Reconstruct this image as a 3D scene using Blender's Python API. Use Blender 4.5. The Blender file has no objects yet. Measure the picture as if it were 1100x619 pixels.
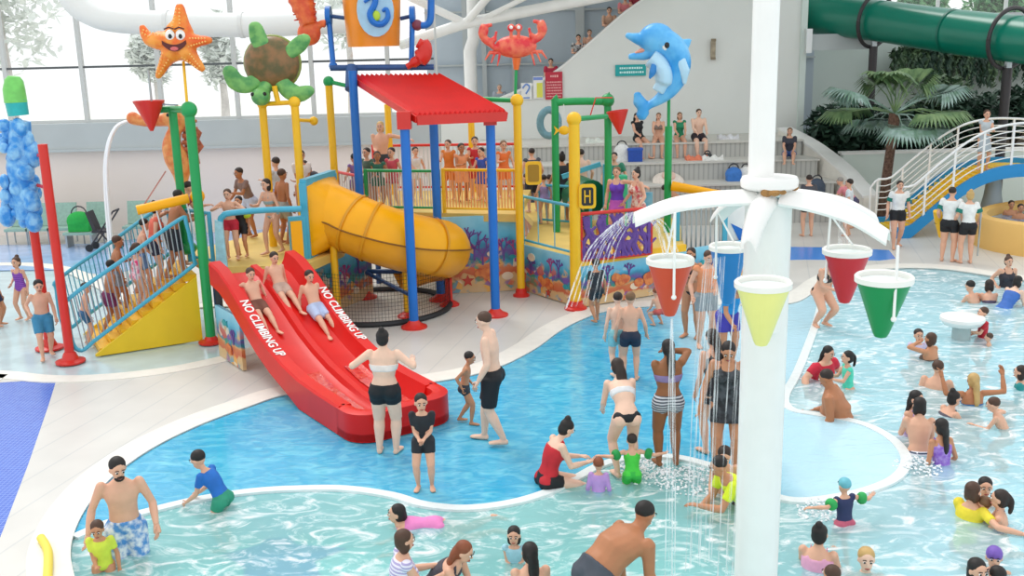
import bpy, math, random
from mathutils import Vector, Matrix, noise
random.seed(7)
PI = math.pi
sc = bpy.context.scene
COL = sc.collection
# ---------------------------------------------------------------- camera
CH, CP, CR, CF, CX, CY = 5.05, math.radians(13.5), math.radians(1.4), 1100.0, 550.0, 309.5
FW = Vector((0, math.cos(CP), -math.sin(CP)))
R0 = Vector((1, 0, 0)); U0 = Vector((0, math.sin(CP), math.cos(CP)))
UP = U0 * math.cos(CR) + R0 * math.sin(CR)
RT = R0 * math.cos(CR) - U0 * math.sin(CR)
cd = bpy.data.cameras.new('camera'); cam = bpy.data.objects.new('camera', cd); COL.objects.link(cam)
cd.sensor_width = 36.0; cd.lens = 36.0 * CF / 1100.0; cd.clip_end = 400
M3 = Matrix((RT, UP, -FW)).transposed()
cam.matrix_world = Matrix.Translation((0, 0, CH)) @ M3.to_4x4()
sc.camera = cam
def ray(u, v): return FW + RT * ((u - CX) / CF) + UP * ((CY - v) / CF)
def g(u, v, z=0.0):
    r = ray(u, v); t = (z - CH) / r.z
    return Vector((r.x * t, r.y * t, z))
def gy(u, v, Y):
    r = ray(u, v); t = Y / r.y
    return Vector((r.x * t, Y, CH + r.z * t))
def V(*a): return Vector(a)
# ---------------------------------------------------------------- materials
def mat(name, col, rough=0.5, metal=0.0, noise_amt=0.0, nscale=8.0, bump=0.0, coat=0.0, trans=None, col2=None, spec=None):
    m = bpy.data.materials.new(name); m.use_nodes = True
    nt = m.node_tree; b = nt.nodes['Principled BSDF']
    b.inputs['Base Color'].default_value = (*col, 1); b.inputs['Roughness'].default_value = rough
    b.inputs['Metallic'].default_value = metal
    if coat: b.inputs['Coat Weight'].default_value = coat
    if spec is not None: b.inputs['Specular IOR Level'].default_value = spec
    if noise_amt or bump or col2:
        tc = nt.nodes.new('ShaderNodeTexCoord'); n = nt.nodes.new('ShaderNodeTexNoise')
        n.inputs['Scale'].default_value = nscale; n.inputs['Detail'].default_value = 3
        nt.links.new(tc.outputs['Object'], n.inputs['Vector'])
        if noise_amt or col2:
            r = nt.nodes.new('ShaderNodeValToRGB')
            c2 = col2 or tuple(max(0, c * (1 - noise_amt)) for c in col)
            r.color_ramp.elements[0].color = (*c2, 1); r.color_ramp.elements[1].color = (*col, 1)
            r.color_ramp.elements[0].position = 0.38; r.color_ramp.elements[1].position = 0.62
            nt.links.new(n.outputs['Fac'], r.inputs['Fac']); nt.links.new(r.outputs['Color'], b.inputs['Base Color'])
        if bump:
            bp = nt.nodes.new('ShaderNodeBump'); bp.inputs['Strength'].default_value = bump; bp.inputs['Distance'].default_value = 0.02
            nt.links.new(n.outputs['Fac'], bp.inputs['Height']); nt.links.new(bp.outputs['Normal'], b.inputs['Normal'])
    return m
_mc = {}
def cm(col, rough=0.5, **k):
    """one plain coloured material per colour"""
    key = (tuple(round(c, 3) for c in col), rough, tuple(sorted(k.items())))
    if key not in _mc: _mc[key] = mat('colour', col, rough, noise_amt=k.pop('na', 0.12), nscale=14, **k)
    return _mc[key]
def hx(s):
    v = [int(s[i:i + 2], 16) / 255 for i in (0, 2, 4)]
    return tuple(c / 12.92 if c <= 0.04045 else ((c + 0.055) / 1.055) ** 2.4 for c in v)
# ---------------------------------------------------------------- mesh builder
def frame(d):
    d = d.normalized(); a = V(0, 0, 1) if abs(d.z) < 0.95 else V(0, 1, 0)
    x = d.cross(a).normalized(); return x, x.cross(d).normalized()
class M:
    def __init__(s): s.v = []; s.f = []; s.m = []
    def add(s, vs, fs, mi=0):
        o = len(s.v); s.v += [tuple(p) for p in vs]
        for f in fs: s.f.append(tuple(i + o for i in f)); s.m.append(mi)
        return s
    def box(s, c, d, rz=0.0, mi=0, R=None):
        c = Vector(c); h = Vector(d) / 2; R = R or Matrix.Rotation(rz, 3, 'Z')
        vs = [c + R @ V(x * h.x, y * h.y, z * h.z) for x in (-1, 1) for y in (-1, 1) for z in (-1, 1)]
        return s.add(vs, [(0, 1, 3, 2), (4, 6, 7, 5), (0, 4, 5, 1), (2, 3, 7, 6), (0, 2, 6, 4), (1, 5, 7, 3)], mi)
    def bar(s, a, b, w, h, mi=0):
        a = Vector(a); b = Vector(b); d = b - a; L = d.length
        if L < 1e-6: return s
        y = d.normalized(); up = V(0, 0, 1) if abs(y.z) < .98 else V(0, 1, 0)
        x = y.cross(up).normalized(); z = x.cross(y)
        R = Matrix((x, y, z)).transposed()
        return s.box((a + b) / 2, (w, L, h), R=R, mi=mi)
    def rings(s, rs, mi=0, cap=True, close=True):
        n = len(rs[0]); vs = [p for r in rs for p in r]; fs = []
        for i in range(len(rs) - 1):
            for j in range(n if close else n - 1):
                k = (j + 1) % n
                fs.append((i * n + j, i * n + k, (i + 1) * n + k, (i + 1) * n + j))
        if cap: fs.append(tuple(range(n - 1, -1, -1))); fs.append(tuple((len(rs) - 1) * n + j for j in range(n)))
        return s.add(vs, fs, mi)
    def tube(s, pts, r, n=10, mi=0, cap=True):
        pts = [Vector(p) for p in pts]; rs = []; K = len(pts)
        R = r if isinstance(r, (list, tuple)) else [r] * K
        x0 = None
        for i, p in enumerate(pts):
            d = (pts[min(i + 1, K - 1)] - pts[max(i - 1, 0)])
            if d.length < 1e-9: d = V(0, 0, 1)
            d.normalize()
            if x0 is None: x, y = frame(d)
            else:
                x = (x0 - d * x0.dot(d)); x = x.normalized() if x.length > 1e-6 else frame(d)[0]; y = x.cross(d)
            x0 = x
            rr = R[i] if isinstance(R[i], (tuple, list)) else (R[i], R[i])
            rs.append([p + x * (math.cos(2 * PI * j / n) * rr[0]) + y * (math.sin(2 * PI * j / n) * rr[1]) for j in range(n)])
        return s.rings(rs, mi, cap)
    def lathe(s, c, prof, n=24, mi=0, ax=None):
        c = Vector(c); Rm = Matrix.Identity(3)
        if ax is not None: Rm = V(0, 0, 1).rotation_difference(Vector(ax)).to_matrix()
        rs = [[c + Rm @ V(max(r, 1e-4) * math.cos(2 * PI * j / n), max(r, 1e-4) * math.sin(2 * PI * j / n), z) for j in range(n)] for r, z in prof]
        return s.rings(rs, mi)
    def ball(s, c, r, n=12, mi=0, R=None):
        c = Vector(c); r = Vector(r) if not isinstance(r, (int, float)) else V(r, r, r); R = R or Matrix.Identity(3)
        m = max(6, n // 2 + 1); rs = []
        for i in range(m + 1):
            t = PI * i / m; t = min(max(t, 0.02), PI - 0.02)
            rs.append([c + R @ V(r.x * math.sin(t) * math.cos(2 * PI * j / n), r.y * math.sin(t) * math.sin(2 * PI * j / n), -r.z * math.cos(t)) for j in range(n)])
        return s.rings(rs, mi)
    def plate(s, poly, th, O=(0, 0, 0), X=(1, 0, 0), Y=(0, 0, 1), mi=0):
        """2D outline extruded by th (centred) in plane X,Y at O"""
        O = Vector(O); X = Vector(X); Y = Vector(Y); N = X.cross(Y).normalized()
        a = [O + X * p[0] + Y * p[1] - N * th / 2 for p in poly]; b = [p + N * th for p in a]
        n = len(poly); fs = [(i, (i + 1) % n, n + (i + 1) % n, n + i) for i in range(n)]
        fs += [tuple(range(n - 1, -1, -1)), tuple(range(n, 2 * n))]
        return s.add(a + b, fs, mi)
    def build(s, name, mats, parent=None, smooth=40, loc=None):
        me = bpy.data.meshes.new(name); off = Vector(loc) if loc is not None else None
        vs = s.v if off is None else [tuple(Vector(p) - off) for p in s.v]
        me.from_pydata(vs, [], s.f)
        if not isinstance(mats, (list, tuple)): mats = [mats]
        for m in mats: me.materials.append(m)
        me.polygons.foreach_set('material_index', s.m)
        if smooth:
            me.polygons.foreach_set('use_smooth', [True] * len(me.polygons))
            me.update(); me.validate()
            try: me.set_sharp_from_angle(angle=math.radians(smooth))
            except Exception: pass
        me.update()
        o = bpy.data.objects.new(name, me); COL.objects.link(o)
        if parent is not None: o.parent = parent
        if off is not None: o.location = off
        return o
def tag(o, label=None, cat=None, group=None, kind=None):
    if label: o['label'] = label
    if cat: o['category'] = cat
    if group: o['group'] = group
    if kind: o['kind'] = kind
    return o
def thing(name, label, cat, loc=(0, 0, 0), rz=0.0, group=None):
    o = bpy.data.objects.new(name, None); COL.objects.link(o); o.empty_display_size = .1
    o.location = loc; o.rotation_euler = (0, 0, rz); return tag(o, label, cat, group)
def struct(name, m, mats, parent=None, smooth=40):
    o = m.build(name, mats, parent, smooth)
    if parent is None: o['kind'] = 'structure'
    return o
def copy_tree(o, parent=None):
    c = o.copy(); COL.objects.link(c)
    if parent is not None: c.parent = parent; c.matrix_parent_inverse = o.matrix_parent_inverse
    for ch in o.children: copy_tree(ch, c)
    return c
def crom(pts, n=8, closed=False):
    pts = [Vector(p) for p in pts]; out = []; K = len(pts)
    rng = K if closed else K - 1
    for i in range(rng):
        if closed: a, b, c, d = pts[(i - 1) % K], pts[i], pts[(i + 1) % K], pts[(i + 2) % K]
        else: a, b, c, d = pts[max(i - 1, 0)], pts[i], pts[i + 1], pts[min(i + 2, K - 1)]
        for k in range(n):
            t = k / n
            out.append(0.5 * ((2 * b) + (c - a) * t + (2 * a - 5 * b + 4 * c - d) * t * t + (3 * b - a - 3 * c + d) * t ** 3))
    if not closed: out.append(pts[-1])
    return out
def arcpts(c, r, a0, a1, n, X=(1, 0, 0), Y=(0, 0, 1)):
    X = Vector(X); Y = Vector(Y); c = Vector(c)
    return [c + X * (r * math.cos(a0 + (a1 - a0) * i / n)) + Y * (r * math.sin(a0 + (a1 - a0) * i / n)) for i in range(n + 1)]
def fill2d(name, loops, z0, th, m, kind='structure'):
    """flat sheet with holes from 2D loops (first = outline)"""
    cu = bpy.data.curves.new(name, 'CURVE'); cu.dimensions = '2D'; cu.fill_mode = 'BOTH'; cu.extrude = th / 2
    for lp in loops:
        sp = cu.splines.new('POLY'); sp.points.add(len(lp) - 1)
        for i, p in enumerate(lp): sp.points[i].co = (p[0], p[1], 0, 1)
        sp.use_cyclic_u = True
    t = bpy.data.objects.new('t', cu); COL.objects.link(t)
    me = bpy.data.meshes.new_from_object(t.evaluated_get(bpy.context.evaluated_depsgraph_get()))
    bpy.data.objects.remove(t); me.name = name; me.materials.clear(); me.materials.append(m)
    o = bpy.data.objects.new(name, me); COL.objects.link(o); o.location.z = z0 - th / 2
    if kind: o['kind'] = kind
    return o
def strip(loop, w, side=1, closed=False):
    """offset polyline ribbon outline -> list of quads pts"""
    out = []; K = len(loop)
    for i in range(K):
        a = loop[(i - 1) % K] if closed or i > 0 else loop[i]; b = loop[(i + 1) % K] if closed or i < K - 1 else loop[i]
        d = (b - a); d.z = 0; d.normalize(); out.append(loop[i] + V(-d.y, d.x, 0) * w * side)
    return out
def ribbon(name, loop, w, z0, z1, m, side=1, parent=None, off=0.0):
    a = strip(loop, off, side) if off else loop
    b = strip(loop, w + off, side); mm = M()
    rs = [[V(p.x, p.y, z0), V(q.x, q.y, z0), V(q.x, q.y, z1), V(p.x, p.y, z1)] for p, q in zip(a, b)]
    mm.rings(rs); return mm.build(name, m, parent, 30)
def text_mesh(txt, size, m, name, O, X, Y, th=0.006, parent=None, align='CENTER', bend=None):
    cu = bpy.data.curves.new('t', 'FONT'); cu.body = txt; cu.size = size; cu.extrude = th / 2; cu.align_x = align; cu.align_y = 'CENTER'; cu.offset = size * 0.015
    t = bpy.data.objects.new('t', cu); COL.objects.link(t)
    me = bpy.data.meshes.new_from_object(t.evaluated_get(bpy.context.evaluated_depsgraph_get())); bpy.data.objects.remove(t)
    X = Vector(X).normalized(); Y = Vector(Y).normalized(); N = X.cross(Y)
    for v in me.vertices:
        c = v.co.copy()
        v.co = bend(c) if bend else Vector(O) + X * c.x + Y * c.y + N * c.z
    me.materials.clear(); me.materials.append(m); me.name = name
    o = bpy.data.objects.new(name, me); COL.objects.link(o)
    if parent is not None: o.parent = parent
    return o
# ================================================================ SETTING
def nodes(m): return m.node_tree.nodes, m.node_tree.links
# --- deck: pale non-slip planks
deck = mat('deck_planks', hx('e3e2dd'), 0.35, spec=0.5)
nd, ln = nodes(deck); b = nd['Principled BSDF']
tc = nd.new('ShaderNodeTexCoord'); mp = nd.new('ShaderNodeMapping'); mp.inputs['Rotation'].default_value = (0, 0, math.radians(14))
wv = nd.new('ShaderNodeTexWave'); wv.wave_type = 'BANDS'; wv.bands_direction = 'X'; wv.inputs['Scale'].default_value = 0.62; wv.wave_profile = 'SAW'
rp = nd.new('ShaderNodeValToRGB'); rp.color_ramp.elements[0].position = 0.0; rp.color_ramp.elements[0].color = (*hx('c9cbc9'), 1)
rp.color_ramp.elements[1].position = 0.07; rp.color_ramp.elements[1].color = (*hx('dedcd6'), 1)
ns = nd.new('ShaderNodeTexNoise'); ns.inputs['Scale'].default_value = 1.6; mx = nd.new('ShaderNodeMixRGB'); mx.blend_type = 'MULTIPLY'; mx.inputs['Fac'].default_value = 0.18
ln.new(tc.outputs['Object'], mp.inputs['Vector']); ln.new(mp.outputs[0], wv.inputs['Vector']); ln.new(wv.outputs['Fac'], rp.inputs['Fac'])
ln.new(tc.outputs['Object'], ns.inputs['Vector']); ln.new(rp.outputs[0], mx.inputs[1]); ln.new(ns.outputs['Fac'], mx.inputs[2]); ln.new(mx.outputs[0], b.inputs['Base Color'])
cream = mat('cream_border', hx('eeebe2'), 0.45, noise_amt=0.05, nscale=5)
white = mat('white_paint', hx('f1f1ee'), 0.4, noise_amt=0.04, nscale=3)
wallw = mat('white_wall', hx('e6e9e5'), 0.7, noise_amt=0.04, nscale=0.6)
walls = mat('sage_wall', hx('d6e2dc'), 0.7, noise_amt=0.04, nscale=0.6)
beige = mat('beige_wall', hx('efe3dc'), 0.7, noise_amt=0.03, nscale=0.5)
sillm = mat('sill_grey', hx('bcc3c4'), 0.6, noise_amt=0.05, nscale=1)
bluegrey = mat('bluegrey_wall', hx('b9c6d0'), 0.6, noise_amt=0.05, nscale=1)
# --- outlines traced from the place
E_px = [(130, 760), (95, 670), (80, 619), (76, 592), (82, 567), (97, 540), (122, 512), (162, 483), (212, 458), (265, 438), (310, 424), (370, 420), (440, 414), (500, 405), (540, 393),
        (575, 375), (600, 357), (622, 345), (650, 335), (690, 330), (740, 327), (800, 328), (850, 326), (872, 316), (888, 304), (908, 295), (940, 290), (980, 288), (1020, 290), (1067, 297), (1110, 303), (1180, 316), (1300, 345)]
K_px = [(886, 306), (877, 345), (857, 398), (843, 425), (850, 439), (880, 445), (925, 454), (957, 470), (973, 490), (968, 507), (948, 520), (910, 531), (860, 537), (825, 530), (800, 517), (770, 502), (730, 491),
        (690, 489), (650, 497), (620, 512), (590, 527), (550, 539), (500, 545), (455, 541), (420, 531), (370, 524), (320, 524), (270, 527), (215, 535), (160, 548), (115, 561), (80, 576)]
E = [g(*p) for p in E_px]; E[0] = g(100, 760); Ec = crom(E, 6)
Kc = crom([g(*p) for p in K_px], 6)
near = [V(22, 14, 0), V(22, 3.5, 0), V(-3.2, 3.5, 0)]
hole = Ec + near
# shallow wet area at the foot of the stair ramp
Wt = crom([g(*p) for p in [(-60, 404), (0, 399), (60, 404), (120, 402), (180, 395), (230, 385), (262, 376), (285, 366), (300, 350), (250, 330), (150, 330), (60, 290), (-30, 286), (-120, 290)]], 5, True)
TL = [g(-120, 436), g(-20, 414), g(0, 411), g(61, 407), g(52, 436), g(30, 500), g(2, 573), g(-30, 650), g(-160, 650)]
outer = [V(-34, 2, 0), V(34, 2, 0), V(34, 37, 0), V(-34, 37, 0)]
fill2d('floor', [outer, hole, Wt, TL], 0, .30, deck)
# border bands (left normal of E points away from the pool)
o = ribbon('trim_1', Ec, 0.42, -.3, .012, cream, 1); o['kind'] = 'structure'
o = ribbon('trim_2', Wt, 0.34, -.02, .014, cream, -1 if True else 1); o['kind'] = 'structure'
# --- splash pad (painted, a film of water runs over it)
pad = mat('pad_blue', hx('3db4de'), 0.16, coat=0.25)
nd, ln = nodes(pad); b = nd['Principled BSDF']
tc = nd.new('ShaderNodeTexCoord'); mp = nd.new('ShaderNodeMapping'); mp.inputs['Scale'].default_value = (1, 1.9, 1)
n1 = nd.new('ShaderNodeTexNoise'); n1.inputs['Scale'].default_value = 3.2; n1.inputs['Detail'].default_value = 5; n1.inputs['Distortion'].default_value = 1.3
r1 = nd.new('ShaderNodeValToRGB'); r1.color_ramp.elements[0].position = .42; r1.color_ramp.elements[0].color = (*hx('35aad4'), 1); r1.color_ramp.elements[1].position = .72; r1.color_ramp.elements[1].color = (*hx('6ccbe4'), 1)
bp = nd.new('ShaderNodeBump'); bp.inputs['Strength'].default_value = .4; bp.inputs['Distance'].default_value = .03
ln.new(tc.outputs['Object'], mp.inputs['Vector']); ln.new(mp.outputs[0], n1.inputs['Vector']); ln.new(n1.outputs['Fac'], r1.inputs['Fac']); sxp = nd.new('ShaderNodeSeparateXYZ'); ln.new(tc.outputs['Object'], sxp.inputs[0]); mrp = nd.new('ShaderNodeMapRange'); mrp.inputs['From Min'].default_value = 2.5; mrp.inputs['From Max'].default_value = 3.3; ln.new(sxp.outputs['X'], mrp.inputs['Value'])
pz = nd.new('ShaderNodeMixRGB'); pz.inputs[2].default_value = (*hx('b9e2f1'), 1); ln.new(mrp.outputs[0], pz.inputs['Fac']); ln.new(r1.outputs[0], pz.inputs[1]); ln.new(pz.outputs[0], b.inputs['Base Color'])  # right part of the pad: pale reflection mixed into its base colour
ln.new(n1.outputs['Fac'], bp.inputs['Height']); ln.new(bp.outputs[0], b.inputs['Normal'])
i0 = min(range(len(Ec)), key=lambda i: (Ec[i] - g(80, 576)).length); i1 = min(range(len(Ec)), key=lambda i: (Ec[i] - g(886, 306)).length)
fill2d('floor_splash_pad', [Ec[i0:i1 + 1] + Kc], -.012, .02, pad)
kerb = mat('kerb_tile', hx('e9f2f2'), 0.3, noise_amt=.06, nscale=12)
o = ribbon('trim_3', Kc, .13, -.9, .0, kerb, 1, off=-.065); o['kind'] = 'structure'
# --- pool floor
pf = mat('pool_floor', hx('a6dcd8'), .6)
nd, ln = nodes(pf); b = nd['Principled BSDF']
tc = nd.new('ShaderNodeTexCoord'); sx = nd.new('ShaderNodeSeparateXYZ'); mr = nd.new('ShaderNodeMapRange'); mr.inputs['From Min'].default_value = 1.5; mr.inputs['From Max'].default_value = 4.5
mx = nd.new('ShaderNodeMixRGB'); mx.inputs[1].default_value = (*hx('9ed8d2'), 1); mx.inputs[2].default_value = (*hx('c6e8f2'), 1)
ln.new(tc.outputs['Object'], sx.inputs[0]); ln.new(sx.outputs['X'], mr.inputs['Value']); ln.new(mr.outputs[0], mx.inputs['Fac']); ln.new(mx.outputs[0], b.inputs['Base Color'])
PZ = -.62
poolloop = [V(-9, 3, 0), V(23, 3, 0), V(23, 24, 0), V(5.5, 24, 0), V(5.5, 15, 0), V(2, 13, 0), V(-9, 13, 0)]
fill2d('floor_pool', [poolloop], PZ, .1, pf)
o = ribbon('wall_pool_edge', Ec, .05, PZ, -.01, mat('pool_tile', hx('bfe3ea'), .4), 1); o['kind'] = 'structure'
# --- water
wat = bpy.data.materials.new('pool_water'); wat.use_nodes = True; nt = wat.node_tree; nt.nodes.clear()
N = nt.nodes.new; L = nt.links.new
out = N('ShaderNodeOutputMaterial'); mixs = N('ShaderNodeMixShader'); tr = N('ShaderNodeBsdfTransparent'); gl = N('ShaderNodeBsdfGlossy'); lw = N('ShaderNodeLayerWeight'); pw = N('ShaderNodeMath'); fr = N('ShaderNodeMath')
tr.inputs['Color'].default_value = (.84, .975, .975, 1); gl.inputs['Roughness'].default_value = .03; lw.inputs['Blend'].default_value = .5; pw.operation = 'POWER'; pw.inputs[1].default_value = 3.6; fr.operation = 'MULTIPLY_ADD'; fr.inputs[1].default_value = .9; fr.inputs[2].default_value = .03
tc = N('ShaderNodeTexCoord'); mp = N('ShaderNodeMapping'); mp.inputs['Scale'].default_value = (1, 1.7, 1); mp.inputs['Rotation'].default_value = (0, 0, .25)
n1 = N('ShaderNodeTexNoise'); n1.inputs['Scale'].default_value = 2.3; n1.inputs['Detail'].default_value = 5; n1.inputs['Distortion'].default_value = 1.4
bp = N('ShaderNodeBump'); bp.inputs['Strength'].default_value = .6; bp.inputs['Distance'].default_value = .07
L(tc.outputs['Object'], mp.inputs['Vector']); L(mp.outputs[0], n1.inputs['Vector']); L(n1.outputs['Fac'], bp.inputs['Height'])
L(bp.outputs[0], gl.inputs['Normal']); L(bp.outputs[0], lw.inputs['Normal']); L(lw.outputs['Facing'], pw.inputs[0]); L(pw.outputs[0], fr.inputs[0]); L(fr.outputs[0], mixs.inputs[0]); L(tr.outputs[0], mixs.inputs[1]); L(gl.outputs[0], mixs.inputs[2])
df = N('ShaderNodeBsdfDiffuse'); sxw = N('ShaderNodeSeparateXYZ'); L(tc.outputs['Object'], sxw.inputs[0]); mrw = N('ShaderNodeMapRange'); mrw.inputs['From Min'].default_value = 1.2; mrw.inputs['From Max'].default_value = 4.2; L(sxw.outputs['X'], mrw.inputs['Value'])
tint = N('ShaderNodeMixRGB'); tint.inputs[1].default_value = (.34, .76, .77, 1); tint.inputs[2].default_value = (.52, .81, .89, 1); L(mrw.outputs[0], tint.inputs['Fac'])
crest = N('ShaderNodeMixRGB'); crest.inputs[2].default_value = (.96, .98, .99, 1); L(tint.outputs[0], crest.inputs[1]); L(crest.outputs[0], df.inputs['Color']); m2 = N('ShaderNodeMixShader')
n2 = N('ShaderNodeTexNoise'); n2.inputs['Scale'].default_value = 2.0; n2.inputs['Detail'].default_value = 8; n2.inputs['Distortion'].default_value = 2.2; n2.inputs['Roughness'].default_value = .62
L(mp.outputs[0], n2.inputs['Vector']); r2 = N('ShaderNodeValToRGB'); r2.color_ramp.elements[0].position = .48; r2.color_ramp.elements[1].position = .70
r2.color_ramp.elements[1].color = (.8, .8, .8, 1); r2.color_ramp.elements[0].color = (.42, .42, .42, 1)
L(n2.outputs['Fac'], r2.inputs['Fac']); rc2 = N('ShaderNodeMapRange'); rc2.inputs['From Min'].default_value = .49; rc2.inputs['From Max'].default_value = .66; L(n2.outputs['Fac'], rc2.inputs['Value']); L(rc2.outputs[0], crest.inputs['Fac']); L(r2.outputs[0], m2.inputs[0]); L(mixs.outputs[0], m2.inputs[1]); L(df.outputs[0], m2.inputs[2]); L(m2.outputs[0], out.inputs['Surface'])
iK = [Kc[i] for i in range(len(Kc))]
WZ = -.03
water = fill2d('pool_water', [Ec[i1:] + near + Ec[:i0] + iK[::-1]], WZ, 0, wat, 'stuff')
tag(water, 'rippling turquoise pool water with white wave crests around the bathers', 'water')
# wet wading area and lap pools at the left
wet = mat('wet_floor', hx('c5dde2'), .15, noise_amt=.12, nscale=2, bump=.3)
fill2d('floor_wading', [Wt], -.02, .02, wet)
tile = mat('blue_tile', hx('3f62c4'), .22)
nd, ln = nodes(tile); b = nd['Principled BSDF']
tc = nd.new('ShaderNodeTexCoord'); br = nd.new('ShaderNodeTexBrick'); br.offset = 0.0; br.inputs['Scale'].default_value = 9; br.inputs['Brick Width'].default_value = .5; br.inputs['Row Height'].default_value = .5
br.inputs['Color1'].default_value = (*hx('3f63c8'), 1); br.inputs['Color2'].default_value = (*hx('4a70d0'), 1); br.inputs['Mortar'].default_value = (*hx('7f9be0'), 1); br.inputs['Mortar Size'].default_value = .035
ln.new(tc.outputs['Object'], br.inputs['Vector']); ln.new(br.outputs['Color'], b.inputs['Base Color'])
fill2d('floor_blue_tiles', [TL], -.004, .02, tile)
lap = mat('lap_water', hx('a9c8f2'), .12, noise_amt=.15, nscale=2.5, bump=.3)
fill2d('floor_lap_pool', [[g(-160, 292), g(60, 290), g(120, 296), g(215, 268), g(330, 252), g(330, 244), g(190, 252), g(100, 262), g(-160, 266)]], .006, .012, lap)
bl = mat('blue_channel', hx('3f8fe8'), .2, bump=.2, nscale=3)
fill2d('floor_blue_channel', [[g(780, 281), g(865, 279), g(945, 280), g(962, 278), g(955, 269), g(900, 266), g(780, 265)]], .006, .012, bl)
# ---------------------------------------------------------------- window wall (left, back)
YW = 29.0
def zx(u, v, Y): p = gy(u, v, Y); return p.x, p.z
m = M(); m.box((-15.7, YW + .15, 1.2), (27.6, .3, 2.4)); struct('wall_back_left', m, beige)
m = M(); m.box((-15.7, YW + .05, 2.78), (27.6, .5, .72)); m.box((-15.7, YW - .12, 2.40), (27.6, .3, .07)); struct('trim_4', m, sillm)
framem = mat('window_frame', hx('c9ccca'), .4); dark = mat('dark_bar', hx('555a5c'), .4)
glass = bpy.data.materials.new('window_glass'); glass.use_nodes = True; nt = glass.node_tree; nt.nodes.clear()
o_ = nt.nodes.new('ShaderNodeOutputMaterial'); a_ = nt.nodes.new('ShaderNodeBsdfTransparent'); c_ = nt.nodes.new('ShaderNodeBsdfGlossy'); d_ = nt.nodes.new('ShaderNodeMixShader')
c_.inputs['Roughness'].default_value = .02; d_.inputs[0].default_value = .05; nt.links.new(a_.outputs[0], d_.inputs[1]); nt.links.new(c_.outputs[0], d_.inputs[2]); nt.links.new(d_.outputs[0], o_.inputs[0])
x = -11.78; bay = 2.12; k = 0; xs = [x + bay * i for i in range(-8, 5)]; xs.append(-1.95)
for i in range(len(xs) - 1):
    a, c = xs[i], xs[i + 1]; k += 1
    m = M()
    m.box((a, YW + .1, 5.9), (.11, .14, 5.5)); m.box((c, YW + .13, 5.9), (.05, .08, 5.5))
    m.box(((a + c) / 2, YW + .1, 3.18), (c - a, .12, .08)); m.box(((a + c) / 2, YW + .1, 8.6), (c - a, .12, .1))
    w = struct('window_%d' % k, m, framem)
    m = M(); m.box(((a + c) / 2, YW + .09, 4.66), (c - a - .13, .06, .06)); m.build('glazing_bar', dark, w)
    m = M(); m.box(((a + c) / 2, YW + .16, 5.9), (c - a - .1, .012, 5.4)); m.build('glass', glass, w)
# ground and trees outside
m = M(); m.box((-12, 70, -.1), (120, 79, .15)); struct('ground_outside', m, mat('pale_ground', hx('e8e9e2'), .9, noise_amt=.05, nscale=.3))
def leaves(m, c, r, n, s, rnd, squash=1.0):
    c = Vector(c)
    for i in range(n):
        d = V(rnd.gauss(0, 1), rnd.gauss(0, 1), rnd.gauss(0, 1)).normalized() * (rnd.random() ** .4)
        p = c + V(d.x * r[0], d.y * r[1], d.z * r[2]); a = V(rnd.uniform(-1, 1), rnd.uniform(-1, 1), rnd.uniform(-.6, .6)).normalized(); bb = a.cross(V(rnd.uniform(-1, 1), rnd.uniform(-1, 1), 1)).normalized()
        L_ = s * rnd.uniform(.6, 1.3); W_ = L_ * .38 * squash
        m.add([p - a * L_, p - bb * W_, p + a * L_, p + bb * W_], [(0, 1, 2, 3)])
rnd = random.Random(3)
treem = mat('overexposed_leaves', hx('e6ece6'), .9, noise_amt=.12, nscale=1); trunkm = mat('overexposed_trunk', hx('d2cdc8'), .9, noise_amt=.2, nscale=3)  # blown-out daylight is put into the near-white leaf and trunk colours
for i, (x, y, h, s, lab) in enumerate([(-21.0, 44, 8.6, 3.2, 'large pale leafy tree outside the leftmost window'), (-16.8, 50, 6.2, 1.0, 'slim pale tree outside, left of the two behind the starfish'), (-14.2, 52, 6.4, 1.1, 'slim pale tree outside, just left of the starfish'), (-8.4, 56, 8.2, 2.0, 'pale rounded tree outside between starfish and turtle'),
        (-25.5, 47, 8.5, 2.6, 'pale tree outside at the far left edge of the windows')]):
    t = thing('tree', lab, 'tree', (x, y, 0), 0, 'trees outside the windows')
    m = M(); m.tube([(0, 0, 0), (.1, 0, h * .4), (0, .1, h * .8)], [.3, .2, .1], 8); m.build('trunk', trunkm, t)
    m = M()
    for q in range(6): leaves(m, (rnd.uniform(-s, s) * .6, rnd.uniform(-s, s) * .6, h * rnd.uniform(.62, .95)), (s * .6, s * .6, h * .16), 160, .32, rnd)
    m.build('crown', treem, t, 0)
# round white duct across the windows
duct = thing('air_duct', 'thick round white air duct running across the tall windows', 'duct', gy(200, 28, 27.5))
pts = [gy(58, -60, 27.5), gy(66, -30, 27.5), gy(78, 0, 27.5), gy(98, 15, 27.5), gy(125, 22, 27.5), gy(180, 25, 27.5), gy(260, 27, 27.5), gy(340, 24, 27.5), gy(395, 20, 27.5), gy(412, 5, 27.5), gy(414, -40, 27.5)]
m = M(); m.tube(crom([p - duct.location for p in pts], 5), .31, 20); m.build('pipe', mat('duct_white', hx('e9ebe9'), .5), duct)
m = M()
for i in (5, 6, 7): p = pts[i] - duct.location; m.tube([p - V(.05, 0, 0), p + V(.05, 0, 0)], .335, 20)
m.build('joint_band', mat('duct_band', hx('dfe1df'), .5), duct)
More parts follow.
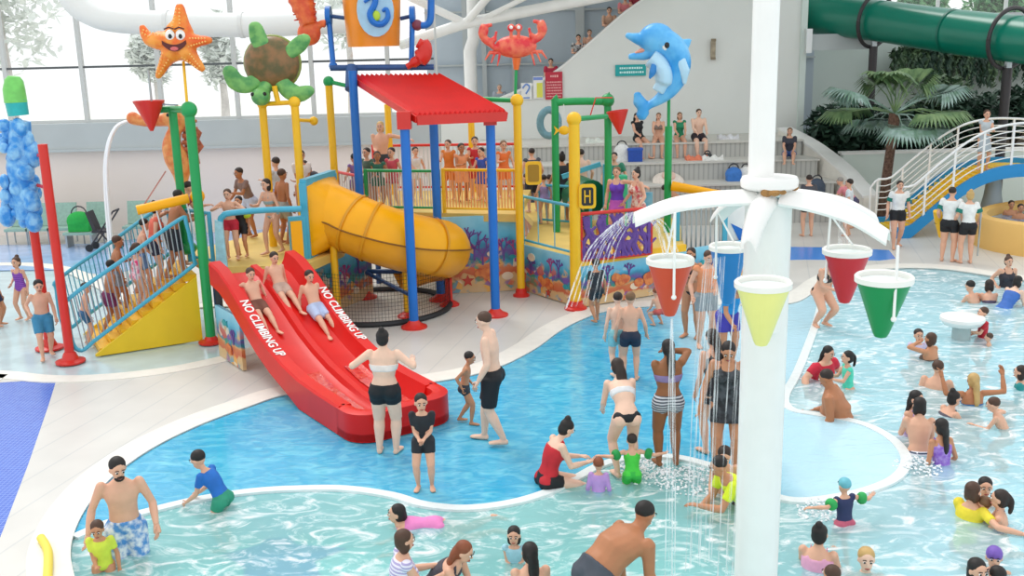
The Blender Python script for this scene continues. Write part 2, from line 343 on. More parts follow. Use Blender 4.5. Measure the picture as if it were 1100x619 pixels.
# ---------------------------------------------------------------- end wall with spectators' ramp
m = M(); m.box((4, 36.9, 5), (13.6, .2, 10)); struct('wall_back_centre', m, bluegrey)
m = M()
for u in (500, 520, 552, 623): p = gy(u, 60, 36.7); m.box((p.x, 36.7, 5), (.16 if u != 623 else .3, .2, 10))
m.box((4, 36.7, 4.3), (13.6, .14, .06)); m.box((4, 36.7, 6.1), (13.6, .14, .06)); struct('trim_5', m, sillm)
m = M(); p = gy(505, 60, 35.4); m.tube([(p.x, 35.4, 0), (p.x, 35.4, 4.8), (p.x + .15, 35.4, 5.2), (p.x + .15, 35.4, 9)], .22, 14); struct('column_white', m, white)
# sweeping white wall: outline is the climbing ramp's balustrade
YD = 33.6
prof_px = [(470, 128), (505, 120), (540, 106), (575, 91), (600, 76), (625, 55), (650, 33), (672, 14), (692, 0), (720, -22), (760, -50), (864, -75)]
prof = crom([gy(u, v, YD) for u, v in prof_px], 5)
m = M(); rs = []
def drum(x): return YD + .35 * max(0, (x - 4) / 5) ** 2 * 0 
for p in prof:
    rs.append([V(p.x, YD, -.2), V(p.x, YD, p.z), V(p.x, YD + .35, p.z), V(p.x, YD + .35, -.2)])
m.rings(rs); struct('wall_ramp', m, wallw)
m = M(); m.rings([[V(p.x, YD - .05, p.z), V(p.x, YD - .05, p.z + .07), V(p.x, YD + .4, p.z + .07), V(p.x, YD + .4, p.z)] for p in prof[:-6]]); struct('trim_6', m, white)
rampfl = M(); rampfl.rings([[V(p.x, YD + .35, p.z - 1.5), V(p.x, YD + .35, p.z - 1.15), V(p.x, YD + 3.1, p.z - 1.15), V(p.x, YD + 3.1, p.z - 1.5)] for p in prof[:-6]]); struct('floor_ramp', rampfl, wallw)
xr = prof[-1].x
m = M(); m.box((xr + 12, 37.2, 2.5), (25, .3, 6.2)); struct('wall_back_right', m, walls)
m = M(); m.box((xr + .1, 35.4, 4), (.2, 3.8, 8)); struct('wall_return', m, walls)
m = M(); m.box((xr + 12, 36.8, 5.55), (25, .9, .18)); struct('trim_7', m, sillm)
m = M()
for i in range(9): m.box((xr + 1 + i * 2.4, 37.2, 7.1), (.1, .12, 3))
m.box((xr + 12, 37.2, 8.6), (25, .12, .12)); w = struct('window_20', m, framem)
m = M(); m.box((xr + 12, 37.25, 7.1), (25, .012, 3)); m.build('glass', glass, w)
# roof trusses (white tubes) at the top centre
def wtube(name, pts, r, lab): m = M(); m.tube(pts, r, 12); o = m.build(name, white); o['kind'] = 'structure'; return o
q = gy(500, 25, 33)
wtube('beam_truss', [gy(430, 48, 33.5), q, gy(700, -14, 32)], .17, '')
wtube('beam_truss', [q, gy(560, -45, 31)], .12, '')
wtube('beam_truss', [q, gy(430, -8, 33)], .12, '')
wtube('beam_truss', [gy(515, 22, 32.9), gy(620, -30, 31)], .08, '')
wtube('beam_truss', [gy(470, -10, 34), gy(560, -4, 34)], .08, '')
m = M(); m.box((4.5, 32, 9.2), (13, 10, .12)); struct('ceiling', m, wallw)
# ---------------------------------------------------------------- terraced seating
conc = mat('ribbed_concrete', hx('bdbdb8'), .8)
nd, ln = nodes(conc); b = nd['Principled BSDF']; tc = nd.new('ShaderNodeTexCoord'); wv = nd.new('ShaderNodeTexWave'); wv.bands_direction = 'X'; wv.inputs['Scale'].default_value = 2.2
rp = nd.new('ShaderNodeValToRGB'); rp.color_ramp.elements[0].color = (*hx('a3a4a0'), 1); rp.color_ramp.elements[0].position = 0; rp.color_ramp.elements[1].position = .35; rp.color_ramp.elements[1].color = (*hx('bfbfba'), 1)
ln.new(tc.outputs['Object'], wv.inputs[0]); ln.new(wv.outputs['Fac'], rp.inputs[0]); ln.new(rp.outputs[0], b.inputs['Base Color'])
tread = mat('tread_concrete', hx('d4d2cb'), .8, noise_amt=.06, nscale=4)
TZ = [.47, .98, 1.51, 1.98]; TY = [27.9, 28.95, 30.0, 31.05]
m = M(); m2_ = M()
for z, y in zip(TZ, TY):
    m.box((4.0, (y + YD) / 2 + .02, z / 2 - .02), (10.8 - .35 * (y - 28), YD - y, z - .03)); m2_.box((4.0, (y + YD) / 2, z - .02), (10.9 - .35 * (y - 28), YD - y + .06, .05))
s_ = struct('floor_seating', m, conc); m2_.build('treads', tread, s_)
# sloping parapet closing the seating on the right
pp = [gy(842, 139, 32.6), gy(872, 155, 31), gy(905, 180, 29.3), gy(922, 198, 28.2), gy(935, 213, 27.3)]
pp[-1].z = max(pp[-1].z, .25)
pc = crom(pp, 5); m = M(); m.rings([[V(p.x - .18, p.y, -.1), V(p.x - .18, p.y, p.z), V(p.x + .22, p.y + .1, p.z), V(p.x + .22, p.y + .1, -.1)] for p in pc]); struct('wall_parapet', m, cream)
m = M(); m.rings([[V(p.x - .22, p.y, p.z), V(p.x - .22, p.y, p.z + .06), V(p.x + .26, p.y + .1, p.z + .06), V(p.x + .26, p.y + .1, p.z)] for p in pc]); struct('trim_8', m, white)
# planter wall
a = gy(905, 167, 30.5); m = M(); m.box((a.x + 7.8, 30.6, .77), (15.6, .3, 1.6)); struct('wall_planter', m, walls)
m = M(); m.box((a.x + 7.8, 30.6, 1.6), (15.7, .4, .07)); struct('trim_9', m, white)
m = M(); m.box((a.x + 7.8, 33.9, 1.35), (15.6, 6.4, .2)); struct('ground_soil', m, mat('soil', hx('4a3d30'), .95, noise_amt=.3, nscale=4))
# planting
lm1 = mat('dark_leaves', hx('2f4f3c'), .6, col2=hx('1d382b'), nscale=3); lm2 = mat('mid_leaves', hx('55704a'), .6, col2=hx('2f4a36'), nscale=3); stemm = mat('stems', hx('4a3b2c'), .9, noise_amt=.2, nscale=9)
for i, (u, v, Y, r, lab, mm) in enumerate([(898, 140, 32, (1.0, .8, .85), 'dense dark shrub at the left end of the planter', lm1), (925, 138, 32.6, (1.1, .9, .95), 'dark green shrub just left of the palm trunk', lm1), (985, 140, 32.2, (1.1, .8, .8), 'dark shrub behind the palm trunk on its right', lm1),
        (1012, 120, 33.4, (1.15, .9, 1.2), 'tall greyish green bush right of the palm crown', lm2), (1045, 130, 32.2, (1.1, .8, .95), 'dark bush behind the bridge rails', lm1), (1090, 120, 33, (1.2, .8, .8), 'low dark bush by the right edge behind the bridge', lm1)]):
    p = gy(u, v, Y); t = thing('shrub', lab, 'shrub', (p.x, p.y, 1.45), 0, 'shrubs in the planter')
    m = M()
    for q in range(5): m.tube([(0, 0, -.05), (rnd.uniform(-.4, .4), rnd.uniform(-.3, .3), .6)], [.04, .02], 5)
    m.build('stem', stemm, t)
    m = M(); leaves(m, (0, 0, p.z - 1.45), (r[0], r[1], max(.5, min(r[2], p.z - 1.3))), 1500, .16, rnd); m.build('foliage', mm, t, 0)
# fan palm
pb = gy(950, 205, 28.6); ph = gy(962, 112, 28.6).z
t = thing('fan_palm', 'fan palm with a slim brown trunk and drooping green fronds', 'palm tree', (pb.x, pb.y, 0))
m = M(); m.tube([(0, 0, 0), (.03, 0, 1), (.1, 0, 1.9), (.16, 0, ph - .25)], [.17, .14, .13, .16], 10); m.build('trunk', mat('palm_bark', hx('7a5f50'), .9, col2=hx('5a4438'), nscale=16, bump=.6), t)
pal = [mat('palm_green', hx('7f9a68'), .5, col2=hx('56774e'), nscale=4), mat('palm_blue', hx('9db6b0'), .4, col2=hx('6f917c'), nscale=4)]
for i in range(24):
    az = i * 2.4 + .3; el = (.75, .25, -.2, -.5)[i % 4]; R = 1.35 if i % 4 else 1.0
    st = V(.16, 0, ph - .25); en = st + V(math.cos(az) * R * math.cos(el), math.sin(az) * R * math.cos(el), R * math.sin(el) * .8 + .25)
    m = M(); m.tube([st, (st + en) / 2 + V(0, 0, .12), en], [.025, .018, .012], 5)
    d = (en - st).normalized(); sd = d.cross(V(0, 0, 1)).normalized()
    for k in range(27):
        th = (k / 26 - .5) * 3.8; dd = (d * math.cos(th) + sd * math.sin(th)); L_ = .9 * (1 - .12 * abs(th))
        w = dd.cross(V(0, 0, 1)).normalized() * .062; p1 = en + dd * L_ * .55 + V(0, 0, .03); p2 = en + dd * L_ * .95 - V(0, 0, .28 + .1 * rnd.random())
        m.add([en, p1 - w, p2, p1 + w], [(0, 1, 2, 3)]); 
    m.build('frond', pal[i % 2], t, 0)
m = M(); pl0 = gy(965, 60, 36.6); m.box((pl0.x + 5, 36.75, pl0.z - .1), (10, .6, .16)); struct('trim_10', m, walls)
# trailing plants over the high ledge
for i in range(7):
    u = 975 + i * 24; p = gy(u, 60, 36.1); z0 = gy(u, 62, 36.1).z
    m = M(); leaves(m, (0, 0, .12), (.6, .35, .32), 420, .15, rnd)
    for k in range(34):
        x = rnd.uniform(-.62, .62); L_ = rnd.uniform(.3, 1.15) * (1 if i else .8); y = -.1 - rnd.random() * .25
        for q in range(int(L_ / .075)):
            zz = .1 - q * .075; a = V(rnd.uniform(-1, 1), rnd.uniform(-1, 1), -1.2).normalized() * .12; bq = V(.04, 0, 0)
            c = V(x + .05 * math.sin(q), y, zz); m.add([c - a, c - bq, c + a, c + bq], [(0, 1, 2, 3)])
    o = m.build('trailing_plant', lm1 if i % 2 else lm2, None, 0, None); o.location = (p.x, 36.1, z0)
    tag(o, ['first from the left', 'second from the left', 'third from the left', 'fourth from the left', 'fifth from the left', 'sixth from the left', 'rightmost'][i] + ' of the green trailing plants under the green tube slide', 'plant', 'trailing plants on the high ledge')
for i, (u, v, rr) in enumerate([(990, 4, 1.0), (1068, 6, 1.2), (1092, 8, 1.0), (880, -8, .8)]):
    p = gy(u, v, 39.5); t = thing('shrub', ['leafy green bush outside the high window above the tube', 'bright bush outside the high window left of the hoop', 'bright bush outside the high window at the right edge', 'bush outside the high window at the left end of the tube'][i], 'shrub', (p.x, 39.5, 0), 0, 'bushes outside the high window')
    m = M(); m.tube([(0, 0, 0), (0, 0, 6)], [.12, .05], 6); m.build('stem', stemm, t)
    m = M(); leaves(m, (0, 0, p.z), (rr, .7, .6), 700, .2, rnd); m.build('foliage', mat('bright_leaves', hx('7fae7c'), .6, col2=hx('4e8a5e'), nscale=3), t, 0)
# ================================================================ PLAY STRUCTURES
RED = mat('red_plastic', hx('dc1a14'), .38, noise_amt=.08, nscale=2, spec=.35)
REDP = mat('red_paint', hx('da2f26'), .35, noise_amt=.06, nscale=3)
ORG = mat('orange_paint', hx('f2742b'), .4, noise_amt=.08, nscale=3)
YEL = mat('yellow_plastic', hx('ffb300'), .35, noise_amt=.06, nscale=2, spec=.4)
YELP = mat('yellow_paint', hx('f9c21a'), .4, noise_amt=.05, nscale=3)
YELR = mat('ramp_yellow', hx('f3cc22'), .45, noise_amt=.06, nscale=2)
BLU = mat('blue_paint', hx('1270cc'), .35, noise_amt=.06, nscale=3)
BLUD = mat('dark_blue_paint', hx('2a5590'), .4, noise_amt=.1, nscale=3)
CYA = mat('cyan_paint', hx('48aecb'), .35, noise_amt=.06, nscale=3)
GRN = mat('green_paint', hx('17a055'), .35, noise_amt=.06, nscale=3)
TEAL = mat('teal_tube', hx('037a64'), .28, noise_amt=.06, nscale=.8, spec=.5)
BLK = mat('black_rubber', hx('22262a'), .5); STE = mat('pale_steel', hx('d9dcdc'), .3, metal=.3)
STEEL = mat('steel', hx('a9b0b2'), .3, metal=.6)
WHT = white
def post(name, label, base, top, r, m, flange=REDP, fr=.2, group=None, cat='post', n=14, extra=None):
    """upright pole with flared foot; base/top world points"""
    base = Vector(base); top = Vector(top); t = thing(name, label, cat, base, 0, group)
    b = M(); pts = [V(0, 0, 0)] + ([Vector(p) - base for p in extra] if extra else [top - base]); b.tube(pts, r, n); b.build('pole', m, t)
    if flange: f = M(); f.lathe((0, 0, 0), [(fr, 0), (fr, .035), (r * 1.5, .06), (r * 1.3, .16), (r * 1.02, .17)], 18); f.build('foot_flange', flange, t)
    return t
def top_at(base, u, v):      # height of a vertical post through base that reaches image row v
    p = gy(u, v, base.y); return V(base.x, base.y, p.z)
# ---------- twin slide
sA = V(-5.00, 16.55, 0); d = V(.575, -.818, 0); nn = V(.818, .575, 0); W = 1.56
S0 = V(-4.36, 17.05, 0)
slide = thing('twin_lane_slide', 'wide red twin-lane water slide running down into the splash pad', 'water slide', (S0.x, S0.y, 0))
def sp(s, w, z): return d * s + nn * w + V(0, 0, z)
prof_s = [(-.05, 1.62, 1.36), (.35, 1.55, 1.30), (.8, 1.36, 1.10), (1.3, 1.10, .86), (1.8, .85, .62), (2.3, .66, .44), (2.8, .53, .30), (3.3, .45, .20), (3.9, .42, .14), (4.5, .41, .12)]
hw = W / 2
m = M(); rs = []
for s, zr, zf in prof_s + [(4.6, .41, .12)]:
    c = zf + (zr - zf) * (.42 if s < 3.4 else .25)
    wd = hw
    top = [(-wd, zr - .03), (-wd + .03, zr), (-wd + .2, zr), (-wd + .24, (zr + zf) / 2), (-wd + .3, zf + .02), (-.18, zf), (-.09, zf + .03), (-.05, c), (.05, c), (.09, zf + .03), (.18, zf), (wd - .3, zf + .02), (wd - .24, (zr + zf) / 2), (wd - .2, zr), (wd - .03, zr), (wd, zr - .03)]
    zb = max(0, zr - .38) if s < 2.9 else max(.0, zr - .46)
    top += [(wd, zb), (wd * .55, zb + .0), (-wd * .55, zb), (-wd, zb)]
    rs.append([sp(s, w, z) for w, z in top])
m.rings(rs)
# rounded bulkhead closing the run-out
def rrect(w, s1, r_): return [(4.55, -w)] + [(s1 - r_ + r_ * math.sin(a), -w + r_ - r_ * math.cos(a)) for a in (PI / 2 * k / 6 for k in range(7))] + [(s1 - r_ + r_ * math.cos(a), w - r_ + r_ * math.sin(a)) for a in (PI / 2 * k / 6 for k in range(7))] + [(4.55, w)]
outr = rrect(hw, 5.12, .36); innr = rrect(hw - .2, 4.92, .2)
m.rings([[sp(b_[0], b_[1], .0), sp(b_[0], b_[1], .385), sp(b_[0] * .6 + a_[0] * .4, b_[1] * .6 + a_[1] * .4, .41), sp(a_[0] * .6 + b_[0] * .4, a_[1] * .6 + b_[1] * .4, .41), sp(a_[0], a_[1], .385), sp(a_[0], a_[1], .0)] for b_, a_ in zip(innr, outr)])
m.plate([(a_[0], a_[1]) for a_ in outr], .1, V(0, 0, .06), d, nn)
m.build('chute', RED, slide, 35)
wtr = mat('slide_water', hx('e04a3c'), .08, bump=.9, nscale=12, coat=.8, col2=hx('cc1f1a'))
for sg in (-1, 1):
    f = M(); f.rings([[sp(s, sg * .45 - .24, zf + .012), sp(s, sg * .45 + .24, zf + .012), sp(s, sg * .45 + .24, zf + .02), sp(s, sg * .45 - .24, zf + .02)] for s, zr, zf in prof_s[6:] + [(4.6, .41, .12)]])
    o = f.build('water_film', wtr, slide); 
for sg in (-1, 1):
    def bend(c, sg=sg):
        s = 1.85 + c.x * .84; w = sg * (hw - .005) 
        i = 0
        while i < len(prof_s) - 2 and prof_s[i + 1][0] < s: i += 1
        a, b_ = prof_s[i], prof_s[i + 1]; t_ = (s - a[0]) / (b_[0] - a[0]); z = a[1] + (b_[1] - a[1]) * t_
        if sg < 0: return sp(s, -(hw - .08) + .0 - c.y * .55 * 1.0 + .02, z + .004 + c.z) if False else sp(s, -(hw - .105) + c.y * .95, z + .008 + c.z)
        return sp(s, (hw - .105) + c.y * .95, z + .008 + c.z)
    text_mesh('NO CLIMBING UP', .21, WHT, 'white_lettering', None, (1, 0, 0), (0, 1, 0), .006, slide, bend=bend)
for s_, w_, z_ in ((0.02, -hw + .1, 1.22), (1.5, 0, .62)): m = M(); m.bar(sp(s_, w_, 0), sp(s_, w_, z_), .09, .09); m.build('support_leg', BLK, slide)
# ---------- printed panels: underwater mural
def mural_mat(seed, vs_=1.0):
    m_ = bpy.data.materials.new('reef_mural'); m_.use_nodes = True; nt = m_.node_tree; b = nt.nodes['Principled BSDF']; b.inputs['Roughness'].default_value = .4
    N = nt.nodes.new; L = nt.links.new
    tc = N('ShaderNodeTexCoord'); s3 = N('ShaderNodeSeparateXYZ'); L(tc.outputs['Generated'], s3.inputs[0])
    n0 = N('ShaderNodeTexNoise'); n0.noise_dimensions = '4D'; n0.inputs['W'].default_value = seed; n0.inputs['Scale'].default_value = 3 * vs_; n0.inputs['Detail'].default_value = 4; L(tc.outputs['Object'], n0.inputs['Vector'])
    ad = N('ShaderNodeMath'); ad.operation = 'MULTIPLY_ADD'; ad.inputs[1].default_value = .5; L(n0.outputs['Fac'], ad.inputs[0]); 
    sb = N('ShaderNodeMath'); sb.operation = 'SUBTRACT'; sb.inputs[1].default_value = .25; L(s3.outputs['Z'], sb.inputs[0]); L(sb.outputs[0], ad.inputs[2])
    r = N('ShaderNodeValToRGB'); r.color_ramp.interpolation = 'LINEAR'; e = r.color_ramp.elements
    e[0].position = 0; e[0].color = (*hx('d7b98c'), 1); e[1].position = 1; e[1].color = (*hx('8fd0e8'), 1)
    for p_, c_ in ((.17, 'd8b27a'), (.2, 'c9603c'), (.33, 'd07a4a'), (.37, 'd9a56a'), (.42, '1f7f8c'), (.5, '6a4a98'), (.58, '2f86a8'), (.7, '58b4d6')):
        q = e.new(p_); q.color = (*hx(c_), 1)
    L(ad.outputs[0], r.inputs['Fac'])
    vo = N('ShaderNodeTexVoronoi'); vo.inputs['Scale'].default_value = 7 * vs_; L(tc.outputs['Object'], vo.inputs['Vector'])
    hs = N('ShaderNodeValToRGB'); hs.color_ramp.interpolation = 'CONSTANT'; h = hs.color_ramp.elements; h[0].color = (*hx('2d9fc0'), 1); h[1].position = .25; h[1].color = (*hx('d8563c'), 1)
    for p_, c_ in ((.4, 'f0b046'), (.55, '7a4fa8'), (.7, '2f9a7c'), (.85, 'f2e3c8')): q = h.new(p_); q.color = (*hx(c_), 1)
    s4 = N('ShaderNodeSeparateColor'); L(vo.outputs['Color'], s4.inputs[0]); L(s4.outputs[0], hs.inputs['Fac'])
    mk = N('ShaderNodeMapRange'); mk.inputs['From Min'].default_value = .5; mk.inputs['From Max'].default_value = .56; L(n0.outputs['Fac'], mk.inputs['Value'])
    mz = N('ShaderNodeMapRange'); mz.inputs['From Min'].default_value = .82; mz.inputs['From Max'].default_value = .6; L(s3.outputs['Z'], mz.inputs['Value'])
    mm_ = N('ShaderNodeMath'); mm_.operation = 'MULTIPLY'; L(mk.outputs[0], mm_.inputs[0]); L(mz.outputs[0], mm_.inputs[1])
    m5 = N('ShaderNodeMath'); m5.operation = 'MULTIPLY'; m5.inputs[1].default_value = .75; L(mm_.outputs[0], m5.inputs[0])
    mx = N('ShaderNodeMixRGB'); L(m5.outputs[0], mx.inputs['Fac']); L(r.outputs[0], mx.inputs[1]); L(hs.outputs[0], mx.inputs[2]); L(mx.outputs[0], b.inputs['Base Color'])
    return m_
PUR = mat('purple_coral', hx('6f4a9c'), .5, noise_amt=.15, nscale=9); MAG = mat('magenta_coral', hx('b04a8c'), .5); REDO = mat('star_red', hx('c84636'), .5, noise_amt=.1, nscale=9)
SPO = mat('orange_sponge', hx('e08a4a'), .5, col2=hx('c65a34'), nscale=9); AQU = mat('aqua_fish', hx('2fa0a8'), .5, noise_amt=.2, nscale=12); PAL = mat('pale_shell', hx('f0dcc0'), .5, noise_amt=.1, nscale=9)
def star2(r, k=5, q=.42, rot=PI / 2): return [((r if i % 2 == 0 else r * q) * math.cos(rot + PI * i / k), (r if i % 2 == 0 else r * q) * math.sin(rot + PI * i / k)) for i in range(2 * k)]
def ell2(cx, cy, a, b, n=14): return [(cx + a * math.cos(2 * PI * i / n), cy + b * math.sin(2 * PI * i / n)) for i in range(n)]
def fish2(x, y, s): return [(x + s * a, y + s * b) for a, b in [(-1, 0), (-.5, .42), (.1, .4), (.5, .12), (.95, .45), (.85, 0), (.95, -.45), (.5, -.12), (.1, -.4), (-.5, -.42)]]
def branch(m, x, y, s, rnd, O, X, off, mi=0, dep=0, ang=PI / 2):
    L_ = s * rnd.uniform(.7, 1); x2 = x + math.cos(ang) * L_; y2 = y + math.sin(ang) * L_; w = .016 + .02 * s
    dx, dy = -math.sin(ang) * w, math.cos(ang) * w
    m.plate([(x - dx, y - dy), (x2 - dx * .7, y2 - dy * .7), (x2 + dx * .7, y2 + dy * .7), (x + dx, y + dy)], .008, Vector(O) + off, X, (0, 0, 1), mi)
    if dep < 3:
        for k in (-1, 1): branch(m, x2, y2, s * .72, rnd, O, X, off, mi, dep + 1, ang + k * rnd.uniform(.3, .6))
def mural(label, a, b, z0, z1, seed, items, th=.06):
    a = Vector(a); b = Vector(b); L_ = (b - a).length; X = (b - a).normalized(); Nn = X.cross(V(0, 0, 1)); R = Matrix((X, V(0, 0, 1).cross(X), V(0, 0, 1))).transposed()
    t = thing('mural_panel', label, 'panel', a); c = X * L_ / 2
    m = M(); m.box(c + V(0, 0, (z0 + z1) / 2), (L_, th, z1 - z0), R=R); m.build('printed_board', mural_mat(seed), t)
    r_ = random.Random(int(seed * 10)); off = Nn * (th / 2 + .008)
    for it in items:
        k, x, y, s = it; x *= L_; y = z0 + y * (z1 - z0); mm = M()
        if k == 'star': mm.plate([(x + p, y + q) for p, q in star2(s)], .02, off, X); mm.build('painted_starfish', REDO, t)
        elif k == 'coral': branch(mm, x, y, s, r_, V(0, 0, 0), X, off); mm.build('painted_coral', PUR, t)
        elif k == 'fan': branch(mm, x, y, s, r_, V(0, 0, 0), X, off); mm.build('painted_sea_fan', MAG, t)
        elif k == 'sponge':
            for q in range(5): mm.plate(ell2(x + r_.uniform(-s, s), y + r_.uniform(-.4, .4) * s, s * .55, s * .42), .012, off * (1 + .1 * q), X)
            mm.build('painted_sponge', SPO, t)
        elif k == 'fish': mm.plate(fish2(x, y, s), .02, off, X); mm.build('painted_fish', AQU, t)
        elif k == 'shell': mm.plate(ell2(x, y, s, s * .7), .016, off, X); mm.build('painted_shell', PAL, t)
    return t
A1 = g(474, 317); B1 = g(561, 312)
mural('reef mural panel with red starfish behind the blue tower posts', A1, B1, 0.02, 1.62, 1.3, [('coral', .08, .36, .3), ('coral', .3, .44, .3), ('coral', .52, .36, .26), ('fan', .92, .38, .2), ('coral', .78, .4, .22), ('coral', .2, .38, .34), ('coral', .42, .42, .3), ('fan', .3, .36, .22), ('star', .33, .16, .14), ('sponge', .15, .3, .18), ('sponge', .55, .24, .2), ('fan', .7, .4, .2), ('shell', .62, .5, .08), ('fish', .1, .68, .14), ('shell', .82, .2, .12), ('fish', .9, .45, .1)])
A2 = g(562, 312); B2 = g(616, 329)
mural('short slanting reef mural panel between the two tall yellow posts', A2, B2, 0.02, .98, 2.7, [('shell', .22, .78, .12), ('sponge', .5, .32, .18), ('coral', .75, .5, .16), ('coral', .2, .42, .18), ('fan', .6, .55, .14), ('fish', .9, .35, .12), ('star', .55, .12, .09)])
A3 = g(622, 331); B3 = g(735, 312); 
mural('long low reef mural panel under the purple railing', A3, B3, 0.02, .86, 4.1, [('sponge', .38, .5, .2), ('sponge', .6, .45, .22), ('coral', .45, .55, .14), ('fan', .12, .4, .15), ('coral', .68, .6, .13), ('fish', .1, .7, .14), ('coral', .25, .5, .15), ('shell', .5, .3, .1), ('star', .72, .25, .1), ('coral', .85, .45, .16)])
A4 = g(735, 312); B4 = g(800, 300)
mural('reef mural panel behind the orange bucket', A4, B4, 0.02, .86, 6.4, [('fish', .3, .6, .14), ('sponge', .6, .4, .2), ('coral', .8, .4, .15)])
A5 = g(322, 352); B5 = g(400, 318)
mural('dim reef mural panel behind the net beside the red slide', A5, B5, 0.02, 1.28, 8.8, [('star', .25, .3, .14), ('fish', .4, .6, .13), ('fan', .6, .3, .22), ('shell', .75, .2, .1), ('coral', .8, .45, .2)])
mural('small reef mural panel on the left flank of the red slide', S0 - nn * (hw - .05) + d * .02, S0 - nn * (hw - .05) + d * 1.1, 0.02, .9, 5.2, [('sponge', .4, .3, .16), ('fish', .4, .75, .12), ('coral', .7, .4, .12)])
# ---------- platforms
SLAB = mat('platform_floor', hx('e3c36a'), .6, noise_amt=.08, nscale=2)
def platform(label, pts, z, th=.16, m=SLAB, legs=()):
    c = sum((Vector(p) for p in pts), V(0, 0, 0)) / len(pts); t = thing('platform', label, 'platform', (c.x, c.y, 0))
    b = M(); b.plate([(p[0] - c.x, p[1] - c.y) for p in pts], th, (0, 0, z - th / 2), (1, 0, 0), (0, 1, 0)); b.build('deck_slab', m, t)
    for x, y in legs: l = M(); l.tube([(x - c.x, y - c.y, 0), (x - c.x, y - c.y, z - th)], .06, 8); l.build('leg', BLUD, t)
    return t
PLX = [V(-5.35, 17.75, 0), V(-3.65, 17.75, 0), V(-3.2, 19.2, 0), V(-3.3, 21.0, 0), V(-5.2, 21.2, 0), V(-6.2, 19.2, 0)]
platform('yellow platform at the top of the red slide', PLX, 1.30, legs=[(-5.7, 19.2), (-3.5, 20.6), (-5.0, 20.8)])
platform('high yellow platform behind the red roofed tower', [V(-1.3, 20.85, 0), V(.15, 20.5, 0), V(.5, 24, 0), V(-3.3, 24.4, 0), V(-3.2, 21.4, 0)], 1.66, legs=[(-3, 24.1), (.2, 23.7), (-2.9, 21.8)])
platform('low yellow platform behind the cyan railing', [A2 + V(0, .05, 0), B2 + V(0, .08, 0), V(1.85, 22.8, 0), V(2.1, 26.6, 0), V(.2, 26.6, 0), V(.55, 23.6, 0)], .95, legs=[(1.6, 22.6), (.8, 23.2)])
platform('low yellow platform behind the purple railing', [A3 + V(.0, .08, 0), B3 + V(0, .08, 0), V(4.0, 24.0, 0), V(1.95, 24.0, 0)], .90, legs=[(3.8, 23.0), (2.1, 22.9)])
# ---------- stair ramp with railings
r0 = g(86, 386); r1 = V(-5.55, 17.62, 0); e = (r1 - r0); e.z = 0; RL = e.length; e.normalize(); e2 = V(-e.y, e.x, 0); zt = 1.22; RW = 1.55
ramp = thing('stair_ramp', 'yellow stair ramp with cyan railings climbing to the slide platform', 'staircase', (r0.x, r0.y, 0))
E1_, E2_ = e.copy(), e2.copy()
def rp_(s, w, z): return E1_ * s + E2_ * w + V(0, 0, z)
m = M()
for w in (0.0, RW): m.rings([[rp_(.25, w, .0), rp_(.25, w + .06, .0), rp_(.25, w + .06, .03), rp_(.25, w, .03)], [rp_(RL, w, 0), rp_(RL, w + .06, 0), rp_(RL, w + .06, zt - .05), rp_(RL, w, zt - .05)]])
m.build('side_panel', YELR, ramp, 0)
ns_ = 9
for k in range(ns_):
    m = M(); s = .35 + (RL - .35) * k / ns_; z = zt * (k + 1) / ns_ - .02; m.box(rp_(s + (RL - .35) / ns_ / 2, RW / 2 + .03, z - .06), ((RL - .35) / ns_ + .03, RW - .08, .12), rz=math.atan2(e.y, e.x)); m.build('step', YELP, ramp)
for w, nm in ((-.03, 'near_railing'), (RW + .1, 'far_railing')):
    m = M(); lo0, lo1 = rp_(.0, w, .13), rp_(RL - .1, w, zt + .12); hi0, hi1 = rp_(-.1, w, 1.05), rp_(RL - .15, w, zt + 1.02)
    loop = crom([lo0 + (lo1 - lo0) * .12 + V(0, 0, -.0), lo0 + (lo1 - lo0) * .02, lo0 + V(-.08 * 1, -.03, .18), hi0 + V(0, 0, -.15), hi0 + (hi1 - hi0) * .03, hi0 + (hi1 - hi0) * .5, hi1 + (hi0 - hi1) * .03, hi1 + V(.06, 0, -.1), lo1 + V(.08, 0, .15), lo1, lo0 + (lo1 - lo0) * .5, lo0 + (lo1 - lo0) * .12], 4)
    m.tube(loop, .035, 8); rl = m.build(nm, CYA, ramp)
    m = M()
    for k in range(26): t_ = (k + 1) / 27; a = lo0.lerp(lo1, t_); b_ = hi0.lerp(hi1, t_); m.tube([a, b_], .011, 6)
    m.build('balusters', STEEL if w < 0 else CYA, rl)
# ---------- posts and arches at the left
GB = g(227, 368); GT = top_at(GB, 203, 118)
G2 = V(GB.x - .55, GB.y + .85, 1.55); G2t = top_at(G2, 178, 118)
ga = thing('green_arch', 'green pipe arch standing beside the stair ramp, red scoop on top', 'arch', GB)
m = M(); m.tube([(0, 0, 0), V(0, 0, GT.z - GB.z)], .085, 14); m.build('tall_pole', GRN, ga)
m = M(); m.lathe((0, 0, 0), [(.22, 0), (.22, .03), (.12, .06), (.09, .12)], 18); m.build('foot_flange', REDP, ga)
m = M(); q = G2 - GB; qt = G2t - GB; m.tube([q, V(q.x, q.y, qt.z)], .075, 12); m.build('short_pole', GRN, ga)
m = M(); m.tube([V(0, 0, GT.z), V(q.x, q.y, GT.z - .03), V(q.x, q.y, GT.z - .03) + V(-.22, 0, 0)], .06, 12); m.ball((0, 0, GT.z), .14, 14); m.build('cross_pipe', GRN, ga)
m = M(); m.ball(V(q.x, q.y, q.z), (.2, .2, .12), 12); m.build('base_cup', GRN, ga)
